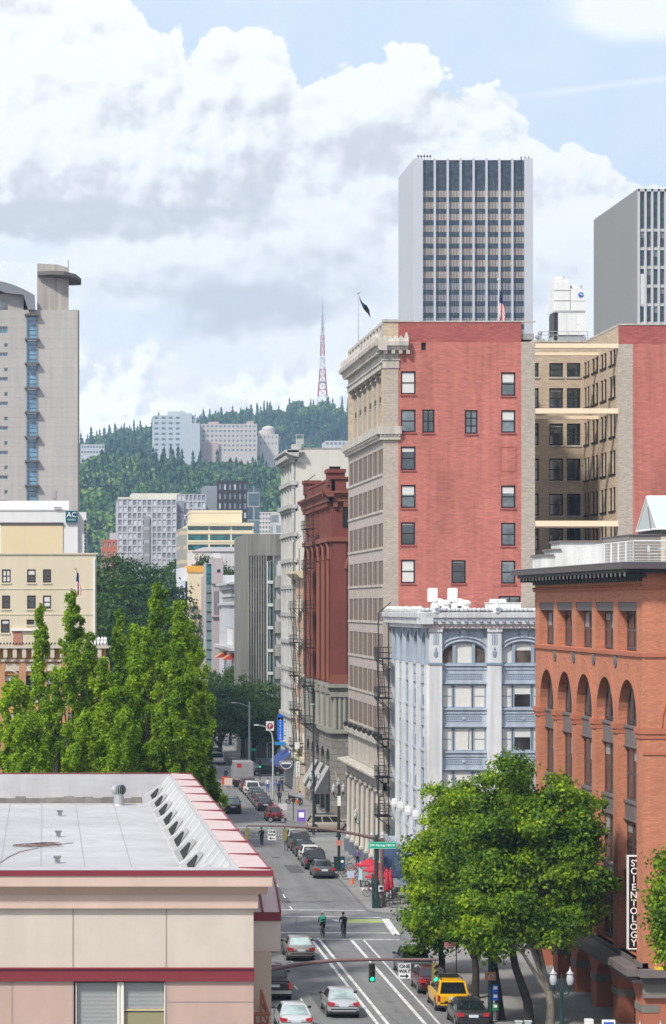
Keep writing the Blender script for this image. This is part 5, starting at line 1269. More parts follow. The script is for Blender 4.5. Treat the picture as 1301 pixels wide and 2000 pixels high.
# concrete tower with curved roof and drum
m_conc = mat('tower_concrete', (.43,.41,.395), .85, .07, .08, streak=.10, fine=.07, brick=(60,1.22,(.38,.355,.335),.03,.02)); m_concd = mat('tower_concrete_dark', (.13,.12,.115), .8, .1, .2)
JY = 330.0; zj = lambda p: Z_(p, JY); xj = lambda p: X_(p, JY)
B = thing('concrete_tower', 'beige concrete tower with blue window strip, curved roof and round drum', 'building', (xj(-130), JY, 0)); f = Face(B, xj(-130), JY); uj = lambda p: xj(p)-xj(-130); LJ = uj(152)
strip = (uj(53.5), uj(71.5), 5, zj(612))
small = []
for k in range(9):
    small.append((uj(-18),uj(15.5),zj(651+48*k),zj(637.5+48*k))) if k == 0 else small.append((uj(-18),uj(15.5),zj(651+48*k-3),zj(643.5+48*k-3)))
    small.append((uj(8.5),uj(15.2),zj(678+47.8*k),zj(670.5+47.8*k)))
f.part(MB().wall(0,LJ,0,zj(605),[strip]+small,.35), 'wall', [m_conc])
for h in small: win(f, h[0],h[2],h[1]-h[0],h[3]-h[2],.2,cols=3 if h[1]-h[0] > 1 else 1,rows=1,fr=.06,mats=(m_steel, g_blue if h[2] > 35 else g_dark, m_blind))
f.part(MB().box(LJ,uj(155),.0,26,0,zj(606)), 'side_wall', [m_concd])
f.part(MB().box(0,LJ,.4,26,zj(607),zj(606.5)), 'roof', [m_roof])
gb = glass('sky_glass', (.10,.26,.42), .10, 2.0, .2)
for k in range(9):
    za, zb = zj(616+47.6*k+1.5), zj(616+47.6*(k+1)-1.5)
    o = f.part(MB().quad((strip[0],.25,zb),(strip[1],.25,zb),(strip[1],.25,za),(strip[0],.25,za)), 'window_strip', [gb])
    q = MB()
    for j in range(1,5): z = zb+(za-zb)*j/5; q.box(strip[0],strip[1],.17,.25,z-.05,z+.05)
    q.box(strip[0]-.14,strip[0],-.1,.26,zb,za); q.box(strip[1],strip[1]+.14,-.1,.26,zb,za); q.build('window_frame', mat('steel_blue_frame',(.20,.25,.30),.5,.05), o)
    f.part(MB().box(uj(48.5),uj(77),-.75,.1,za+.02,za+.24), 'ledge', [m_concd])
dr = MB(); cx, cy = uj(103.5), 5.0; rd_ = (uj(134.5)-uj(72.5))/2
dr.ext([(uj(72.5),zj(606)),(uj(134.5),zj(606)),(uj(134.5),zj(519)),(uj(112),zj(512.5)),(uj(72.5),zj(510.5))],'y',2.0,10); f.part(dr, 'drum', [mat('drum_concrete',(.42,.385,.355),.85,.08,.1,streak=.28)])
dk = MB(); pts = [(uj(73)+ (uj(159)-uj(73))*(.5-.5*math.cos(math.pi*k/12)), .0) for k in range(13)]
top = [(uj(73),1.4),(uj(100),.2),(uj(125),-.3),(uj(148),.6),(uj(159.5),3.2),(uj(159),6),(uj(140),8),(uj(73),8)]
zt_ = [zj(529.5),zj(530),zj(532),zj(536),zj(540),zj(540),zj(537),zj(530)]
n = len(top); dk.add([(a,b,z-.35) for (a,b),z in zip(top,zt_)]+[(a,b,z+.12) for (a,b),z in zip(top,zt_)],[tuple(range(n-1,-1,-1)),tuple(range(n,2*n))]+[(k,(k+1)%n,n+(k+1)%n,n+k) for k in range(n)])
f.part(dk, 'visor_disc', [m_concd]); f.part(MB().cyl((uj(134.2),5,zj(530)),(uj(134.2),5,zj(497)),.08,n=6), 'mast', [m_steel])
cv = MB(); pr = [(uj(-130),zj(520))] ; n = 14
for k in range(n+1): 
    a = k/n; p = -130+(68+130)*a; y = 548 + 30*max(0,(a-.55)/.45)**1.8 if p < 66 else 578
    pr.append((uj(p), zj(y)))
pr = pr[1:]; low = [(a, b-1.0-.9*max(0,(k-8))/6) for k,(a,b) in enumerate(pr)]
poly = pr + [(uj(69.5),zj(606)),(uj(55),zj(606)),(uj(46),zj(577))] + low[::-1][4:]
cv.ext(poly,'y',-.8,16); f.part(cv, 'curved_roof', [mat('roof_metal',(.20,.21,.24),.45,.06,.4)])
f.part(MB().box(uj(-130),uj(46),.4,14,zj(606),zj(573)), 'roof_storey', [m_conc]); f.part(MB().box(uj(-40),uj(13.5),.3,.5,zj(603),zj(585)), 'window_strip', [g_mid])
f.part(MB().box(uj(103),uj(110),-.06,.1,zj(974),zj(958)).box(uj(104.5),uj(108.5),-.08,-.06,zj(973),zj(959)), 'vent_panel', [m_steel])
# ------------------------------------------------------------------ red sandstone building with arches
DX, DY0, DY1 = 30.1, 286.0, 315.0
m_ss = mat('red_sandstone', (.175,.048,.036), .85, .12, .35, fine=.12); m_sso = mat('orange_sandstone', (.225,.078,.048), .85, .12, .35); m_ssd = mat('maroon_recess', (.12,.03,.032), .8, .1, .5)
m_rst = mat('rough_grey_stone', (.24,.225,.20), .9, .15, .5, bump=.1, brick=(1.4,.7,(.14,.13,.12),.05,.15)); m_grs = mat('greenish_stone', (.30,.29,.25), .9, .15, .5, streak=.15)
B = thing('sandstone_building', 'dark red sandstone building with arches, turrets and grey stone base', 'building', (DX, DY0, 0))
N5 = Face(B, DX, DY0); W5 = Face(B, DX, DY1, R(-90)); LD = DY1-DY0; zd = lambda p: Z_(p, DY0)
bays5 = [(1.2+5.55*k, 1.2+5.55*k+3.9) for k in range(5)]
hs = [(a,b,15.0,28.0,1.6) for a,b in bays5] + [(a+.55*j+.1,a+.55*j+.48,31.0,33.6) for a,b in bays5 for j in range(7)]
W5.part(MB().wall(0,LD,14.6,34.2,hs,.6,0,1), 'street_wall', [m_ss, m_sso])
for a, b in bays5:
    for z0, z1 in ((15.2,18.0),(18.6,21.3),(21.9,24.6),(25.2,29.0)):
        o = W5.part(MB().quad((a,.5,z0),(b,.5,z0),(b,.5,z1),(a,.5,z1)), 'window', [g_dark]); q = MB(); q.box((a+b)/2-.1,(a+b)/2+.1,.35,.49,z0,z1); q.box(a,a+.12,.35,.49,z0,z1); q.box(b-.12,b,.35,.49,z0,z1); q.build('window_frame', m_ssd, o)
        W5.part(MB().box(a,b,.25,.6,z0-.6,z0-.02), 'spandrel', [m_ssd])
    W5.part(MB().quad((a,.5,29),(b,.5,29),(b,.5,34),(a,.5,34)), 'window', [m_ssd])
    q = MB()
    for d in (-.5,-.2,b-a+.1,b-a+.4): q.cyl((a+d,-.18,14.9),(a+d,-.18,27.8),.17,n=8)
    q.tube([(p,-.14,z) for p,z in arch(a-.3,b+.3,28,1.9,12)],.2,6,1); W5.part(q, 'colonnettes', [m_sso, m_sso])
q = MB(); q.box(-.3,LD+.3,-.4,.2,29.9,30.4); q.box(-.4,LD+.45,-.5,.2,34.2,34.7); q.ext([(.2,34.7),(-.5,34.7),(-.95,35.1),(-.95,35.3),(.2,35.3)],'x',-.6,LD+.9)
for k in range(26): u = LD*(k+.5)/26; q.box(u-.2,u+.2,-.4,.1,33.7,34.2)
W5.part(q, 'cornice', [m_sso]); 
q = MB(); q.box(0,LD,-.1,.4,35.3,36.5); q.box(-.1,LD+.1,-.18,.45,36.5,36.75)
for u in (1.5,LD-1.6): q.box(u-1.3,u+1.3,-.3,1.5,36.0,37.3); q.box(u-1.5,u+1.5,-.45,1.6,37.3,37.7)
W5.part(q, 'parapet', [m_ss])
# north side
xa = 3.2
hs = [(1.9,1.9+3.2,15,27.0,1.6),(6.8,10.0,15,27,1.6),(1.2,2.7,31.3,33.6),(3.4,4.9,31.3,33.6)]
N5.part(MB().wall(0,14,14.6,34.2,hs,.5,0,1), 'wall', [m_ss, m_sso])
for k, (a, b) in enumerate(((1.9,5.1),(6.8,10.0))):
    for z0, z1 in ((15.2,18.0),(18.6,21.3),(21.9,24.6),(25.2,28.6)): o = N5.part(MB().quad((a,.4,z0),(b,.4,z0),(b,.4,z1),(a,.4,z1)), 'window', [g_dark if z0 < 25 else mat('ochre_pane',(.20,.16,.05),.3,.2,1)]); MB().box((a+b)/2-.08,(a+b)/2+.08,.25,.39,z0,z1).build('window_frame', m_ssd, o); N5.part(MB().box(a,b,.15,.5,z0-.6,z0-.02), 'spandrel', [m_ss])
    q = MB(); q.tube([(p,-.12,z) for p,z in arch(a-.35,b+.35,27,1.95,12)],.22,6); N5.part(q, 'hood_mould', [m_sso])
for a in (1.2,3.4): N5.part(MB().quad((a,.4,31.3),(a+1.5,.4,31.3),(a+1.5,.4,33.6),(a,.4,33.6)), 'window', [g_dark])
q = MB(); q.box(-.5,14,-.35,.2,29.9,30.4); q.ext([(.2,34.7),(-.5,34.7),(-.95,35.1),(-.95,35.3),(.2,35.3)],'x',-.95,14); q.box(-.3,14,-.45,.2,34.2,34.7)
for k in range(12): u=.4+1.1*k; q.box(u-.22,u+.22,-.4,.1,33.6,34.2)
N5.part(q, 'cornice', [m_sso]); q = MB(); q.wall(0,14,35.3,36.6,[(1.6+.75*k,1.95+.75*k,35.6,36.3) for k in range(12)],.3); q.box(-.1,14,-.18,.4,36.6,36.85); N5.part(q, 'parapet', [m_ss])
q = MB(); q.box(.15,1.6,-.16,.3,14.9,30,0); q.box(-.15,1.75,-.3,.3,14.4,15.2,1); q.box(-.12,1.7,-.22,.3,15.2,15.6,1); N5.part(q, 'corner_pier', [m_ss, m_sso])
q = MB(); q.wall(0,LD,9.6,14.6,[(a,b,10.3,13.6) for a,b in bays5],.6,0); q.box(-.3,LD+.3,-.35,.2,14.2,14.6); q.box(-.3,LD+.3,-.4,.2,9.3,9.8); 
for a, b in bays5:
    for d in (-.4,b-a+.4): q.cyl((a+d,-.2,9.8),(a+d,-.2,13.7),.3,n=10); q.box(a+d-.4,a+d+.4,-.55,.1,13.5,14.2)
W5.part(q, 'stone_storey', [m_grs]); q = MB(); q.wall(0,14,9.6,14.6,[(2.0,5.0,10.0,13.9),(6.8,9.8,10,13.9)],.5,0); q.box(-.3,14,-.35,.2,14.2,14.6); q.box(-.3,14,-.45,.2,9.3,9.75)
for u in (.4,.9,1.4): q.cyl((u,-.15,9.8),(u,-.15,13.7),.22,n=8)
q.box(-.2,1.8,-.45,.1,13.2,13.7); N5.part(q, 'stone_storey', [m_grs])
q = MB(); q.wall(0,LD,0,9.3,[(a-.2,b+.2,.5,5.6,1.9) for a,b in bays5],.8,0); W5.part(q, 'stone_base', [m_rst]); q = MB(); q.wall(0,14,0,9.3,[(1.6,6.0,.5,5.0,2.2),(7.2,11.6,.5,5,2.2)],.8,0); N5.part(q, 'stone_base', [m_rst])
N5.part(MB().box(.65,13.9,.65,LD-.2,0,34.4), 'core', [m_black]); N5.part(MB().box(.2,14,.2,LD,34.4,35.6), 'roof', [m_roof])
fire_escape('black iron fire escape on the red sandstone front', DX-.4, 300.5, [31.6,27.2,22.6,18.2,13.9,9.6], 36.8, 1.3, 4.0, 5.0)
def shed_awning(x, y0, y1, z0, z1, out, m, label, cat='awning', n=1):
    b = MB(); b.quad((x,y0,z1),(x-out,y0,z0),(x-out,y1,z0),(x,y1,z1),0); b.quad((x-out,y0,z0),(x-out,y0,z0-.25),(x-out,y1,z0-.25),(x-out,y1,z0),0); b.add([(x,y0,z1),(x-out,y0,z0),(x-out,y0,z0-.25),(x,y0,z0-.25)],[(0,1,2,3)],1); b.add([(x,y1,z1),(x-out,y1,z0),(x-out,y1,z0-.25),(x,y1,z0-.25)],[(3,2,1,0)],1)
    return tag(b.build('awning', m), label, cat)
m_aw = mat('pale_awning', (.38,.37,.36), .85, .08); m_awd = mat('dark_awning_side', (.10,.10,.11), .85)
for k, (y0,y1) in enumerate(((287.8,291.4),(294.0,297.6),(300.2,303.8))):
    shed_awning(DX-.05,y0,y1,2.9,5.6,1.5,[m_aw,m_awd],['pale sloping awning nearest the cross street on the stone base','middle pale sloping awning on the stone base','farthest pale sloping awning on the stone base'][k])
# ------------------------------------------------------------------ narrow tan house with fire escape
m_tn = mat('tan_plaster', (.52,.42,.30), .85, .1, .4); m_pk = mat('peach_panel', (.55,.36,.26), .85, .1, .5)
B = thing('narrow_house', 'narrow cream and peach house between red sandstone and tall white building', 'building', (30.1, 315.2, 0)); W6 = Face(B, 30.1, 327.8, R(-90)); zt = lambda p: Z_(p, 318)
hs = [(1.0+3.9*j,3.6+3.9*j,5.6+4.0*k,8.0+4.0*k) for j in range(3) for k in range(5)]
W6.part(MB().wall(0,12.6,0,zt(1120),hs,.3,0), 'street_wall', [m_tn])
for h in hs: win(W6,h[0],h[2],2.6,2.4,.12,cols=2,rows=2,blind=rw.choice([0,.4,.7]),fr=.1,mats=(m_white,g_mid,m_curt))
q = MB()
for k in range(5): q.box(.6,12.2,-.06,.05,8.3+4*k,9.3+4*k)
W6.part(q, 'peach_panels', [m_pk]); q = MB(); q.ext([(.2,zt(1132)),(-.6,zt(1128)),(-1.2,zt(1120)),(-1.2,zt(1116)),(.2,zt(1115))],'x',0,12.6); q.box(0,12.6,-.3,.2,4.4,4.9); W6.part(q, 'cornice', [mat('cream_cornice',(.62,.55,.38),.8,.08)])
W6.part(MB().box(.1,12.5,.35,14,.1,zt(1120)), 'roof', [m_roof])
fire_escape('black iron fire escape on the narrow cream and peach house', 30.05, 321.5, [22.6,18.5,14.5,10.4,6.0], 30.5, 1.1, 5.5, 3.5)
# ------------------------------------------------------------------ tall white building with blank side wall
m_ww = mat('ivory_wall', (.60,.58,.52), .85, .05, .12, streak=.08); m_wf = mat('grey_terracotta', (.47,.465,.445), .85, .12, .5, streak=.18)
TY = 328.0; zt = lambda p: Z_(p, TY); ut = lambda p: X_(p, TY)-30.1
B = thing('white_building', 'tall ivory building with blank side wall and grey ornamented front', 'building', (30.1, TY, 0)); N7 = Face(B, 30.1, TY); W7 = Face(B, 30.1, 343.5, R(-90)); LT = 15.5
wn_ = (ut(643),ut(665),zt(926),zt(911)); q = MB(); q.wall(ut(590),16,0,zt(877),[wn_],.4); N7.part(q, 'wall', [m_ww]); win(N7,wn_[0],wn_[2],wn_[1]-wn_[0],wn_[3]-wn_[2],.2,cols=2,rows=2,fr=.12,mats=(m_dark,g_dark,m_blind))
q = MB(); q.box(0,ut(590),0,.4,0,zt(880)); N7.part(q, 'corner_pier', [m_ww]); q = MB(); q.box(ut(590),16,-.05,.35,zt(877),zt(874.5)); N7.part(q, 'coping', [m_roof])
q = MB(); q.ext([(.3,zt(893)),(-.4,zt(890)),(-1.1,zt(884)),(-1.1,zt(880)),(.3,zt(878))],'x',-1.1,ut(592)); q.box(-.5,ut(588),-.45,.3,zt(878),zt(868)); q.box(.1,1.0,-.2,.6,zt(868),zt(857)); 
for u in (.1,.95): q.cyl((u,0,zt(857)),(u,0,zt(849)),.05,n=5)
q.box(.0,1.05,-.05,.05,zt(850),zt(848.5)); q.box(0,ut(589),-.25,.3,zt(905),zt(902)); N7.part(q, 'cornice', [m_wf])
rows7 = [zt(p) for p in (940,965,987,1012,1041,1067,1092,1117,1143,1170,1196,1222,1248,1275,1300,1326,1352,1378,1402)]
hs = [(.8+3.7*j,3.6+3.7*j,z,z+1.25) for j in range(4) for z in rows7]
W7.part(MB().wall(0,LT,0,zt(893),hs,.4,0), 'street_wall', [m_wf])
for h in hs: W7.part(MB().quad((h[0],.3,h[2]),(h[1],.3,h[2]),(h[1],.3,h[3]),(h[0],.3,h[3]),0).box((h[0]+h[1])/2-.1,(h[0]+h[1])/2+.1,.15,.29,h[2],h[3],1), 'window', [g_mid, m_wf])
q = MB(); 
for p, d in ((893,1.2),(943,.7),(989,.9),(1043,.6),(1094,.6),(1146,.5),(1200,.5),(1253,.6),(1307,.5),(1340,.5),(1399,.7),(1460,.6)): q.box(-.2,LT+.2,-d,.2,zt(p)-.25,zt(p)+.25); q.box(-.1,LT,-d*.6,.2,zt(p)-.6,zt(p)-.25)
q.ext([(.3,zt(893)),(-.6,zt(890)),(-1.4,zt(884)),(-1.4,zt(880)),(.3,zt(876))],'x',0,LT+1.1)
W7.part(q, 'string_courses', [m_wf])
q = MB()
for j in range(5): u = .35+3.7*j; q.cyl((u,-.2,zt(1480)),(u,-.2,zt(905)),.28,n=8)
W7.part(q, 'pilasters', [m_wf]); N7.part(MB().box(.2,16,.45,LT-.2,.1,zt(880)), 'roof', [m_roof])
# signs on it: blue blade sign, round pizza style sign left out of labels, blue awning, hanging signs
m_sb = mat('sign_blue', (.01,.12,.62), .45, .03)
def blade(px0, px1, py0, py1, Y, m, label, th=.2, name='blade_sign', border=None, holder=None):
    x0, x1 = X_(px0,Y), X_(px1,Y); z0, z1 = Z_(py1,Y), Z_(py0,Y); t = thing(name, label, 'sign', ((x0+x1)/2, Y, (z0+z1)/2)); hx, hz_ = (x1-x0)/2, (z1-z0)/2
    q = MB(); q.box(-hx,hx,0,th,-hz_,hz_); q.build('panel', m, t)
    if border: b = MB(); e=.05; b.box(-hx-e,hx+e,.03,th-.03,-hz_-e,-hz_); b.box(-hx-e,hx+e,.03,th-.03,hz_,hz_+e); b.box(-hx-e,-hx,.03,th-.03,-hz_,hz_); b.box(hx,hx+e,.03,th-.03,-hz_,hz_); b.build('border', border, t)
    if holder: MB().box(hx,hx+holder,.05,.12,hz_*.6-.05,hz_*.6+.05).box(hx,hx+holder,.05,.12,-hz_*.6-.05,-hz_*.6+.05).build('bracket', m_black, t)
    return t, hx, hz_
def vtext(t, word, size, step, z0, m, y=-.015, x=0):
    bmw = bmesh.new()
    for k, ch in enumerate(word):
        me = text_mesh(ch, size, m, 'letter', .01, .004); me.transform(Matrix.Translation((0,0,z0-k*step))); bmw.from_mesh(me); bpy.data.meshes.remove(me)
    me = bpy.data.meshes.new('lettering'); bmw.to_mesh(me); bmw.free(); me.materials.append(m); return put(me, 'lettering', t, (x,y,0))
t, hx, hz_ = blade(541.5,554,1401,1446,336,m_sb,'tall bright blue blade sign with rounded top high on the grey front',holder=.6)
MB().cyl((0,0,hz_-.02),(0,.2,hz_-.02),hx,n=18).build('rounded_top', m_sb, t); vtext(t,'ATELIER',.36,.385,hz_-.35,m_lett)
q = MB(); q.box(X_(537,335),X_(556,335),334.5,335.5,Z_(1455,335),Z_(1449,335)); tag(q.build('ledge_canopy', mat('canopy_blue',(.02,.22,.55),.5)), 'thin bright blue canopy ledge below the blue blade sign', 'canopy')
shed_awning(30.0,330,341.5,Z_(1490,335),Z_(1464,335),2.0,[mat('blue_awning',(.03,.07,.24),.8,.12,1.5),m_awd],'large blue sloping awning at the foot of the tall ivory building')
t, hx, hz_ = blade(520,535,1409,1427,352,m_white,'white square sign with a dark red round P badge at the far corner',holder=.8)
q = MB(); q.cyl((0,-.02,0),(0,.0,0),hx*.8,n=20); q.build('round_badge', mat('badge_red',(.30,.02,.03),.5), t); write(t,'P',hx*1.15,(0,-.04,0),m_lett,.01)
# dark curved pub sign with white oval outline
t = thing('oval_sign', 'dark oval sign with white outlines in front of the blue awning', 'sign', (X_(559,322),322,Z_(1494,322)))
q = MB(); q.add([(1.0*a,0,.55*b) for a,b in ((-.9,1),(.9,1),(.85,.1),(.5,-.7),(0,-1),(-.5,-.7),(-.85,.1))]+[(1.0*a,.15,.55*b) for a,b in ((-.9,1),(.9,1),(.85,.1),(.5,-.7),(0,-1),(-.5,-.7),(-.85,.1))],[(6,5,4,3,2,1,0),(7,8,9,10,11,12,13)]+[(k,(k+1)%7,7+(k+1)%7,7+k) for k in range(7)]); q.build('panel', m_awn, t)
q = MB(); pp = [(-.78,.45),(.78,.45),(.72,.06),(.42,-.35),(0,-.48),(-.42,-.35),(-.72,.06),(-.78,.45)]; q.tube([(a,-.02,b) for a,b in pp],.035,5); q.box(-.6,.6,-.03,0,.12,.3); q.build('outline', m_lett, t); MB().box(.8,1.9,.03,.1,.3,.38).build('bracket', m_black, t)
t, hx, hz_ = blade(577.5,586,1487,1519,306,m_lett,'narrow white blade sign with dark vertical letters below the fire escape',border=m_black,holder=.5); vtext(t,'HALDA',.32,.36,hz_-.3,m_black)
t, hx, hz_ = blade(576,585,1450,1462,306,m_white,'small white sign above the narrow lettered blade sign',holder=.5)

# ------------------------------------------------------------------ raw concrete building at the next corner
CY0 = 400.0; zc = lambda p: Z_(p, CY0); x0 = X_(481, CY0); uc = lambda p: X_(p, CY0)-x0
m_rc = mat('raw_concrete', (.24,.23,.205), .9, .12, .12, streak=.45); m_rc2 = mat('balcony_white', (.50,.49,.48), .8, .08, .4); m_rc3 = mat('balcony_grey', (.26,.25,.24), .85, .1, .4)
B = thing('concrete_building', 'raw weathered concrete building with ribs, teal window column and stacked balconies', 'building', (x0, CY0, 0)); f = Face(B, x0, CY0)
q = MB(); q.box(0,uc(560),0,26,zc(1085),zc(1043)); q.box(0,uc(487),0,26,0,zc(1085)); q.box(uc(487),uc(536),.5,26,0,zc(1085)); q.box(uc(533),uc(536),-.05,.5,0,zc(1085)); f.part(q, 'wall', [m_rc])
q = MB()
for k in range(7): u = uc(489+5.0*k); q.ext([(u,0),(u+.22,0),(u+.22,zc(1084-4.0*k)),(u,zc(1086-4.0*k))],'y',.02,.5)
f.part(q, 'ribs', [m_rc])
q = MB()
for k in range(7): u = uc(491+5.0*k); 
for z in np.arange(4, zc(1095), 3.3):
    o = f.part(MB().quad((uc(488),.47,z),(uc(519),.47,z),(uc(519),.47,z+1.6),(uc(488),.47,z+1.6)), 'window_band', [mat('charcoal_glass',(.06,.062,.06),.4,.1)])  # plain dark grey panes in bands behind the ribs
for k in range(10):
    a, b = zc(1096+44.5*k), zc(1096+44.5*k+38); o = f.part(MB().quad((uc(523),.2,b),(uc(533),.2,b),(uc(533),.2,a),(uc(523),.2,a)), 'teal_window', [glass('deep_teal',(.0,.06,.05),.08,1.6,.3)]); q = MB(); q.box(uc(521.5),uc(523.5),-.1,.4,b,a); q.box(uc(527),uc(528),.05,.19,b,a); q.box(uc(521.5),uc(534),-.12,.4,zc(1096+44.5*k+44),b); q.build('window_frame', mat('pale_frame',(.55,.57,.57),.6,.05), o)
    zz0 = 1125+44.5*k
    def rnd(x1, x2, zlo, zhi, dd): return MB().ext([(uc(x1),.4),(uc(x1),-dd*.4)]+[(uc(x1)+(uc(x2)-uc(x1))*j/8, -dd*math.sin(math.pi*(.15+.85*j/8))**.6 if j < 8 else .2) for j in range(0,9)]+[(uc(x2),.4)],'z',zlo,zhi)
    f.part(rnd(536,557,zc(zz0-22),zc(zz0-44.5),.9), 'balcony', [m_rc3]) if k else None
    f.part(MB().box(uc(536.5),uc(560),.3,8,zc(zz0),zc(zz0-22.2)), 'recess_wall', [m_rc2])
    f.part(rnd(536,557,zc(zz0+22.5),zc(zz0),.8), 'balcony_front', [m_rc2 if k % 1 else m_rc3])
f.part(MB().box(uc(536),uc(560),.6,26,0,zc(1085)), 'core', [m_rc2])

# ------------------------------------------------------------------ blocks at the far end of the street
m_lil = mat('lilac_concrete', (.42,.37,.37), .85, .06, .2); m_gb = mat('garage_grey', (.52,.53,.55), .8, .06, .2, brick=(40,.55,(.45,.46,.48),.03,.03)); m_yel = mat('yellow_beige', (.68,.59,.42), .8, .04, .2)
PY = 470.0; zp = lambda p: Z_(p,PY); xp = lambda p: X_(p,PY); x0 = xp(462)
B = thing('parking_building', 'pale grey parking building with louvre grille, glass corner and rooftop deck', 'building', (x0, PY, 0)); f = Face(B, x0, PY); s = Face(B, x0, PY+48, R(-90))
hs = [(30,33+11,zp(1262),zp(1228))]
s.part(MB().wall(0,48,0,zp(1139),[(22,38,zp(1262),zp(1228)),(6,47.5,zp(1176),zp(1150)),(.8,4.6,zp(1255),zp(1180))],.5), 'street_wall', [m_gb])
s.part(MB().quad((6,.4,zp(1176)),(47.5,.4,zp(1176)),(47.5,.4,zp(1150)),(6,.4,zp(1150)),0).box(6,47.5,.1,.39,zp(1165),zp(1160),1), 'window_band', [mat('band_glass',(.22,.26,.29),.3,.1,.3), m_gb])
q = MB()
for k in range(12): u = 22.3+1.32*k; q.box(u,u+.5,.05,.4,zp(1262),zp(1228))
s.part(q, 'louvres', [m_white]); s.part(MB().quad((22,.45,zp(1262)),(38,.45,zp(1262)),(38,.45,zp(1228)),(22,.45,zp(1228))), 'louvre_backing', [mat('louvre_dark',(.18,.175,.17),.8)])
q = MB(); q.box(-.3,48.5,-.7,.2,zp(1141),zp(1136)); q.box(-.2,48.3,-.4,.2,zp(1182),zp(1178)); q.box(-.3,48.8,-1.2,.2,zp(1271),zp(1265)); q.box(-.2,48.5,-.8,.2,zp(1275),zp(1271)); s.part(q, 'cornice', [mat('garage_trim',(.46,.46,.47),.8,.06,.3)])
f.part(MB().wall(0,22,0,zp(1139),[(.0,0.01,1,2)],.4), 'wall', [m_lil]); 
for k in range(9): f.part(MB().quad((uc(0)*0+.9,-.05,zp(1262-13*k)),(2.6,-.05,zp(1262-13*k)),(2.6,-.05,zp(1253-13*k)),(.9,-.05,zp(1253-13*k))), 'window', [g_blue])
f.part(MB().box(-.4,22,-.6,.3,zp(1271),zp(1264)).box(-.3,22,-.4,.3,zp(1141),zp(1136)), 'cornice', [MATS['garage_trim']]); f.part(MB().box(.3,22,.5,47,.1,zp(1142)), 'roof', [m_roof])
f.part(MB().box(.2,2.9,-.08,0,zp(1148),zp(1180)).box(.2,2.9,-.07,0,zp(1330),zp(1278)), 'corner_glass', [mat('corner_blue',(.12,.17,.22),.25,.15,.4)])
f.part(MB().box(-1.5,10,8,14,zp(1139),zp(1122)).box(2,20,6,30,zp(1122),zp(1107)), 'roof_storey', [mat('roof_white',(.62,.63,.65),.7,.05)]); f.part(MB().box(.9,1.5,5,5.8,zp(1122),zp(1099)), 'chimney', [mat('chimney_beige',(.60,.56,.50),.8)])
for k, (u) in enumerate((34,46)):
    yy = PY+48-(48-u); a = MB(); 
    for j in range(8): 
        y0, y1 = PY+6+20*k+.8*j, PY+6+20*k+.8*j+.8; a.quad((x0-.05,y0,zp(1276)),(x0-2.0,y0,zp(1290)),(x0-2.0,y1,zp(1290)),(x0-.05,y1,zp(1276)), j%2)
    a.add([(x0-.05,PY+6+20*k,zp(1276)),(x0-2.0,PY+6+20*k,zp(1290)),(x0-.05,PY+6+20*k,zp(1290))],[(0,1,2)],0)
    tag(a.build('striped_awning', [mat('awning_red',(.45,.05,.04),.8), mat('awning_gold',(.60,.42,.10),.8)]), ['red and gold striped awning nearer the camera on the parking building','red and gold striped awning farther along the parking building'][k], 'awning')
# stair tower, glass strip and lilac panel block, yellow block
Y2 = 522.0; z2 = lambda p: Z_(p,Y2); x2 = lambda p: X_(p,Y2); b0 = x2(403)
B = thing('stair_tower_building', 'pinkish concrete building with tall stair tower and glass strip', 'building', (b0, Y2, 0)); f = Face(B, b0, Y2)
f.part(MB().box(x2(413)-b0,x2(462)-b0,0,30,0,z2(1137)).box(x2(413)-b0,x2(436)-b0,-.3,8,z2(1137),z2(1090)), 'wall', [m_lil])
q = MB()
for k in range(4): q.box(x2(417+2.4*k)-b0,x2(418+2.4*k)-b0,-.25,.05,z2(1203),z2(1153))
q.box(x2(413)-b0,x2(433)-b0,-.6,.1,z2(1205),z2(1201)); q.box(x2(413)-b0,x2(440)-b0,-.5,.1,z2(1140),z2(1136)); f.part(q, 'fins', [m_lil])
f.part(MB().box(x2(424)-b0,x2(430)-b0,-.36,-.28,z2(1118),z2(1112)), 'tower_window', [g_dark])
for k in range(11): o = f.part(MB().quad((0,.1,z2(1305-18.5*k)),(x2(413)-b0,.1,z2(1305-18.5*k)),(x2(413)-b0,.1,z2(1305-18.5*k-17.5)),(0,.1,z2(1305-18.5*k-17.5))), 'glass_panel', [g_teal if k > 8 else mat('strip_glass',(.16,.24,.24),.2,.2,.3)]); MB().box(0,x2(413)-b0,-.1,.3,z2(1305-18.5*k-18.5),z2(1305-18.5*k-17.5)).build('rail', m_dark, o)
q = MB()
for k in range(6): q.cyl((x2(418+2.6*k)-b0,2,z2(1090)),(x2(418+2.6*k)-b0,2,z2(1081)),.06,n=5)
q.box(x2(418)-b0,x2(431.5)-b0,1.95,2.05,z2(1081.5),z2(1080.5)); f.part(q, 'antenna_rack', [m_white]); f.part(MB().box(0,x2(413)-b0,.3,10,0,z2(1100)), 'core', [m_lil])
Y3 = 536.0; z3 = lambda p: Z_(p,Y3); x3 = lambda p: X_(p,Y3); b0 = x3(353)
B = thing('yellow_building', 'cream yellow slab with orange top band and pale balconies on its edge', 'building', (b0, Y3, 0)); f = Face(B, b0, Y3)
f.part(MB().box(x3(366)-b0,x3(402)-b0,0,24,0,z3(1118)), 'wall', [m_yel]); f.part(MB().box(x3(367)-b0,x3(402.4)-b0,-.2,24,z3(1118),z3(1105)), 'top_band', [mat('orange_band',(.72,.36,.05),.7)])
f.part(MB().box(x3(393)-b0,x3(404)-b0,-1.2,10,0,z3(1126)), 'panel_wall', [m_lil])
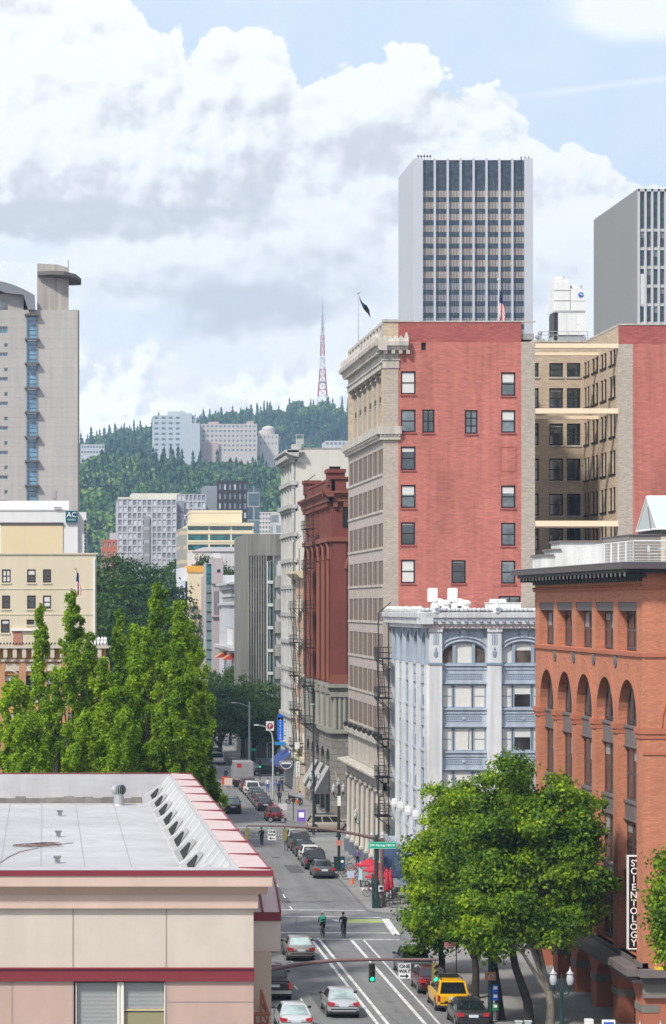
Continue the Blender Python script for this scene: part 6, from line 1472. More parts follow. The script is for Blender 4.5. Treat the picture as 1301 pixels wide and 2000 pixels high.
for k in range(6): zb = z3(1134+26*k); f.part(MB().box(x3(354)-b0,x3(362)-b0,-.4,3,zb-1.4,zb).box(x3(362)-b0,x3(366)-b0,.0,3,zb-2.9,zb-.1,1), 'balcony', [mat('balcony_blue',(.50,.55,.62),.6), g_dark])
f.part(MB().box(0,x3(366)-b0,.5,20,0,z3(1109)), 'side_wall', [mat('slab_white',(.62,.63,.64),.7)])

def curtain(name, label, px0, px1, py0, Y, dep, mw, mg, cols, rows_, pybot, frac=(.15,.85), zfrac=(.2,.85), side=None, extra=None, cat='building'):
    x0, x1 = X_(px0,Y), X_(px1,Y); zt = Z_(py0,Y); b = thing(name, label, cat, (x0,Y,0)); f = Face(b, x0, Y); Wd = x1-x0; zb = Z_(pybot,Y); rh = (zt-zb)/rows_; cw = Wd/cols
    hs = []
    for j in range(rows_):
        for i in range(cols): hs.append((cw*(i+frac[0]), cw*(i+frac[1]), zb+rh*(j+zfrac[0]), zb+rh*(j+zfrac[1])))
    f.part(MB().wall(0,Wd,0,zt,hs,.3), 'wall', [mw])
    for h in hs[-100:]:
        f.part(MB().quad((h[0],.2,h[2]),(h[1],.2,h[2]),(h[1],.2,h[3]),(h[0],.2,h[3])), 'window', [mg[rw.randrange(len(mg))]])
    q = MB()
    for h in hs[:-100]: q.quad((h[0],.2,h[2]),(h[1],.2,h[2]),(h[1],.2,h[3]),(h[0],.2,h[3]))
    if q.v: o = f.part(q, 'window', [mg[0]]); o['kind'] = 'stuff'
    f.part(MB().box(.01,Wd-.01,.3,dep,0,zt-.3), 'core', [mw])
    return b, f, Wd, zt
m_gh = mat('pale_grey_panel', (.44,.44,.48), .75, .06, .08); g_pale = mat('pale_window', (.52,.54,.58), .35, .2, .5); g_gr = mat('grey_window', (.24,.26,.30), .3, .2, .5)
Yg = 640.0
b, f, Wd, zt = curtain('apartment_building', 'long pale grey apartment block with a dense window grid in front of the wooded hill', 230, 345, 975, Yg, 20, m_gh, [g_pale,g_gr], 12, 12, 1130, (.12,.80), (.12,.88))
f.part(MB().box(X_(281,Yg)-X_(230,Yg),X_(292,Yg)-X_(230,Yg),-.4,.3,0,zt-4), 'balcony_bay', [mat('bay_grey',(.26,.265,.28),.8,.15,.5,brick=(30,3.2,(.40,.40,.42),.4,.05))])
f.part(MB().box(X_(258,Yg)-X_(230,Yg),X_(352,Yg)-X_(230,Yg),4,19,zt-.3,Z_(962,Yg)).box(0,X_(258,Yg)-X_(230,Yg),0,.4,zt-.1,zt+.5), 'roof_storey', [mat('roof_cream',(.60,.58,.50),.8,.1,.4)])
b, f, Wd, zt = curtain('apartment_building', 'pale grey apartment wing with balcony recess beside the dark tower', 345.3, 402, 965, Yg+2, 20, m_gh, [g_pale,g_gr], 7, 12, 1130, (.12,.80), (.12,.88))
for k in range(9): f.part(MB().box(X_(335,Yg)-X_(345.3,Yg)+1.1,X_(352,Yg)-X_(345.3,Yg)+.9,-.5,.2,zt-4.2*k-4.2,zt-4.2*k-1.6), 'balcony', [g_gr])
m_dk = mat('dark_cladding', (.045,.045,.055), .6, .06, .2)
Yd = 660.0
b, f, Wd, zt = curtain('dark_tower', 'dark clad tower with scattered tall pale windows behind the cream office', 424, 483, 939, Yd, 18, m_dk, [g_gr, g_pale, mat('bluegrey_window',(.16,.22,.27),.2,.1)], 6, 6, 1050, (.30,.78), (.05,.72))
f.part(MB().box(X_(400,Yd)-X_(424,Yd),0,0,18,0,Z_(949,Yd)), 'side_wall', [mat('slate_side',(.22,.25,.28),.5,.1,.3)]); f.part(MB().box(Wd,X_(507,Yd)-X_(424,Yd),-.1,14,0,Z_(953,Yd)), 'glass_wing', [mat('wing_glass',(.10,.15,.18),.2,.3,.4,brick=(3,3.4,(.3,.33,.35),.2,.2))])
Yc = 575.0
b, f, Wd, zt = curtain('office_building', 'cream office with three rows of wide teal windows and set back top storey', 366, 495, 1022, Yc, 22, m_yel, [g_teal], 3, 4, 1100, (.03,.95), (.30,.88))
f.part(MB().box(X_(375,Yc)-X_(366,Yc),X_(476,Yc)-X_(366,Yc),5,18,zt-.3,Z_(995,Yc)).box(X_(374,Yc)-X_(366,Yc),X_(477,Yc)-X_(366,Yc),4.9,18.2,Z_(1000,Yc),Z_(997,Yc)), 'roof_storey', [m_yel]); f.part(MB().box(-.1,Wd+.1,-.5,.2,zt-.6,zt+.1), 'cornice', [m_yel])
q = MB()
for h in (1033,1050,1068): q.box(0,Wd,-.1,.15,Z_(h+9.5,Yc),Z_(h+8,Yc))
f.part(q, 'ledges', [m_yel]); 
f.part(MB().box(-1.4,0,2,20,0,zt-1), 'side_wall', [mat('office_side',(.52,.45,.34),.8,.1,.2,brick=(40,3.1,(.3,.3,.28),1.3,.05))])
Yr = 545.0
B = thing('low_building', 'low white curved roof hall in front of the cream office', 'building', (X_(374,Yr),Yr,0)); f = Face(B, X_(374,Yr), Yr); Wd = X_(482,Yr)-X_(374,Yr); f.part(MB().box(0,Wd,0,14,0,Z_(1077,Yr)), 'wall', [mat('hall_white',(.58,.57,.58),.7,.06,.3)]); f.part(MB().ext([(0,Z_(1077,Yr))]+[(Wd*k/10, Z_(1077,Yr)+.9*math.sin(math.pi*min(1,k/3)/2)) for k in range(11)]+[(Wd,Z_(1077,Yr))],'y',-.3,14), 'roof', [mat('hall_roof',(.55,.53,.55),.6,.05)])
b, f, Wd, zt = curtain('brick_house', 'small red brick apartment house with pale windows left of the grey block', 200, 229, 1054, 620, 14, mat('small_red_brick',(.42,.14,.09),.85,.08,.3), [mat('window_aqua',(.25,.35,.36),.3,.1)], 3, 4, 1130, (.18,.6), (.25,.75))
f.part(MB().box(X_(216,620)-X_(200,620),Wd,3,10,zt,Z_(1040,620)), 'roof_storey', [m_gh])
b, f, Wd, zt = curtain('apartment_building', 'white far apartment block peeping between dark tower and tall ivory building', 506, 560, 1000, 820, 20, mat('far_white',(.55,.54,.53),.8,.05,.1), [g_gr], 9, 7, 1060, (.2,.75), (.25,.75))
f.part(MB().box(X_(528,820)-X_(506,820),Wd,-6,0,0,Z_(1004,820)), 'wing', [mat('far_wing',(.25,.28,.31),.6,.2,.2,brick=(3.5,3.2,(.55,.55,.55),.5,.1))])
# ------------------------------------------------------------------ office towers on the skyline
m_pier = mat('tower_white', (.50,.515,.56), .6, .03, .05); m_spn = mat('spandrel_gold', (.34,.285,.235), .4, .25, .3); m_spg = mat('spandrel_grey', (.24,.23,.25), .4, .1, .3)
g_tw = glass('tower_glass', (.032,.042,.058), .12, 1.45, .5)
TY = 800.0; zt_ = lambda p: Z_(p,TY); x0 = X_(823,TY); B = thing('office_tower', 'tall white piered office tower with dark glass and golden spandrels behind the red brick block', 'tower', (x0,TY,0)); f = Face(B, x0, TY); Wd = X_(1025,TY)-x0; cw = Wd/8; ztop = zt_(309)
band = [(309,372)]
for i in range(8):
    u0, u1 = cw*i+.45, cw*(i+1)-.12; st_ = MB()
    st_.quad((u0,.6,zt_(372)),(u1,.6,zt_(372)),(u1,.6,zt_(312)),(u0,.6,zt_(312)),0)
    y = 372.0; k = 0
    while y < 900:
        spn = not (12 <= k <= 13 and i >= 2) or k == 12
        if spn: st_.quad((u0,.55,zt_(y+12.5)),(u1,.55,zt_(y+12.5)),(u1,.55,zt_(y)),(u0,.55,zt_(y)), 2 if k in (8,9,10,11,12) else 1)
        else: st_.quad((u0,.6,zt_(y+12.5)),(u1,.6,zt_(y+12.5)),(u1,.6,zt_(y)),(u0,.6,zt_(y)), 0)
        st_.quad((u0,.6,zt_(y+22.6)),(u1,.6,zt_(y+22.6)),(u1,.6,zt_(y+12.5)),(u0,.6,zt_(y+12.5)),0)
        y += 22.6; k += 1
    for j in range(1,4): u = u0+(u1-u0)*j/4; st_.box(u-.06,u+.06,.5,.6,0,zt_(312),3)
    f.part(st_, 'glazing_strip', [g_tw, m_spn, m_spg, m_dark])
    f.part(MB().box(cw*i-.12, cw*i+.45, -.35, .7, 0, ztop), 'pier', [m_pier])
f.part(MB().box(Wd-.12,X_(1041,TY)-x0,-.35,.7,0,ztop), 'corner_pier', [m_pier]); f.part(MB().box(-1.9,-.12,-.35,.7,0,ztop), 'corner_pier', [m_pier])
q = MB(); q.box(-1.9,X_(1041,TY)-x0,.7,36,0,ztop-.4); f.part(q, 'core', [mat('tower_side',(.40,.42,.47),.6,.05,.05)])
S9 = Face(B, x0-1.9, TY+36, R(-90)); q = MB()
for k in range(26): u = 36*k/26; q.box(u,u+.75,-.3,.1,0,ztop)
S9.part(q, 'side_fins', [m_pier])
q = MB(); 
for k in range(5): u = -.5+.9*k; q.cyl((u,3,ztop-.4),(u,3,ztop+1.2+(.6 if k == 2 else 0)),.08,n=5); q.ball((u,3,ztop+1.1),.35,n=8,k=5)
f.part(q, 'antennas', [m_dark])
q = MB()
for k in range(3): q.box(Wd-1+1.1*k,Wd-.7+1.1*k,1,1.4,ztop-.4,ztop+.7)
f.part(q, 'roof_lights', [m_dark])
TY = 700.0; zt_ = lambda p: Z_(p,TY); x0 = X_(1247,TY); B = thing('office_tower', 'grey ribbed office tower cut off by the right edge of the view', 'tower', (x0,TY,0)); f = Face(B, x0, TY); ztop = zt_(369); m_pg = mat('tower_grey', (.50,.50,.50), .65, .04, .05)
cw = X_(1273,TY)-X_(1247+13,TY)
for i in range(16):
    u0 = X_(1247.5,TY)-x0+cw*i; q = MB(); q.quad((u0+.3,.5,zt_(447)),(u0+cw,.5,zt_(447)),(u0+cw,.5,zt_(374)),(u0+.3,.5,zt_(374)),0)
    for k in range(14):
        y = 452+36.5*k; q.quad((u0+.3,.5,zt_(y+29)),(u0+cw,.5,zt_(y+29)),(u0+cw,.5,zt_(y)),(u0+.3,.5,zt_(y)),0); q.box(u0+.3,u0+cw,.1,.5,zt_(y),zt_(y-5.5),1)
        if (i+k) % 3 == 0: q.quad((u0+.35,.47,zt_(y+12)),(u0+cw-.05,.47,zt_(y+12)),(u0+cw-.05,.47,zt_(y)),(u0+.35,.47,zt_(y)),2)
    f.part(q, 'glazing_strip', [g_tw, m_pg, mat('tower_blind',(.22,.23,.25),.5)]); f.part(MB().box(u0-.25,u0+.3,-.3,.6,0,ztop), 'pier', [m_pg])
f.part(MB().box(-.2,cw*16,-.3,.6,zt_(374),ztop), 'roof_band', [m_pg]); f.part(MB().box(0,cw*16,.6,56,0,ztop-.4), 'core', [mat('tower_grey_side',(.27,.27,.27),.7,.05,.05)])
S9 = Face(B, x0, TY+56, R(-90)); q = MB()
for k in range(56): u = 56*k/56; q.box(u,u+.6,-.35,.1,0,ztop)
S9.part(q, 'side_fins', [mat('tower_shaded_fins', (.28,.275,.265), .7, .04, .05)])  # side fins take a darker copy of the grey to hold the shaded face
tag(MB().tube([(0,0,0),(0,0,8.5)],[.08,.04],6).box(-.35,-.05,-.05,.05,4.5,7.2).build('antenna', m_pole, None, (X_(1259,240),240,45.7)), 'slim white roof antenna in front of the grey ribbed tower', 'antenna')
# ------------------------------------------------------------------ hilltop hospital blocks and mast
hb = [('hospital_building','white hospital tower on the wooded hill, left of the wider slab',300,383,811,905,2210,mat('hosp_white',(.50,.54,.58),.7,.06,.01),6,9,(.15,.7)),
      ('hospital_building','long beige hospital slab with rows of small windows on the hill',386,502,828,884,2220,mat('hosp_beige',(.55,.50,.46),.8,.04,.01),14,6,(.2,.65)),
      ('hospital_building','small cream pavilion with rounded tops right of the beige slab',506,544,848,872,2240,mat('hosp_cream',(.60,.54,.48),.8,.04,.01),5,2,(.3,.6)),
      ('hillside_building','low white building among trees at the left of the hill',158,204,868,888,2050,mat('low_white',(.55,.57,.60),.8,.04,.01),8,2,(.2,.8)),
      ('hillside_building','white flat building below the radio mast on the hill',636,684,861,872,2150,mat('flat_white',(.60,.60,.60),.8,.04,.01),6,1,(.2,.8))]
g_h = mat('hospital_window', (.16,.18,.21), .3, .2, .05)
for nm, lb, a, b_, c, d, Y, mm, cl, rw_, fr_ in hb:
    b, f, Wd, zt = curtain(nm, lb, a, b_, c, Y, 30, mm, [g_h], cl, rw_, d, fr_, (.3,.72)); zb = Z_(d,Y)-40
    if a == 300: f.part(MB().box(Wd*.62,Wd*.9,-3,0,0,zt+1.5).box(Wd*.35,Wd*.75,4,20,zt,zt+3.5).box(Wd*.90,Wd+3,-5,0,0,zt-7), 'wing', [mm]); 
    if a == 386: f.part(MB().box(-3,Wd*.03,-4,20,0,zt+1).box(Wd*.2,Wd*.36,4,20,zt,zt+2.2).box(Wd*.85,Wd*.95,4,20,zt,zt+2.5).box(0,Wd*.35,-3,0,0,Z_(865,Y)), 'wing', [mat('hosp_pink',(.50,.37,.33),.8,.05,.01)])
    if a == 506: f.part(MB().lathe(Wd*.5,6,[(5.5,0),(5.5,5),(4,6.5),(1,7.5)],14,0,zt).lathe(Wd*.15,6,[(2.5,0),(2.5,2.5),(1,3.5)],10,0,zt), 'cupola', [mm])
Y = 2950.0; xm = X_(630,Y); zb, zt = Z_(800,Y), Z_(616,Y); t = thing('radio_mast', 'red and white lattice radio mast standing on the wooded ridge', 'radio mast', (xm, Y, zb)); m_mr = mat('mast_red', (.50,.06,.09), .6, .05); m_mw = mat('mast_white', (.70,.70,.72), .6, .05)
hh = zt-zb; nseg = 14
def mw_(f): return 5.0*(1-f)**2.3+1.5
bandm = lambda f: 1 if (.16<f<.42 or .58<f<.78 ) else 0
q = MB()
for k in range(nseg):
    f0, f1 = k/nseg, (k+1)/nseg; w0, w1 = mw_(f0), mw_(f1); mi = bandm((f0+f1)/2); cs = [(-1,-1),(1,-1),(1,1),(-1,1)]
    for j in range(4):
        a, b = cs[j], cs[(j+1)%4]; A0 = (a[0]*w0,a[1]*w0,hh*f0); A1 = (a[0]*w1,a[1]*w1,hh*f1); B0 = (b[0]*w0,b[1]*w0,hh*f0); B1 = (b[0]*w1,b[1]*w1,hh*f1)
        q.cyl(A0,A1,.55,n=4,m=mi); q.cyl(A0,B1,.25,n=3,m=mi); q.cyl(B0,A1,.25,n=3,m=mi); q.cyl(A1,B1,.3,n=3,m=mi)
q.build('lattice', [m_mw, m_mr], t); q = MB()
for f0 in (.30,.55,.72,.80,.93): w0 = mw_(f0)+.5; q.box(-w0,w0,-w0,w0,hh*f0-.5,hh*f0+.5)
q.build('platform', [m_mw], t); q = MB(); q.cyl((0,0,hh*.8),(0,0,hh+12),.9,.6,n=6); q.cyl((0,0,hh+12),(0,0,hh+22),.35,.15,n=5); q.build('antenna', [mat('mast_grey',(.4,.42,.45),.6)], t)
# ------------------------------------------------------------------ foliage
def leaf_cloud(pts, nrm, size, up=.4, jit=.75, asp=.66):
    """one small folded leaf-like face pair per point"""
    n = len(pts); d = nrm + rng.normal(0, jit, (n,3)); d[:,2] += up; d /= np.linalg.norm(d,axis=1,keepdims=True)+1e-9
    r = rng.normal(0,1,(n,3)); a = np.cross(d, r); a /= np.linalg.norm(a,axis=1,keepdims=True)+1e-9; b = np.cross(d,a)
    s = size*(.6+.8*rng.random((n,1)))
    v = np.empty((n,4,3)); v[:,0] = pts-a*s*.5; v[:,1] = pts-b*s*asp*.5+d*s*.08; v[:,2] = pts+a*s*.5; v[:,3] = pts+b*s*asp*.5+d*s*.08
    return v.reshape(-1,3)
def quads_mesh(name, v, m):
    n = len(v)//4; me = bpy.data.meshes.new(name); me.vertices.add(len(v)); me.vertices.foreach_set('co', v.astype(np.float32).ravel())
    me.loops.add(n*4); me.loops.foreach_set('vertex_index', np.arange(n*4, dtype=np.int32)); me.polygons.add(n); me.polygons.foreach_set('loop_start', np.arange(0,n*4,4,dtype=np.int32))
    me.materials.append(m); me.update(calc_edges=True); me.validate(); return me
def clumps_leaves(cl, n_per, size, shell=.55):
    P, Nn = [], []
    for (c, r) in cl:
        k = max(4, int(n_per*(r[0]*r[1]*r[2])**(2/3)))
        d = rng.normal(0,1,(k,3)); d /= np.linalg.norm(d,axis=1,keepdims=True); fl = (d[:,2] < -.1) & (rng.random(k) < .75); d[fl,2] *= -1; rad = (shell+(1-shell)*rng.random((k,1)))*(1+.20*rng.normal(0,1,(k,1)))
        P.append(np.array(c)+d*rad*np.array(r)); Nn.append(d)
    return leaf_cloud(np.concatenate(P), np.concatenate(Nn), size)
m_bark = mat('bark_grey', (.10,.085,.07), .95, .25, 1.5, streak=.2, bump=.2); m_barkd = mat('bark_dark', (.045,.038,.032), .95, .25, 1.5, bump=.2)
lf_maple = leafmat('maple_leaves', [(.013,.032,.005),(.052,.122,.007),(.18,.30,.010),(.42,.54,.02)], .46, .42)  # leaf tones, widened at both ends to carry crown highlights and dark interior
lf_poplar = leafmat('poplar_leaves', [(.028,.072,.009),(.10,.20,.012),(.24,.37,.018),(.44,.57,.03)], .5, .30)
lf_elm = leafmat('elm_leaves', [(.008,.022,.008),(.016,.044,.010),(.04,.095,.012),(.09,.17,.018)], .22, .12)
lf_street = leafmat('plane_leaves', [(.018,.042,.012),(.035,.078,.016),(.075,.13,.022),(.14,.20,.03)], .3, .25)
lf_fir = leafmat('fir_needles', [(.010,.045,.020),(.018,.065,.026),(.034,.092,.030),(.06,.13,.034)], .08, .02)
lf_hill = leafmat('hill_leaves', [(.028,.075,.020),(.055,.13,.024),(.11,.20,.03),(.22,.30,.055)], .15, .015)

# big maples on the right pavement
def maple(seed, base, height, cc, cr, n_cl, label, forks, leafn=560, leaf=.23, tr=.22, trunk=None, mb=None, nm='maple_tree'):
    g = np.random.default_rng(seed); t = thing(nm, label, 'tree', base)
    cl = []
    while len(cl) < n_cl:
        d = g.normal(0,1,3); d /= np.linalg.norm(d); q = g.random()**(1/2.4)
        p = np.array(cc) + d*q*np.array(cr)*(1+.10*g.normal())
        if p[2] < cc[2]-cr[2]*.80: continue
        s = .70+.65*g.random(); s *= (1.1 if q < .6 else .9)
        cl.append((p, (s*1.1,s*1.1,s*.78)))
    quads = clumps_leaves(cl, leafn, leaf, .45)
    put(quads_mesh('crown', quads, lf_maple), 'crown', t)
    b = MB(); top = trunk or [(0,0,0),(.05,0,height*.18),(.0,.1,height*.33)]
    b.tube([(0,0,-.1),(0,0,.25)]+[tuple(p) for p in top[1:]], [tr*1.6,tr*1.1]+[tr*(1-.18*k) for k in range(len(top)-1)], 10)
    e = Vector(top[-1])
    for k in range(forks):
        p = Vector(cl[(k*7)%len(cl)][0]); m1 = e.lerp(p,.4)+Vector((0,0,.5)); b.tube([e-Vector((0,0,.3)), m1, p], [tr*.6,tr*.36,.04], 7)
        for j in range(2):
            p2 = Vector(cl[(k*7+j*3+1)%len(cl)][0]); 
            if (p2-m1).length < 4.5: b.tube([m1,m1.lerp(p2,.5)+Vector((0,0,.2)),p2],[tr*.28,tr*.17,.02],5)
    b.build('trunk', mb or m_barkd, t, smooth=60); return t
gx = lambda p, y: (X_(p,YG(y)), YG(y), .13)
Yb = 155.0
def mp(px, py, Y): return np.array((X_(px,Y), Y, Z_(py,Y)))
def maple_at(seed, px, py, Y, ccpx, ccpy, rpx, rpy, n, label, forks, **k):
    base = Vector((X_(px,Y), Y, .13)); c = mp(ccpx, ccpy, Y)-np.array(base); rx = rpx*Y/F; rz = rpy*Y/F
    return maple(seed, base, c[2], tuple(c), (rx, rx*.85, rz), n, label, forks, **k)
maple_at(1, 928, 1953, 155, 915, 1700, 116, 178, 88, 'broad green maple with lower crown nearest the traffic lane', 9)
maple_at(2, 978, 2005, 147, 1020, 1675, 125, 190, 104, 'tallest green maple of the pavement group with curved dark trunk', 9, trunk=[(0,0,0),(-.25,0,2.2),(-.55,.1,4.4),(-.45,.2,6.2)])
maple_at(3, 1034, 2012, 144.5, 1098, 1690, 84, 155, 60, 'green maple with leaning forked trunk close to the brick arcade', 7, trunk=[(0,0,0),(-.1,0,1.4),(-.7,.3,3.2),(-1.0,.4,5.0)], tr=.26)
maple_at(4, 1074, 2012, 144.5, 1000, 1795, 150, 72, 50, 'low spreading maple with pale mottled trunk under the taller crowns', 6, mb=mat('bark_mottled',(.20,.18,.15),.95,.3,2.5,bump=.15), tr=.24)
maple_at(5, 1312, 2030, 135, 1322, 1800, 26, 115, 32, 'partly visible tree at the right edge before the brick arcade', 4)
maple_at(6, 862, 1890, 166, 848, 1785, 58, 100, 40, 'small green maple tucked behind the broad maple near the crossing', 5)
# poplars / upright hornbeams behind the white roof
def upright(seed, hgt, rad, spires, label, loc, nleaf=15500, nm='poplar_tree'):
    g = np.random.default_rng(seed); t = thing(nm, label, 'tree', loc); cl = []; b = MB()
    b.tube([(0,0,-.1),(0,0,hgt*.4),(0.1,0,hgt*.92)],[.24,.16,.03],8)
    nc = int(70+75*rad)
    for k in range(nc):
        f = .06+.93*g.random()**1.1; R_ = rad*((.72+.28*f/.3) if f < .3 else ((1-f)/.7)**.52); a = g.random()*6.283; d = R_*math.sqrt(g.random())*(.8+.4*g.random())
        s = (.20+.17*g.random())*(.75+.28*rad)*(1-.45*f); cl.append((np.array((d*math.cos(a), d*math.sin(a), f*hgt)), (s,s,s*(1.5+.9*g.random()))))
    for k in range(14): f = .74+.25*k/13; cl.append((np.array((.15*g.normal()*(1-f)*4, .15*g.normal()*(1-f)*4, f*hgt)), (.10+1.1*(1-f),.10+1.1*(1-f),.55)))
    for k in range(9):
        q = cl[int(k*nc/9)][0]; b.tube([(0,0,max(.5,q[2]*.6-1)),(q[0]*.6,q[1]*.6,q[2]*.85),tuple(q)],[.07,.05,.015],5)
    cl = [c for c in cl]
    S = sum((r[0]*r[1]*r[2])**(2/3) for c, r in cl); q = clumps_leaves(cl, nleaf/S, .18, .35)
    put(quads_mesh('crown', q, lf_poplar), 'crown', t); b.build('trunk', m_bark, t, smooth=60); return t
g = np.random.default_rng(5)
def spires(n, rad, hgt, rs): return [(0,0,hgt,rs)]+[(rad*math.cos(6.283*k/n+.4), rad*math.sin(6.283*k/n+.4), hgt*(.70+.24*g.random()), rs*(.6+.3*g.random())) for k in range(n)]
POP = [(80,1185,172,0,'slender dark poplar in front of the brown windowed cream block'),(140,1158,176,1,'tall twin-topped poplar right below the hanging striped flag'),(172,1240,180,2,'shorter poplar between the twin-topped one and the bright middle poplars'),
       (232,1195,178,0,'poplar with thin pointed leader left of the tallest bright poplar'),(310,1142,170,1,'tallest bright yellow-green poplar in the middle of the row'),(350,1180,176,2,'full poplar just right of the tallest bright one'),
       (370,1218,182,2,'broad darker poplar at the street end of the row'),(32,1325,158,3,'low broad poplar at the left edge of the row'),(108,1318,156,2,'low leafy poplar in front of the slender dark one'),(203,1290,156,2,'low bright poplar in front of the pointed leader'),
       (283,1232,158,2,'low bright poplar in front of the tallest one'),(352,1262,156,2,'low full poplar near the street side of the roof'),(335,1400,150,3,'lowest poplar overhanging the road at the corner of the white roof'),(-40,1300,165,1,'poplar cut off by the left edge of the view'),
       (58,1395,149,3,'low poplar filling the gap beside the ornate house wall'),(165,1390,151,3,'low wide poplar under the twin-topped one'),(245,1385,149,3,'low wide poplar right behind the turbine vent'),(325,1370,151,2,'low poplar between the two brightest ones'),(386,1330,172,1,'narrow poplar next to the road at the row end'),(415,1505,158,0,'short poplar top over the corner of the pink coping'),
       (262,1225,184,2,'poplar half hidden behind the bright middle group'),(388,1470,162,0,'small poplar beside the black car lane')]
PK = [(1.25,24,6,1.5),(1.95,24,8,1.7),(2.3,22,9,1.9),(2.7,20,10,2.0)]; PROTO = {}
for k, (px, py, Y, kd, lb) in enumerate(POP):
    hgt = Z_(py, Y); x = X_(px, Y); rad, h0, n, rs = PK[kd]
    if kd not in PROTO: PROTO[kd] = (upright(20+kd, h0, rad, spires(n, rad, h0, rs), lb, (x,Y,0), 54000+13000*kd), h0); o = PROTO[kd][0]
    else: o = dup(PROTO[kd][0], (x,Y,0), g.random()*6.28, lb)
    s = hgt/PROTO[kd][1]; w_ = min(1.2, max(.95, s*1.1)); o.scale = (w_,w_,s); o['group'] = 'poplars behind the white roof'
# broad dark park elms and street trees farther on
def crown_tree(seed, hgt, rad, n, leafn, leaf, m, label, loc, low=.28, nm='elm_tree', flat=.8):
    g = np.random.default_rng(seed); t = thing(nm, label, 'tree', loc); cl = []
    zc = hgt*(1+low)/2; rz = hgt*(1-low)/2
    for k in range(n):
        d = g.normal(0,1,3); d /= np.linalg.norm(d); q = g.random()**(1/3.2); p = np.array((0,0,zc))+d*q*np.array((rad,rad,rz)); s = rad*(.20+.20*g.random()); cl.append((p,(s*1.2,s*1.2,s*.62)))
    S = sum((r[0]*r[1]*r[2])**(2/3) for c, r in cl); put(quads_mesh('crown', clumps_leaves(cl, leafn/S, leaf, .5), m), 'crown', t)
    b = MB(); b.tube([(0,0,-.1),(0,0,hgt*.2),(.1,0,hgt*.45)],[rad*.07,rad*.05,rad*.035],8)
    for k in range(6): p = Vector(cl[k][0]); b.tube([(0,0,hgt*.22),Vector((0,0,hgt*.3)).lerp(p,.5),p],[rad*.04,rad*.025,.03],5)
    b.build('trunk', m_barkd, t, smooth=60); return t
ELM = [(208,1092,470,6.5,'dark elm rising beside the cream block'),(285,1078,480,7.5,'largest dark elm below the pale grey apartments'),(338,1092,620,8,'dark elm left of the orange topped slab'),(250,1128,440,6.2,'dark elm in front of the largest elm'),(318,1140,430,4.0,'dark elm above the bright poplars'),
       (192,1190,410,5,'low dark elm right behind the cream block'),(405,1092,539,4.5,'far elm behind the orange topped slab'),(447,1086,540,5,'far elm behind the stair tower'),(484,1064,542,3.6,'bright far tree beside the raw concrete building'),(235,1190,400,5.5,'dark elm at the foot of the park group'),(285,1200,395,4.8,'dark elm behind the tallest bright poplar'),(195,1125,520,7,'far dark elm by the small red brick house')]
ek = {}
for k, (px, py, Y, r, lb) in enumerate(ELM):
    h = Z_(py, Y); x = X_(px, Y); kd = k % 3
    if kd not in ek: ek[kd] = (crown_tree(50+kd, h, r, 75, 10500, .62, lf_elm, lb, (x,Y,0), .22), h, r); o = ek[kd][0]
    else: o = dup(ek[kd][0], (x,Y,0), g.random()*6.28, lb); o.scale = (r/ek[kd][2],r/ek[kd][2],h/ek[kd][1])
    o['group'] = 'park elms at the far end of the street'
STR = [(430,1345,388,6.0,'dark street tree left of the tall grey lamp post'),(475,1322,400,6.0,'dark street tree behind the tall grey lamp post'),(515,1335,402,5.5,'dark street tree in front of the raw concrete building'),(408,1318,410,4.0,'dark street tree behind the poplar row end'),(450,1305,440,4.0,'dark street tree below the striped awnings'),(495,1370,392,4.8,'dark street tree right of the tall grey lamp post'),(538,1400,388,3.6,'small dark street tree at the far corner sign'),(410,1360,382,5.0,'street tree over the far crossing')]
sk = {}
for k, (px, py, Y, r, lb) in enumerate(STR):
    h = Z_(py, Y); x = X_(px, Y); kd = k % 2
    if kd not in sk: sk[kd] = (crown_tree(70+kd, h, r, 60, 9500, .42, lf_street, lb, (x,Y,.13), .38, 'street_tree'), h, r); o = sk[kd][0]
    else: o = dup(sk[kd][0], (x,Y,.13), g.random()*6.28, lb); o.scale = (r/sk[kd][2],r/sk[kd][2],h/sk[kd][1])
    o['group'] = 'street trees beyond the second crossing'
# firs: ridge trees one by one, the slopes as one wood
def fir_arrays(g, h, r, tiers=9, per=11):
    V = []
    for k in range(tiers):
        f = k/tiers; z = h*(.10+.90*f); rr = r*(1-f)**.85*(.8+.4*g.random()); 
        for j in range(per if f < .8 else 6):
            a = 6.283*j/per+g.random()*.5; q = rr*(.65+.6*g.random()); c, s = math.cos(a), math.sin(a); wd = .34*q+.25
            V += [(0,0,z+h*.10),(c*q*.6-s*wd,s*q*.6+c*wd,z-h*.01),(c*q,s*q,z-h*.045),(c*q*.6+s*wd,s*q*.6-c*wd,z-h*.01)]
    return np.array(V)
gf = np.random.default_rng(9)
firs = [fir_arrays(gf, 20, 4.2), fir_arrays(gf, 20, 3.2, 10, 9), fir_arrays(gf, 20, 5.0, 8, 12)]
cl0 = [(np.array((6*math.cos(a)*f,6*math.sin(a)*f,9+5*math.sin(b))),(3.2,3.2,2.6)) for a,b,f in ((0,0,1),(1.2,.6,.9),(2.4,-.5,1),(3.6,.3,1),(4.8,.8,.8),(0.5,1.4,.3),(3,1.2,.5),(5.5,-.4,1))]
dec = [clumps_leaves(cl0, 9, 2.6, .6) for k in range(2)]
W_, Wd_ = [], []
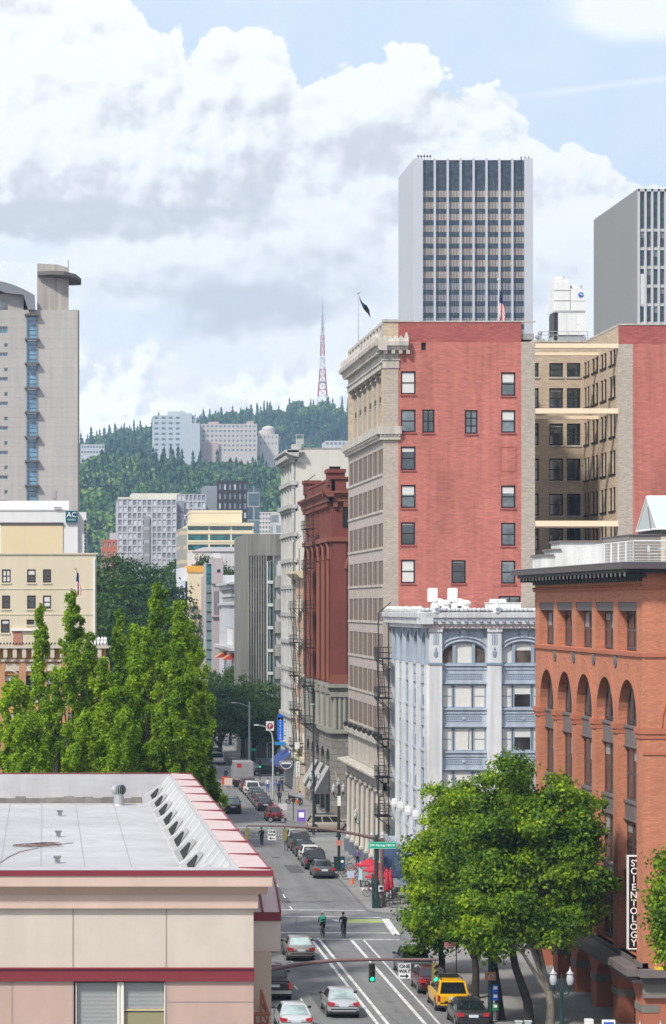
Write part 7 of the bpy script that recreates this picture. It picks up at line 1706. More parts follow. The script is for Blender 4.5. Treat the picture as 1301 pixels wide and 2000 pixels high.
def scat(n, x0, x1, y0, y1, pdec, hs):
    for k in range(n):
        y = y0+(y1-y0)*gf.random(); sc = y/2000; x = (x0+(x1-x0)*gf.random())*sc; z = hill(x,y)-1.5
        if gf.random() < pdec: s = .75+.7*gf.random(); W_a = dec[gf.integers(2)]; Wd_.append(W_a*np.array((s,s,s))+np.array((x,y,z)))
        else:
            s = hs*(.6+.75*gf.random()); W_a = firs[gf.integers(3)]; Wd_.append(None) if 0 else W_.append(W_a*np.array((s,s,s))+np.array((x,y,z)))
scat(2600, -120, 330, 1250, 2030, .42, 1.25); scat(900, -420, 700, 1250, 2030, .42, 1.25); scat(1700, -60, 330, 2290, 3050, .22, 1.15); scat(500, -420, 700, 2290, 3100, .25, 1.15); scat(300, -60, 330, 2030, 2290, .5, .8)
put(quads_mesh('conifer_forest', np.concatenate(W_), lf_fir), 'conifer_forest')['kind'] = 'stuff'
put(quads_mesh('leafy_forest', np.concatenate(Wd_), lf_hill), 'leafy_forest')['kind'] = 'stuff'
fp = []
for k in range(3):
    t = thing('fir_tree', 'x', 'tree', (0,0,0)); put(quads_mesh('crown', firs[k], lf_fir), 'crown', t); MB().cyl((0,0,-2),(0,0,16),.45,.15,n=6).build('trunk', m_barkd, t); fp.append(t)
used = [0]*3
RID = [(158,845,2350),(178,832,2350),(212,838,2360),(226,828,2360),(243,824,2380),(262,818,2400),(277,830,2400),(298,812,2420),(310,803,2420),(355,800,2450),(410,797,2500),(432,792,2500),(455,802,2550),(470,795,2560),(489,796,2600),(502,785,2600),(516,780,2650),(528,782,2650),(545,790,2700),(568,786,2750),(578,782,2750),(590,781,2800),(607,778,2800),(650,776,2850),(668,772,2850),(680,774,2850),(560,795,2700),(415,806,2480),(480,806,2560)]
for k, (px, py, Y) in enumerate(RID):
    kd = (1,0,1,2)[k % 4] if k % 5 else 1; x = X_(px,Y); zt = Z_(py,Y); zb = hill(x,Y)-2; h = min(30, max(16, zt-zb))
    zone = 'left of the white hospital tower' if px < 300 else ('behind the hospital blocks' if px < 500 else ('left of the radio mast' if px < 625 else 'right of the radio mast'))
    o = fp[kd] if not used[kd] else dup(fp[kd], (0,0,0), gf.random()*6.28); used[kd] = 1
    o.location = (x,Y,zt-h); s = h/20; o.scale = (s,s,s); o['label'] = 'tall pointed fir tree on the wooded ridge ' + zone; o['group'] = 'firs on the ridge ' + zone
# ------------------------------------------------------------------ cars
m_tyre = mat('tyre_rubber', (.018,.018,.019), .8, .1); m_rim = mat('alloy_rim', (.42,.43,.44), .3, .05, metal=.7); m_trim = mat('car_trim_black', (.022,.022,.024), .5, .05)
g_car = glass('car_glass', (.012,.016,.018), .04, 1.75, .2); g_rear = glass('car_rear_glass', (.30,.38,.38), .06, 1.6, .3)
m_red = MATS['red_brick']; m_tail = mat('tail_light_red', (.42,.015,.02), .25, .05, spec=.6); m_head = mat('head_light', (.65,.66,.66), .15, .03); m_plate = mat('number_plate', (.62,.66,.72), .5, .12, 14); m_amber = mat('amber_lens', (.65,.22,.02), .3)
def paint(name, col, metal=.35, rough=.28): return mat('paint_'+name, col, rough, .0, metal=metal, spec=.5, coat=.6)
KIND = dict(sedan=dict(L=4.6,W=1.80,H=1.45,belt=.93,hood=.88,deck=.98,rb=.62,rr=1.55,rf=2.75,ws=3.55),
            suv=dict(L=4.7,W=1.88,H=1.74,belt=1.08,hood=1.02,deck=1.02,rb=.10,rr=.42,rf=2.75,ws=3.45),
            hatch=dict(L=4.1,W=1.76,H=1.52,belt=.95,hood=.93,deck=.95,rb=.12,rr=.62,rf=2.3,ws=3.05),
            van=dict(L=4.9,W=1.92,H=1.72,belt=1.0,hood=1.02,deck=1.0,rb=.12,rr=.55,rf=3.1,ws=4.0),
            pickup=dict(L=5.4,W=1.95,H=1.80,belt=1.12,hood=1.10,deck=1.10,rb=2.0,rr=2.15,rf=3.35,ws=3.95))
def car(kind, pm, label, X, Yr, rz=0, rack=False, group=None, rear_glass=None, name='car', cat='car', plate=True, low=None):
    k = KIND[kind]; L_, W_, H_ = k['L'], k['W'], k['H']; hw = W_/2; belt, hood, deck = k['belt'], k['hood'], k['deck']
    c_ = thing(name, label, cat, (X, Yr + L_/2 if rz == 0 else Yr, .004), rz, group); oy = -L_/2
    st = [(0,.84,.42,deck*.80),(.05,.92,.30,deck*.93),(.16,.965,.24,deck),(.5,.99,.22,deck+.0),(1.1,1,.21,max(deck,belt)),(L_*.5,1,.21,belt),(k['ws']-.1,1,.21,belt+.0),(k['ws']+.35,.985,.21,hood-.01),(L_-.45,.965,.23,hood-.08),(L_-.15,.91,.26,hood-.18),(L_-.03,.82,.34,hood-.32),(L_,.76,.42,hood-.42)]
    if kind in ('suv','hatch','van'): st[0] = (0,.88,.40,deck*.86); st[1] = (.05,.95,.30,deck*.97)
    V = []; 
    for y, wf, zb, zt in st:
        w_ = hw*wf; sec = [(0,zb),(w_*.86,zb),(w_*.96,zb+.10),(w_,zb+.28),(w_*1.0,(zb+zt)/2+.06),(w_*.975,zt-.10),(w_*.93,zt-.02),(w_*.80,zt+.012),(0,zt+.03)]
        V.append([(x,oy+y,z) for x,z in sec]+[(-x,oy+y,z) for x,z in sec[-2:0:-1]])
    n = len(V[0]); q = MB(); q.v = [p for s in V for p in s]
    for i in range(len(V)-1):
        for j in range(n): q.f.append((i*n+j,i*n+(j+1)%n,(i+1)*n+(j+1)%n,(i+1)*n+j)); q.m.append(0)
    q.f += [tuple(range(n)), tuple((len(V)-1)*n+j for j in range(n-1,-1,-1))]; q.m += [0,0]
    q.build('body', [pm], c_, smooth=50)
    # dark sills and lower bumpers
    q = MB(); q.box(-hw*.93,hw*.93,oy+.01,oy+.25,.26,.42); q.box(-hw*.90,hw*.90,oy+L_-.2,oy+L_-.0,.24,.40); q.box(-hw*1.004,hw*1.004,oy+.9,oy+L_-.95,.20,.29); q.build('bumper', m_trim, c_)
    # cabin
    rb, rr, rf, ws = (k[a]+oy for a in ('rb','rr','rf','ws')); b0, r0 = hw*.935, hw*.70 if kind != 'suv' and kind != 'van' else hw*.76
    zb, zr = belt-.03, H_-.05
    B_ = [(-b0,rb,deck-.02),(b0,rb,deck-.02),(b0,ws,zb+.0),(-b0,ws,zb+.0)]; T_ = [(-r0,rr,zr),(r0,rr,zr),(r0,rf,zr),(-r0,rf,zr)]; T2 = [(x*.86,y+(.10 if y < (rr+rf)/2 else -.12),H_) for x,y,z in T_]
    q = MB(); q.add(B_+T_+T2, [(0,1,5,4),(1,2,6,5),(2,3,7,6),(3,0,4,7),(4,5,9,8),(5,6,10,9),(6,7,11,10),(7,4,8,11),(8,9,10,11)]); q.build('roof', [pm], c_, smooth=30)
    def pane(a,b,c,d,ins,off,nm,m,split=None):
        a,b,c,d = map(Vector,(a,b,c,d)); nrm = (b-a).cross(d-a).normalized()*off
        def P(u,v): return a.lerp(b,u).lerp(d.lerp(c,u),v)+nrm
        qq = MB(); spans = [(ins[0],1-ins[1])] if not split else split
        for u0,u1 in spans: qq.quad(P(u0,ins[2]),P(u1,ins[2]),P(u1,1-ins[3]),P(u0,1-ins[3]))
        qq.build(nm, m, c_)
    pane(B_[0],B_[1],T_[1],T_[0],(.07,.07,.10 if kind=='sedan' else .06,.06),.012,'rear_window',rear_glass or g_car)
    pane(B_[2],B_[3],T_[3],T_[2],(.05,.05,.05,.05),.012,'windscreen',g_car)
    sp = [(.10,.36),(.40,.64),(.67,.93)] if kind in ('suv','van') else ([(.14,.46),(.50,.90)] if kind != 'pickup' else [(.12,.46),(.50,.90)])
    pane(B_[1],B_[2],T_[2],T_[1],(0,0,.12,.10),.012,'side_window',g_car,sp); sp2 = [(1-b,1-a) for a,b in sp]
    pane(B_[3],B_[0],T_[0],T_[3],(0,0,.12,.10),.012,'side_window',g_car,sp2)
    # wheels
    wr = .33 if kind in ('sedan','hatch') else .37
    for sx in (-1,1):
        for wy in (.85, L_-.92):
            w_ = MB(); x1 = sx*(hw*1.005); w_.cyl((x1-sx*.24,oy+wy,wr),(x1,oy+wy,wr),wr,n=18); o = w_.build('wheel', m_tyre, c_, smooth=40)
            r = MB(); r.cyl((x1,oy+wy,wr),(x1+sx*.012,oy+wy,wr),wr*.62,n=14); 
            r.build('rim', m_rim, o)
            a = MB(); a.cyl((x1-sx*.1,oy+wy,wr+.03),(x1-sx*.012,oy+wy,wr+.03),wr+.07,n=20); a.build('wheel_arch', m_trim, c_)
        # lights, mirrors
        tl = MB(); 
        if kind == 'sedan': tl.add([(sx*hw*.96,oy+.02,deck-.04),(sx*hw*.55,oy-.012,deck-.09),(sx*hw*.57,oy-.014,deck-.25),(sx*hw*.93,oy+.0,deck-.28),(sx*hw*.985,oy+.30,deck-.06),(sx*hw*.99,oy+.26,deck-.22)],[(0,1,2,3),(0,3,5,4)] if sx < 0 else [(3,2,1,0),(4,5,3,0)])
        else: tl.box(sx*hw*.80,sx*hw*.955,oy-.012,oy+.10,deck-.42,deck-.06)
        tl.build('tail_light', m_tail, c_)
        hl = MB(); hl.box(sx*hw*.50,sx*hw*.80,oy+L_-.16,oy+L_-.025,hood-.38,hood-.24); hl.build('head_light', m_head, c_)
        mi = MB(); mi.ball((sx*(hw+.10),ws-.28,belt+.09),.11,.07,.085,8,5); mi.cyl((sx*hw*.92,ws-.25,belt+.03),(sx*(hw+.06),ws-.28,belt+.07),.03,n=5); mi.build('wing_mirror', m_trim if kind != 'sedan' else m_trim, c_)
    if plate: MB().box(-.26,.26,oy-.022,oy+.03,deck-.31,deck-.16).build('number_plate', m_plate, c_)
    q = MB(); q.box(-hw*.80,hw*.80,oy-.02,oy+.04,.50,.56); q.build('rear_bumper_strip', m_trim, c_)
    if rack:
        for sx in (-1,1): q = MB(); q.tube([(sx*r0*.84,rr+.2,H_-.01),(sx*r0*.84,rr+.35,H_+.09),(sx*r0*.84,rf-.35,H_+.09),(sx*r0*.84,rf-.2,H_-.01)],.03,6); q.build('roof_rail', m_trim, c_)
        if rack == 2: MB().box(-r0*.8,r0*.8,rf-1.1,rf-.2,H_+.06,H_+.12).build('roof_rack', m_trim, c_)
    if kind == 'pickup':
        q = MB(); q.box(-hw*.86,hw*.86,oy+.10,rb-.06,deck+.022,deck+.035); q.build('bed_cover', m_trim, c_); q = MB(); q.box(-hw*.95,hw*.95,oy-.16,oy+.04,.42,.60); q.build('chrome_bumper', m_rim, c_)
        q = MB(); q.box(-hw*.78,hw*.78,oy-.012,oy+.02,.64,deck-.10); q.build('tailgate', pm, c_)
        MB().box(-.22,.22,rr-.03,rr+.02,H_-.10,H_-.04).build('brake_light', m_tail, c_)
    return c_
def at_px(px, py): Y = YG(py); return X_(px,Y), Y
P_sil = paint('silver',(.50,.51,.53)); P_champ = paint('champagne',(.33,.29,.27)); P_whsil = paint('pale_silver',(.58,.60,.61)); P_blk = paint('black',(.012,.012,.014),.1,.2); P_yel = paint('yellow',(.78,.42,.005),0,.3); P_mar = paint('maroon',(.13,.02,.03)); P_gry = paint('grey',(.10,.11,.115)); P_red = paint('red',(.22,.015,.02)); P_wht = paint('white',(.68,.68,.67),0,.3); P_beige = paint('beige',(.47,.42,.35)); P_navy = paint('navy',(.03,.04,.07)); P_dkg = paint('dark_grey',(.045,.047,.05)); P_blue = paint('steel_blue',(.10,.15,.19))
x, y = at_px(589,1879); car('sedan', P_champ, 'champagne sedan with tall red tail lights behind the crosswalk line', x, y, rear_glass=g_rear)
x, y = at_px(672,1990); car('sedan', P_sil, 'silver sedan astride the bike lane stripes under the near traffic signal arm', x+.0, y, rear_glass=g_rear)
car('sedan', P_whsil, 'pale silver sedan cut off at the bottom of the view', 13.15, 142.6, rear_glass=g_rear)
car('pickup', P_blk, 'black pickup truck half hidden by the stucco building', 13.05, 155.0, name='pickup_truck', cat='pickup truck')
car('hatch', paint('dark_red',(.16,.015,.02)), 'dark car ahead of the black pickup, mostly hidden by the stucco building', 12.1, 168.5)
SU = car('suv', P_yel, 'bright yellow off-road car with roof rack parked under the maples', 22.75, 150.5, rack=2, name='suv', cat='suv')
car('sedan', P_dkg, 'dark grey sedan parked behind the yellow car', 22.9, 144.3); car('sedan', P_mar, 'maroon sedan parked in front of the yellow car', 22.65, 157.2); car('pickup', P_gry, 'dark pickup with red tail lights parked at the head of the maple row', 22.6, 163.6, name='pickup_truck', cat='pickup truck')
PK_ = 'cars parked along the far kerb'
x, y = at_px(634.5,1717); car('sedan', P_gry, 'dark grey sedan at the near end of the parked row beyond the crossing', x, y, group=PK_)
for kind, pm, X, Y, lb in (('suv',P_blk,23.05,231.5,'black off-road car second in the parked row beyond the crossing'),('hatch',P_wht,23.2,237.6,'white hatchback third in the parked row beyond the crossing'),('sedan',P_blk,23.3,243.2,'black sedan fourth in the parked row beyond the crossing'),('suv',P_dkg,23.4,248.9,'dark grey suv fifth in the parked row beyond the crossing'),('sedan',P_beige,23.6,254.8,'beige sedan at the far end of the row before the second crossing'),
    ('hatch',P_red,23.8,283.6,'dark red hatchback first in the row beyond the second crossing'),('sedan',P_navy,24.0,297.5,'navy sedan behind the grey lamp post'),('sedan',P_mar,24.1,303.4,'maroon sedan in the middle of the distant parked row'),('sedan',P_dkg,24.2,309.0,'dark sedan in the distant parked row between maroon and pale blue cars'),('sedan',P_blue,24.25,314.6,'steel blue sedan in the distant parked row'),('suv',P_wht,24.35,321.5,'white suv in the distant parked row'),('van',P_mar,24.4,328.5,'dark red van behind the white suv')):
    car(kind, pm, lb, X, Y, group=PK_, name='suv' if kind == 'suv' else 'car', cat='suv' if kind == 'suv' else 'car')
x, y = at_px(455.5,1590); car('suv', P_blk, 'black suv driving away in the left lane beside the stucco roof edge', x, y, rack=1, name='suv', cat='suv', rear_glass=g_rear)
car('van', P_beige, 'beige people carrier turning out of the cross street by the colonnade', 28.4, 271.0, R(-90), rack=1)
car('hatch', P_wht, 'white car waiting behind the beige people carrier', 33.4, 274.0, R(-90)); car('sedan', P_blk, 'black sedan crossing the far intersection by the blue awning', 29.2, 361.0, R(90)); car('sedan', P_dkg, 'dark sedan waiting behind the black sedan at the far intersection', 31.0, 366.5, R(90))
# box truck far down the row
t = thing('box_truck', 'grey box truck with ribbed rear doors at the end of the parked row', 'truck', (24.4, 336.5, 0)); mbx = mat('truck_grey',(.27,.27,.28),.6,.08,.8)
MB().box(-1.2,1.2,0,5.2,1.0,3.2).build('cargo_box', mbx, t); q = MB()
for sx in (-1,1):
    d = MB(); d.box(min(sx*.05,sx*1.12),max(sx*.05,sx*1.12),-.03,0,1.3,3.1); 
    for k in range(6): d.box(min(sx*.1,sx*1.07),max(sx*.1,sx*1.07),-.05,-.03,1.45+.27*k,1.5+.27*k)
    d.build('rear_door', mbx, t); tl = MB(); tl.box(sx*.9-.12,sx*.9+.12,-.08,.0,.85,1.0); tl.build('tail_light', m_tail, t)
    for wy in (1.2,6.2): w_ = MB(); w_.cyl((sx*1.2,wy,.45),(sx*.9,wy,.45),.45,n=14); o = w_.build('wheel', m_tyre, t)
MB().box(-1.15,1.15,5.25,7.2,.6,2.4).build('cab', P_wht, t); MB().box(-1.2,1.2,-.15,.1,.45,.75).box(-1.1,1.1,0,6,.55,1.0).build('chassis', m_trim, t); MB().box(-.9,-.35,-.06,-.031,2.55,3.05).build('red_placard', m_tail, t)

# ------------------------------------------------------------------ people
m_skin = mat('skin_tone', (.42,.25,.17), .6, .05); m_skin2 = mat('skin_dark', (.20,.11,.07), .6, .05); m_hair = mat('hair_brown', (.04,.025,.015), .7, .1)
def clothm(n, c): return mat('cloth_'+n, c, .85, .10, 6)
def person(label, loc, rz=0, J=None, shirt=None, trousers=None, skin=None, hair=True, helmet=None, shoes=None, bare=0.0, sleeves=True, scale=1.0, group=None):
    """one grown body surface; J maps joints to positions (x right, y ahead, z up)"""
    D = dict(pel=(0,0,.95),che=(0,.0,1.28),nec=(0,0,1.46),hd=(0,.02,1.56),top=(0,.02,1.72),shL=(-.18,0,1.40),elL=(-.24,.02,1.13),wrL=(-.25,.10,.89),haL=(-.25,.13,.80),shR=(.18,0,1.40),elR=(.24,.02,1.13),wrR=(.25,.10,.89),haR=(.25,.13,.80),
             hiL=(-.09,0,.90),knL=(-.10,.06,.50),anL=(-.10,-.02,.09),toL=(-.10,.15,.04),hiR=(.09,0,.90),knR=(.10,-.02,.50),anR=(.10,-.14,.10),toR=(.10,.02,.04))
    D.update(J or {}); names = list(D); ix = {a:i for i,a in enumerate(names)}
    E = [('pel','che'),('che','nec'),('nec','hd'),('hd','top'),('che','shL'),('shL','elL'),('elL','wrL'),('wrL','haL'),('che','shR'),('shR','elR'),('elR','wrR'),('wrR','haR'),('pel','hiL'),('hiL','knL'),('knL','anL'),('anL','toL'),('pel','hiR'),('hiR','knR'),('knR','anR'),('anR','toR')]
    rad = dict(pel=(.15,.12),che=(.17,.12),nec=(.06,.06),hd=(.085,.10),top=(.07,.08),sh=(.07,.07),el=(.048,.048),wr=(.034,.034),ha=(.045,.022),hi=(.095,.095),kn=(.062,.062),an=(.042,.042),to=(.04,.032))
    me = bpy.data.meshes.new('body'); me.from_pydata([D[a] for a in names], [(ix[a],ix[b]) for a,b in E], [])
    t = thing('person', label, 'person', loc, rz, group); t.scale = (scale,)*3
    o = put(me, 'body', None); sk_ = o.modifiers.new('grow','SKIN'); 
    for a in names: r = rad.get(a) or rad[a[:2]]; o.data.skin_vertices[0].data[ix[a]].radius = r
    o.data.skin_vertices[0].data[ix['pel']].use_root = True; su = o.modifiers.new('smooth','SUBSURF'); su.levels = su.render_levels = 2
    bpy.context.view_layer.update(); m2 = bpy.data.meshes.new_from_object(o.evaluated_get(bpy.context.evaluated_depsgraph_get())); bpy.data.objects.remove(o); m2.name = 'body'
    mats_ = [skin or m_skin, shirt or clothm('grey',(.25,.25,.27)), trousers or clothm('dark',(.03,.035,.05)), shoes or m_trim]; m2.materials.clear()
    for m in mats_: m2.materials.append(m)
    segs = [(Vector(D[a]),Vector(D[b]),a,b) for a,b in E]; mi = []
    for p in m2.polygons:
        c = p.center; best = None
        for a,b,na,nb in segs:
            d = b-a; u = max(0,min(1,(c-a).dot(d)/d.length_squared)); q = (c-a-d*u).length
            if best is None or q < best[0]: best = (q,na,nb,u)
        _,na,nb,u = best; k = na[:2]
        if nb[:2] == 'to' or (nb[:2] == 'an' and u > .93): v = 3
        elif k in ('ne','hd') or nb[:2] == 'ha': v = 0
        elif nb[:2] in ('el','wr','sh') and k in ('sh','el','ch'): v = 1 if (sleeves or nb[:2] == 'sh' or (nb[:2]=='el' and u < .6)) else 0
        elif na == 'pel' and nb == 'che': v = 1 if u > .15 else 2
        elif na == 'che': v = 1
        else: v = 0 if (nb[:2] == 'an' and bare > 0) else 2
        mi.append(v)
    m2.polygons.foreach_set('material_index', mi); m2.polygons.foreach_set('use_smooth',[True]*len(mi)); put(m2,'body',t)
    hd, tp = Vector(D['hd']), Vector(D['top']); c = hd.lerp(tp,.55)
    f = MB(); f.ball(c+Vector((0,.105,-.02)),.016,.022,.026,6,4); 
    for sx in (-1,1): f.ball(c+Vector((sx*.088,.0,-.02)),.014,.024,.034,6,4)
    f.build('face', skin or m_skin, t); e = MB()
    for sx in (-1,1): e.ball(c+Vector((sx*.034,.096,.012)),.012,.008,.009,6,4)
    e.build('eyes', m_trim, t)
    if helmet: h = MB(); h.ball(c+Vector((0,-.005,.065)),.115,.145,.085,12,7); h.build('helmet', helmet, t)
    elif hair: h = MB(); h.ball(c+Vector((0,-.02,.03)),.105,.115,.105,10,6); h.build('hair', m_hair, t)
    return t
def bicycle(label, loc, rz=0, m=None, group=None):
    t = thing('bicycle', label, 'bicycle', loc, rz, group); m = m or m_trim
    for wy in (-.50,.52):
        q = MB(); n = 22; q.tube([(0,wy+.33*math.cos(6.2832*k/n),.335+.33*math.sin(6.2832*k/n)) for k in range(n+1)],.019,5)
        for k in range(8): a = 3.1416*k/8; q.cyl((0,wy+.32*math.cos(a),.335+.32*math.sin(a)),(0,wy-.32*math.cos(a),.335-.32*math.sin(a)),.004,n=3)
        q.cyl((-.04,wy,.335),(.04,wy,.335),.03,n=6); q.build('wheel', m_tyre, t)
    q = MB(); bb=(0,-.06,.28); se=(0,-.24,.82); hd=(0,.36,.86); hl=(0,.40,.72)
    for a,b in ((bb,se),(bb,hl),((0,-.21,.74),hd),((0,-.5,.335),bb),((0,-.5,.335),(0,-.2,.70)),(hd,hl)): q.cyl(a,b,.018,n=6)
    for s in (-.045,.045): q.cyl((s,.40,.72),(s,.52,.335),.013,n=5)
    q.build('frame', m, t); q = MB(); q.cyl(hd,(0,.36,.98),.016,n=6); q.tube([(-.27,.30,1.0),(-.2,.37,.99),(.2,.37,.99),(.27,.30,1.0)],.015,6); q.build('handlebar', m_trim, t)
    q = MB(); q.cyl(se,(0,-.26,.93),.015,n=6); q.box(-.07,.07,-.40,-.22,.93,.97); q.box(-.035,.035,-.22,-.10,.93,.965); q.build('saddle', m_trim, t)
    q = MB(); q.cyl((-.1,-.06,.28),(.1,-.06,.28),.02,n=6); q.box(.08,.17,-.10,0,.10,.13); q.box(-.17,-.08,-.12,-.02,.44,.47); q.cyl((.09,-.06,.28),(.1,-.05,.13),.012,n=5); q.cyl((-.09,-.06,.28),(-.1,-.07,.45),.012,n=5); q.build('pedals', m_rim, t); return t
RID_J = dict(pel=(0,-.28,1.0),che=(0,-.06,1.30),nec=(0,.06,1.44),hd=(0,.12,1.52),top=(0,.16,1.68),shL=(-.19,.0,1.39),elL=(-.25,.16,1.17),wrL=(-.24,.30,1.05),haL=(-.24,.36,1.03),shR=(.19,.0,1.39),elR=(.25,.16,1.17),wrR=(.24,.30,1.05),haR=(.24,.36,1.03),
             hiL=(-.10,-.22,.96),knL=(-.12,.14,.80),anL=(-.12,-.04,.52),toL=(-.12,.12,.49),hiR=(.10,-.22,.96),knR=(.12,.08,.60),anR=(.13,-.06,.22),toR=(.13,.10,.17))
for px, py, lb, sh, tr, hm, bare, sl, bl_ in ((630,1830,'cyclist in a green jersey and dark shorts with pale helmet',clothm('green',(.02,.42,.28)),clothm('black',(.012,.012,.015)),mat('helmet_cream',(.60,.58,.35),.4),1,False,'bicycle under the cyclist in the green jersey'),
    (671,1831,'cyclist in black jacket and trousers with black helmet',clothm('jet',(.015,.016,.02)),clothm('charcoal',(.018,.02,.026)),mat('helmet_black',(.012,.012,.014),.35),0,True,'bicycle under the cyclist dressed in black'),
    (511,1651,'distant cyclist in dark clothes near the second crossing',clothm('slate',(.035,.037,.045)),clothm('ink',(.02,.022,.03)),MATS['helmet_black'],0,True,'bicycle under the distant cyclist')):
    x, y = at_px(px, py); bicycle(bl_, (x,y,.012), .05); person(lb, (x,y,.012), .05, RID_J, sh, tr, None, True, hm, None, bare, sl)
WK = dict(); SW_ = dict(knR=(.10,.12,.52),anR=(.10,.10,.09),toR=(.10,.27,.05),knL=(-.10,.0,.50),anL=(-.10,-.22,.14),toL=(-.10,-.08,.05),elL=(-.23,.06,1.14),wrL=(-.22,.22,.96),haL=(-.22,.27,.90),elR=(.23,-.06,1.13),wrR=(.24,-.10,.90),haR=(.24,-.08,.82))
PED = [(586,1577,'pedestrian in pale blue shirt and dark trousers carrying an orange bag',(.33,.45,.60),(.02,.022,.03),0),(523,1549,'pedestrian in white top and blue skirt near the distant lamp post',(.60,.60,.62),(.04,.09,.35),0),(539,1553,'pedestrian in blue shirt by the grey lamp post',(.10,.16,.45),(.25,.25,.35),R(180)),(545,1556,'pedestrian in dark jacket beside the one in blue',(.02,.025,.05),(.02,.02,.03),0),
       (548,1549,'pedestrian in navy jacket over pale shirt facing the camera',(.03,.05,.12),(.30,.36,.45),R(180)),(552,1548,'pedestrian in dark blue at the right of the distant group',(.02,.03,.08),(.03,.03,.05),R(90)),(546,1574,'pedestrian in dark clothes at the kerb below the distant group',(.04,.04,.09),(.015,.015,.02),0),(441,1528,'pedestrian in black far down the road on the left',(.02,.02,.02),(.02,.02,.03),0)]
for k, (px, py, lb, sc_, tc_, rz) in enumerate(PED):
    x, y = at_px(px, py); person(lb, (x,y,.13), rz, SW_ if k % 2 == 0 else None, clothm('shirt%d' % k, sc_), clothm('legs%d' % k, tc_), m_skin if k % 3 else m_skin2)
x, y = at_px(586,1577); tag(MB().box(-.17,.17,-.1,.1,.0,.36).tube([(-.1,0,.36),(-.06,0,.5),(.06,0,.5),(.1,0,.36)],.012,5).build('bag', mat('bag_orange',(.65,.12,.01),.7), None, (x-.36,y+.0,.34+.13)), 'orange bag carried beside the pedestrian in the pale blue shirt', 'bag')
person('pedestrian in purple top and dark trousers by the colonnade plinths', (26.75,232.5,.13), 0, SW_, clothm('purple',(.16,.12,.26)), clothm('black2',(.015,.015,.02)))
person('motorcyclist in a white and green jacket standing by the parked row', (22.0,249.5,.012), .3, None, clothm('green2',(.05,.35,.20)), clothm('grey2',(.12,.12,.13)), None, True, mat('helmet_white',(.6,.6,.6),.3))
# red motorbike at the second crossing
def motorbike(label, loc, rz, m):
    t = thing('motorbike', label, 'motorbike', loc, rz)
    for wy in (-.7,.72): q = MB(); n = 18; q.tube([(0,wy+.27*math.cos(6.2832*k/n),.31+.27*math.sin(6.2832*k/n)) for k in range(n+1)],.05,6); o = q.build('wheel', m_tyre, t); MB().cyl((-.03,wy,.31),(.03,wy,.31),.2,n=12).build('rim', m_rim, o)
    q = MB(); q.ball((0,.15,.80),.16,.32,.17,10,6); q.ball((0,.55,.82),.15,.2,.22,8,5); q.box(-.1,.1,-.75,-.45,.72,.86); q.build('fairing', m, t); MB().box(-.13,.13,-.55,.0,.74,.84).build('seat', m_trim, t)
    q = MB(); q.ball((0,.05,.48),.2,.33,.22,8,5); q.cyl((.05,.72,.31),(.05,.48,.95),.03,n=6); q.cyl((-.05,.72,.31),(-.05,.48,.95),.03,n=6); q.cyl((.12,-.1,.35),(.14,-.75,.42),.05,n=8); q.build('engine', m_dark, t); MB().tube([(-.35,.32,1.05),(-.1,.45,1.02),(.1,.45,1.02),(.35,.32,1.05)],.02,6).build('handlebar', m_trim, t)
    MB().box(-.15,.15,.68,.72,.98,1.28).build('windshield', g_car, t); MB().box(-.08,.08,-.80,-.75,.74,.82).build('tail_light', m_tail, t)
motorbike('red motorbike parked across the end of the row at the second crossing', (23.9,281.9,.01), R(62), P_red); motorbike('black scooter parked in the row before the second crossing', (24.35,259.3,.01), R(40), P_blk)
motorbike('dark motorbike on the far pavement beside the walking pedestrian', (28.0,306.5,.13), R(75), P_blk)

# ------------------------------------------------------------------ signals, poles and street lamps
m_pole_b = mat('mast_brown', (.17,.105,.10), .55, .12, 2); m_pole_g = mat('pole_dark_green', (.018,.045,.042), .45, .12, 1.5); m_grey_p = mat('lamp_post_grey', (.42,.44,.44), .5, .06)
m_lens_g = mat('signal_green', (.0,.55,.30), .3, 0, emit=((.0,.85,.45),1.6)); m_lens_off = mat('signal_lens_off', (.05,.035,.02), .3); m_sigb = mat('signal_body', (.035,.035,.028), .5); m_sigy = mat('signal_olive', (.22,.19,.07), .5)
def signal_head(parent, loc, rz=0, lit=True, m=None):
    h = put(MB().box(-.15,.15,0,.16,-.9,0).mesh('signal_head',[m or m_sigb]), 'signal_head', parent, loc, rz)
    for k in range(3):
        l = MB(); l.cyl((0,-.02,-.15-.3*k),(0,.0,-.15-.3*k),.105,n=16); l.build('lens', m_lens_g if (k == 2 and lit) else m_lens_off, h)
        v = MB(); zc_ = -.15-.3*k; n = 10
        for j in range(n): a0, a1 = math.pi*j/n, math.pi*(j+1)/n; v.quad((.12*math.cos(a0),-.2,zc_+.12*math.sin(a0)),(.12*math.cos(a1),-.2,zc_+.12*math.sin(a1)),(.12*math.cos(a1),0,zc_+.12*math.sin(a1)),(.12*math.cos(a0),0,zc_+.12*math.sin(a0)))
        v.build('visor', m or m_sigb, h)
    MB().cyl((0,.08,0),(0,.08,.14),.03,n=6).build('hanger', m_trim, h); return h
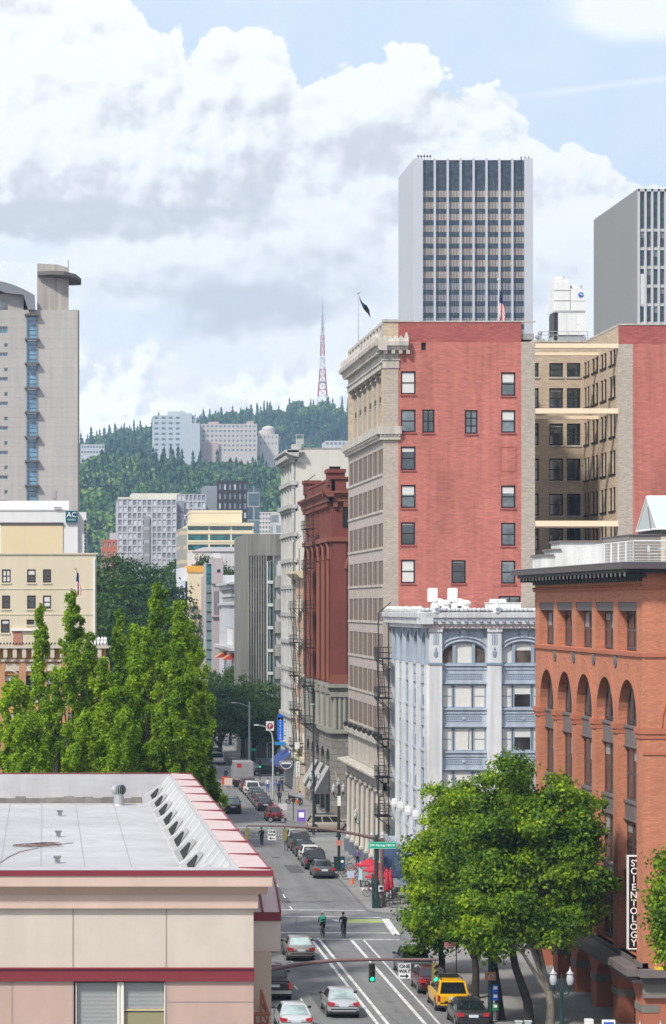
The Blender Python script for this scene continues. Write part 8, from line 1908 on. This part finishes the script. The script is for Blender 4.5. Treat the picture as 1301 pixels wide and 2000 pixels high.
def one_way(parent, loc, wd, hg, arrow, label_m=m_lett):
    s = put(MB().box(-wd/2,wd/2,0,.02,-hg/2,hg/2).mesh('sign_panel',[m_lett]), 'sign_panel', parent, loc)
    q = MB(); e = .014
    for a in ((-wd/2+.02,wd/2-.02,hg/2-.03,hg/2-.02),(-wd/2+.02,wd/2-.02,-hg/2+.02,-hg/2+.03),(-wd/2+.02,-wd/2+.03,-hg/2+.03,hg/2-.03),(wd/2-.03,wd/2-.02,-hg/2+.03,hg/2-.03)): q.box(a[0],a[1],-.006,0,a[2],a[3])
    q.build('border', m_trim, s); write(s,'ONE',wd*.40,(0,-.008,hg*.29),m_trim,.008); write(s,'WAY',wd*.40,(0,-.008,-.01*hg),m_trim,.008)
    q = MB(); w_ = wd*.36; z = -hg*.31; q.box(-w_ if arrow > 0 else -w_*.3, w_*.3 if arrow > 0 else w_, -.008,-.001,z-.035,z+.035); q.add([(arrow*w_,-.008,z),(arrow*w_*.3,-.008,z+.12),(arrow*w_*.3,-.008,z-.12)],[(0,1,2) if arrow < 0 else (2,1,0)]); q.build('arrow', m_trim, s); return s
Ys = 130.0; z_ = lambda p: Z_(p,Ys); x_ = lambda p: X_(p,Ys)
t = thing('traffic_signal', 'brown curved signal arm with two green lights across the near junction', 'traffic signal', (9.9, Ys, .13))
L0 = lambda px, py: (x_(px)-9.9, 0, z_(py)-.13)
q = MB(); q.tube([(0,0,0),(0,0,.4),(0,0,4.4),L0(500,1903)],[.2,.14,.12,.12],10); q.tube([L0(490,1906),L0(533,1893),L0(570,1886),L0(610,1880),L0(660,1875.5),L0(727,1874),L0(800,1874),L0(856,1874)],[.11,.105,.1,.095,.09,.08,.07,.065],10); q.build('mast_arm', m_pole_b, t, smooth=60)
a = L0(727,1882); signal_head(t, a); a = L0(851,1882); signal_head(t, a, .2, True, m_sigy)
a = L0(789.5,1896); one_way(t, (a[0],-.12,a[2]), .62, .78, 1); MB().cyl((a[0],-.05,a[2]+.36),(a[0],-.05,a[2]+.56),.02,n=6).build('hanger', m_trim, t)
Ys = 202.7; t = thing('traffic_signal', 'long brown signal arm reaching left over the road from the brown corner pole', 'traffic signal', (X_(746,Ys), Ys, .13)); bx_ = t.location.x; L0 = lambda px, py: (X_(px,Ys)-bx_, 0, Z_(py,Ys)-.13)
q = MB(); q.lathe(0,0,[(.36,0),(.36,.12),(.24,.7),(.19,1.2)],12); q.tube([(0,0,1.1),(0,0,Z_(1640,Ys))],[.17,.14],10); q.tube([L0(752,1642),L0(735,1638),L0(690,1628),L0(640,1620),L0(590,1615.5),L0(530,1613),L0(483,1612.5)],[.14,.13,.115,.1,.085,.07,.055],10); q.build('mast_arm', m_pole_b, t, smooth=60)
a = L0(484,1617); signal_head(t, a, R(100), False, m_sigy); a = L0(531,1630.5); one_way(t, (a[0],-.10,a[2]), .62, .82, -1); MB().cyl((a[0],-.03,a[2]+.38),(a[0],-.03,a[2]+.6),.02,n=6).build('hanger', m_trim, t)
a = L0(556,1618); signal_head(t, a, R(180), False, m_sigy)
q = MB(); a = L0(743,1735); q.box(a[0]-.2,a[0]+.2,-.42,-.18,a[2]-.2,a[2]+.22); q.build('walk_signal', m_lett, t); MB().box(a[0]-.13,a[0]+.13,-.43,-.421,a[2]-.05,a[2]+.15).build('walk_lens', m_trim, t)
Ys = 201.5; t = thing('sign_post', 'dark green corner post carrying the green street name sign', 'street sign', (X_(735,Ys), Ys, .13)); bx_ = t.location.x
q = MB(); q.box(-.3,.3,-.3,.3,0,.75); q.lathe(0,0,[(.26,.75),(.17,1.1),(.15,5.2),(.12,5.5)],12); q.cyl((-.28,-.1,.6),(-.28,-.1,2.6),.07,n=8); q.build('post', m_pole_g, t, smooth=50)
a0, a1 = X_(719,Ys)-bx_, X_(774,Ys)-bx_; zc_ = Z_(1650.5,Ys)-.13; pn = put(MB().box(a0,a1,-.26,-.22,zc_-.26,zc_+.26).mesh('sign_panel',[mat('sign_green',(.0,.42,.27),.4,.02)]),'sign_panel',t)
q = MB()
for b in ((a0+.02,a1-.02,zc_+.225,zc_+.24),(a0+.02,a1-.02,zc_-.24,zc_-.225),(a0+.02,a0+.035,zc_-.225,zc_+.225),(a1-.035,a1-.02,zc_-.225,zc_+.225)): q.box(b[0],b[1],-.266,-.26,b[2],b[3])
q.build('border', m_lett, pn); write(pn,'SW Harvey Milk St',.245,((a0+a1)/2,-.268,zc_),m_lett,.006)
def twin_lamp(label, loc, hgt=4.0, sp=.82, group='twin globe street lamps', three=False):
    t = thing('street_lamp', label, 'street lamp', loc, 0, group); q = MB(); q.lathe(0,0,[(.26,0),(.26,.15),(.18,.3),(.16,.8),(.12,.95),(.10,hgt*.55),(.085,hgt*.8),(.12,hgt*.82),(.07,hgt*.86),(.05,hgt*.98),(.02,hgt*1.04)],12); q.build('post', m_pole_g, t, smooth=50)
    q = MB()
    for s in (-1,1): q.tube([(0,0,hgt*.80),(s*sp*.22,0,hgt*.78),(s*sp*.42,0,hgt*.80),(s*sp/2,0,hgt*.86)],.04,6); q.tube([(s*sp*.15,0,hgt*.82),(s*sp*.28,0,hgt*.88),(s*sp*.20,0,hgt*.92)],.02,5)
    q.build('bracket', m_pole_g, t)
    for s in ((-1,1) if not three else (-1,0,1)):
        x, z0 = s*sp/2, hgt*.84 + (.55 if s == 0 else 0); q = MB(); q.lathe(x,0,[(.05,0),(.10,.12),(.11,.28)],10,0,z0); h = q.build('lantern_base', m_pole_g, t, smooth=50)
        q = MB(); q.lathe(x,0,[(.11,.28),(.17,.42),(.185,.58),(.15,.76),(.09,.88)],14,0,z0); q.build('globe', mat('globe_milk',(.46,.48,.50),.25,.03), t, smooth=60); q = MB(); q.lathe(x,0,[(.20,.84),(.12,.92),(.05,1.0),(.03,1.08),(.008,1.2)],10,0,z0); q.build('finial', mat('lamp_cap',(.5,.52,.55),.35,.05,metal=.4), t, smooth=50)
    return t
twin_lamp('twin globe street lamp beside the maple trunks', (X_(1097,133), 133, .13), 4.35, .84); 
twin_lamp('twin globe street lamp whose tips show at the bottom right corner', (X_(1270,119), 119, .13), 3.75, .92)
twin_lamp('twin globe street lamp by the cafe umbrellas', (X_(737,211), 211, .13), 4.6, .84); twin_lamp('twin globe street lamp before the colonnade, nearest the dark pole', (X_(704,238), 238, .13), 4.3, .84)
twin_lamp('triple globe street lamp at the far corner of the colonnaded building', (X_(661,263), 263, .13), 5.0, .95, three=True)
twin_lamp('twin globe street lamp beyond the second crossing', (X_(615,290), 290, .13), 4.4, .86)
# dark signal post with signs at the second crossing
Ys = 266.0; t = thing('lamp_post', 'tall thin black pole with small top lamp at the second crossing', 'lamp post', (X_(612.5,Ys),Ys,.13)); zt = Z_(1378,Ys)
MB().tube([(0,0,0),(0,0,zt-.5),(.12,0,zt-.1),(-.1,0,zt)],[.13,.08,.05,.04],8).build('post', m_dark, t); MB().box(-.35,.1,-.08,.08,zt-.05,zt+.05).build('lamp_head', m_grey_p, t)
Ys = 240.0; t = thing('sign_post', 'dark pole with curved pale arm and red sign at the second crossing', 'sign post', (X_(662,Ys),Ys,.13)); q = MB(); zt = Z_(1530,Ys); q.tube([(0,0,0),(0,0,zt-.2)],[.13,.1],8); q.build('post', m_dark, t)
q = MB(); q.tube([(0,0,zt-.3),(-.15,0,zt+.35),(-.32,0,zt+.9),(-.5,0,zt+1.0)],[.07,.06,.05,.05],6); q.build('arm', mat('arm_beige',(.48,.38,.32),.5), t); q = MB(); zc_ = Z_(1646,Ys)-.13; q.box(-.26,.26,-.16,-.13,zc_-.24,zc_+.24); q.build('sign_panel', mat('sign_salmon',(.58,.22,.17),.5,.15,4), t); MB().box(-.15,.15,-.18,-.16,Z_(1555,Ys)-1.0,Z_(1555,Ys)-.1).build('sign_panel', m_lett, t)
for px, py, top, ax_, lb in ((487,1496,1372,452,'tall grey lamp post with long arm in front of the dark street trees'),(533.5,1568,1418,496,'grey lamp post with short arm beside the distant parked cars')):
    x, y = at_px(px, py); x, y = (X_(px,366), 366) if top == 1372 else (x, y); zt = Z_(top, y); t = thing('lamp_post', lb, 'lamp post', (x,y,.13)); dx = X_(ax_,y)-x; 
    if top == 1372: q = MB(); q.tube([(0,0,0),(0,0,zt)],[.14,.09],8); q.tube([(0,0,zt-.75),(dx*.55,0,zt-.18),(dx*.8,0,zt-.15)],[.06,.05,.045],6)
    else: q = MB(); q.tube([(0,0,0),(0,0,zt-1.8),(-.15,0,zt-1.0),(dx*.35,0,zt-.25),(dx*.75,0,zt)],[.14,.10,.08,.06,.05],8)
    q.build('post', m_grey_p, t, smooth=60); zl = zt-.15 if top == 1372 else zt; MB().box(dx,dx*.74,-.14,.14,zl-.08,zl+.06).build('lamp_head', mat('lamp_head_pale',(.6,.62,.62),.4), t)
x, y = X_(487,380), 380; t = thing('street_name_sign', 'small green street sign far down the road by the grey lamp post', 'street sign', (X_(493,365),364.8,Z_(1464,365))); MB().box(-.42,.42,0,.03,-.15,.15).build('sign_panel', MATS['sign_green'], t)
t = thing('traffic_light', 'distant traffic light with a green lens by the far crossing', 'traffic light', (X_(508,350),350,.13)); zz_ = Z_(1494,350); MB().cyl((0,0,0),(0,0,zz_),.07,n=6).build('post', m_dark, t); signal_head(t,(0,-.1,zz_+.4))
# signs and boxes on the near right pavement
t = thing('sign_post', 'green post with blue plates and an orange arrow sign under the maples', 'sign post', (X_(958,146),146,.13)); q = MB(); q.tube([(0,0,0),(0,0,5.0)],[.16,.12],10); q.build('post', m_pole_g, t)
q = MB(); q.box(-.34,.26,-.2,-.17,Z_(1914,146)-.13,Z_(1897,146)-.13); q.build('sign_panel', mat('sign_rust',(.42,.20,.13),.6,.2,4), t); q = MB(); zc_ = Z_(1906,146)-.13; q.tube([(-.15,-.22,zc_-.15),(-.1,-.22,zc_+.08),(.08,-.22,zc_+.12),(.15,-.22,zc_-.02)],.025,5); q.build('arrow', mat('sign_cream',(.65,.58,.5),.6), t)
for zc_, m in ((1.9,m_sb),(1.45,m_sb),(.9,mat('notice_green',(.02,.2,.08),.5))): q = MB(); q.box(.08,.40,-.2,-.17,zc_-.2,zc_+.2); o = q.build('plate', m, t); MB().box(.14,.34,-.205,-.2,zc_-.04,zc_+.12).build('symbol', m_lett, o)
x, y = X_(868,160), 160; t = thing('parking_sign', 'small pink parking sign on a thin post behind the yellow car', 'sign', (24.35,y,.13)); MB().cyl((0,0,0),(0,0,2.9),.03,n=6).build('post', m_dark, t); q = MB(); q.box(-.72,-.05,-.05,-.03,2.35,2.65); o = q.build('sign_panel', mat('sign_pink',(.60,.30,.36),.5), t); MB().box(-.66,-.12,-.055,-.05,2.43,2.47).box(-.66,-.12,-.055,-.05,2.53,2.57).build('lettering', m_tail, o)
Yn = 140.0
t = thing('newspaper_box', 'white newspaper boxes stack beside the lamp under the maples', 'newspaper box', (28.0,138.6,.13)); MB().box(-.3,.3,-.25,.25,0,.95).build('lower_box', m_white, t); MB().box(-.22,.2,-.2,.2,.95,1.35).build('upper_box', m_white, t); MB().box(-.2,.2,-.262,-.25,.55,.82).build('window_panel', m_sb, t)
t = thing('sandwich_board', 'blue and white sandwich board in front of the brick arcade', 'sign', (29.1,139.0,.13))
for s in (-1,1): q = MB(); q.add([(-.34,s*.3,0),(.34,s*.3,0),(.34,s*.02,1.25),(-.34,s*.02,1.25)],[(0,1,2,3) if s < 0 else (3,2,1,0)]); q.add([(-.34,s*.3+.03,0),(.34,s*.3+.03,0),(.34,s*.02+.03,1.25),(-.34,s*.02+.03,1.25)],[(0,1,2,3)]); q.build('board', m_white, t)
q = MB(); q.add([(-.27,-.285,.12),(.27,-.285,.12),(.27,-.05,1.14),(-.27,-.05,1.14)],[(0,1,2,3)]); q.build('poster', mat('poster_blue',(.02,.09,.42),.5), t)
for k, (px) in enumerate((1013,1031)): tag(MB().box(-.16,.16,-.1,.1,0,.75).box(-.2,.2,-.14,.14,.75,.82).box(-.1,.1,-.11,-.1,.4,.6,1).build('parking_meter_box', [mat('box_pale',(.5,.56,.56),.5,.05), m_dark], None, (X_(px,141.5),141.5,.13)), ['pale box between the maple trunks, left one','pale box between the maple trunks, right one'][k], 'utility box')
# pavement beyond the crossing: boxes, bike rack, board, umbrellas, cafe
for k, (px, m) in enumerate(((658,m_pole_g),(668,mat('box_teal',(.015,.06,.075),.45,.05)))): 
    t = thing('newspaper_box', ['dark green newspaper box at the kerb by the red sign pole','dark teal newspaper box with white badge at the kerb'][k], 'newspaper box', (X_(px,229.5),229.5,.13)); MB().box(-.24,.24,-.22,.22,0,1.15).build('cabinet', m, t); MB().box(-.26,.26,-.25,.24,1.15,1.25).build('lid', m, t)
    if k: MB().cyl((0,-.24,.85),(0,-.22,.85),.13,n=14).build('badge', m_lett, t)
BK = [('bicycle with an orange frame leaning in the kerb rack',mat('bike_orange',(.65,.12,.01),.4),684,1716),('blue and white bicycle in the kerb rack',mat('bike_blue',(.12,.22,.42),.4),679,1711),('pale bicycle at the front of the kerb rack',mat('bike_pale',(.5,.52,.58),.4),688,1721),('purple bicycle nearest the newspaper boxes',mat('bike_purple',(.12,.05,.25),.4),674,1704)]
for k, (lb, m, px, py) in enumerate(BK): x, y = at_px(px, py); bicycle(lb, (x,y,.13), R(65+12*k), m, 'bicycles in the kerb rack')
tag(MB().box(-.3,.3,-.02,.02,.25,.85).build('advert_panel', mat('panel_bluewhite',(.45,.52,.65),.6,.25,5), None, (X_(683,222),221.2,.13)), 'blue and white panel on the bicycle rack', 'sign')
tag(MB().lathe(0,0,[(.20,0),(.2,.03),(.16,.04),(.03,.55),(.02,.56)],12).build('traffic_cone', mat('cone_orange',(.75,.13,.02),.6), None, (X_(688,219),219,.13)), 'orange traffic cone beside the kerb bicycles', 'traffic cone')
t = thing('feather_sign', 'slim pale blue obelisk sign on the pavement corner', 'sign', (X_(704,216.5),216.5,.13)); q = MB(); q.cyl((0,0,0),(0,0,.6),.035,n=6); q.build('stand', m_dark, t); q = MB(); q.add([(-.16,0,.55),(.16,0,.55),(.12,0,1.5),(.0,0,2.1),(-.12,0,1.5)],[(0,1,2,3,4)]); q.add([(-.16,.03,.55),(.16,.03,.55),(.12,.03,1.5),(.0,.03,2.1),(-.12,.03,1.5)],[(4,3,2,1,0)]); q.build('banner', mat('banner_ice',(.50,.68,.75),.6), t)
tag(MB().box(0,1.25,-.08,.08,.12,.24).box(.05,.15,-.06,.06,0,.12).box(1.1,1.2,-.06,.06,0,.12).build('wheel_stop', m_white, None, (X_(705.5,213.6),213.6,.13)), 'long white wheel stop on the pavement next to the corner posts', 'wheel stop')
t = thing('sandwich_board', 'purple sandwich board on the corner of the second crossing', 'sign', (X_(588.5,282.5),282.5,.13)); mpu = mat('board_purple',(.16,.08,.42),.5)
for s in (-1,1): q = MB(); q.add([(-.4,s*.3,0),(.4,s*.3,0),(.4,s*.04,1.2),(-.4,s*.04,1.2),(-.4,s*.3+.04,0),(.4,s*.3+.04,0),(.4,s*.04+.04,1.2),(-.4,s*.04+.04,1.2)],[(0,1,2,3),(7,6,5,4),(0,3,7,4),(1,5,6,2),(3,2,6,7)]); q.build('board', mpu, t)
q = MB(); q.add([(-.28,-.22,.42),(.28,-.22,.42),(.28,-.11,.95),(-.28,-.11,.95)],[(0,1,2,3)]); q.build('poster', m_lett, t)
tag(MB().box(-.5,.5,-.04,.04,.55,1.25).cyl((-.4,0,0),(-.4,0,.55),.03,n=5).cyl((.4,0,0),(.4,0,.55),.03,n=5).build('notice_board', mat('board_white',(.6,.61,.64),.6,.1,4), None, (X_(552,291),291,.13)), 'white notice board beside the red hatchback', 'notice board')
t = thing('parking_meter', 'slim dark parking meter beyond the second crossing', 'parking meter', (X_(573,283.5),283.5,.13)); MB().cyl((0,0,0),(0,0,1.9),.05,n=6).build('post', m_dark, t); MB().box(-.12,.12,-.1,.1,1.9,2.4).build('head', m_dark, t)
m_umb = mat('umbrella_red', (.48,.03,.055), .7, .05)
def umbrella(label, loc, r=1.15, h=2.3, closed=False):
    t = thing('patio_umbrella', label, 'umbrella', loc); MB().cyl((0,0,0),(0,0,h+.15),.03,n=6).build('pole', m_white, t); MB().lathe(0,0,[(.3,0),(.3,.06),(.06,.1)],12).build('base', m_trim, t); q = MB(); n = 8
    if closed: q.lathe(0,0,[(.10,.75),(.24,.9),(.20,1.4),(.13,2.0),(.03,h+.1)],10)
    else:
        rim = [(r*math.cos(6.2832*k/n),r*math.sin(6.2832*k/n),h-.5) for k in range(n)]; v = (0,0,h)
        for k in range(n):
            a, b = Vector(rim[k]), Vector(rim[(k+1)%n]); m_ = (a+b)/2*.93; m_.z = h-.46; q.add([v,a,tuple(m_),b],[(0,1,2),(0,2,3)]); q.add([tuple(a),tuple(m_),tuple(b),(a.x,a.y,a.z-.16),(m_.x,m_.y,m_.z-.16),(b.x,b.y,b.z-.16)],[(0,3,4,1),(1,4,5,2)])
    q.build('canopy', m_umb, t)
    if not closed:
        q = MB()
        for k in range(n): q.cyl((0,0,h-.03),(rim[k][0]*.97,rim[k][1]*.97,rim[k][2]-.02),.012,n=4)
        q.build('ribs', m_steel, t)
umbrella('red open umbrella farthest left over the cafe tables', (X_(721,217),217,.13)); umbrella('red open umbrella in the middle of the cafe row', (X_(737,212.5),212.5,.13)); umbrella('red open umbrella nearest the street name post', (X_(743,208.5),208.5,.13), 1.2, 2.2); umbrella('folded red umbrella beside the dark shop front', (X_(756,206),206,.13), closed=True); umbrella('second folded red umbrella close to the shop front', (X_(763,207.5),207.5,.13), closed=True)
for k, (px, y) in enumerate(((721,217),(737,212.5),(748,208),(763,204.5))):
    t = thing('cafe_table', ['round dark table under the farthest left umbrella','round dark table under the middle umbrella','round dark table under the nearest umbrella','round dark table at the shop corner without umbrella'][k], 'table', (X_(px,y)+.2,y-.1,.13)); MB().lathe(0,0,[(.38,.72),(.38,.75)],12).build('tabletop', m_dark, t); MB().cyl((0,0,0),(0,0,.72),.03,n=6).lathe(0,0,[(.22,0),(.2,.03)],8).build('leg', m_dark, t)
    for s in (-1,1):
        c = thing('cafe_chair', ['dark metal chair %s of the table under the farthest left umbrella','dark metal chair %s of the table under the middle umbrella','dark metal chair %s of the table under the nearest umbrella','dark metal chair %s of the shop corner table'][k] % ('left' if s < 0 else 'right'), 'chair', (X_(px,y)+.2+s*.7,y-.1,.13), R(-90*s)); MB().box(-.2,.2,-.2,.2,.42,.46).build('seat', m_dark, c); MB().box(-.2,.2,.18,.21,.5,.85).build('backrest', m_dark, c)
        for a in (-.18,.18):
            for b in (-.18,.18): MB().cyl((a,b,0),(a,b,.42 if b < 0 else .85),.016,n=5).build('leg', m_dark, c)
bicycle('black bicycle locked by the cafe tables, facing the road', (X_(727,214.5),214.5,.13), R(80), m_trim); bicycle('pink and dark bicycle by the corner posts of the cafe', (X_(729,209.5),209.5,.13), R(100), mat('bike_pink',(.45,.15,.25),.4)); bicycle('dark bicycle beside the brown corner pole', (X_(756,201.6),201.6,.13), R(85), m_trim)
# far clutter at the end of the road
for k, (px, py, c) in enumerate(((441,1537,(.60,.09,.03)),(446,1540,(.65,.5,.45)))): tag(MB().box(-.5,.5,-.04,.04,.4,1.3).cyl((-.4,0,0),(-.4,0,.4),.03,n=5).cyl((.4,0,0),(.4,0,.4),.03,n=5).build('road_sign', mat('workzone%d' % k,c,.6), None, (at_px(px,py)[0],at_px(px,py)[1],.0)), ['orange work zone board far down the left lane','pale work zone board far down the left lane'][k], 'road sign')
car('van', P_wht, 'white van half hidden by trees at the far end of the road', 24.2, 385.0, plate=False, name='van', cat='van'); car('suv', P_red, 'red car glimpsed between trees at the far end of the road', 21.5, 393.0, plate=False); car('van', P_gry, 'grey van under the far street trees', 24.6, 398.0, plate=False, name='van', cat='van')
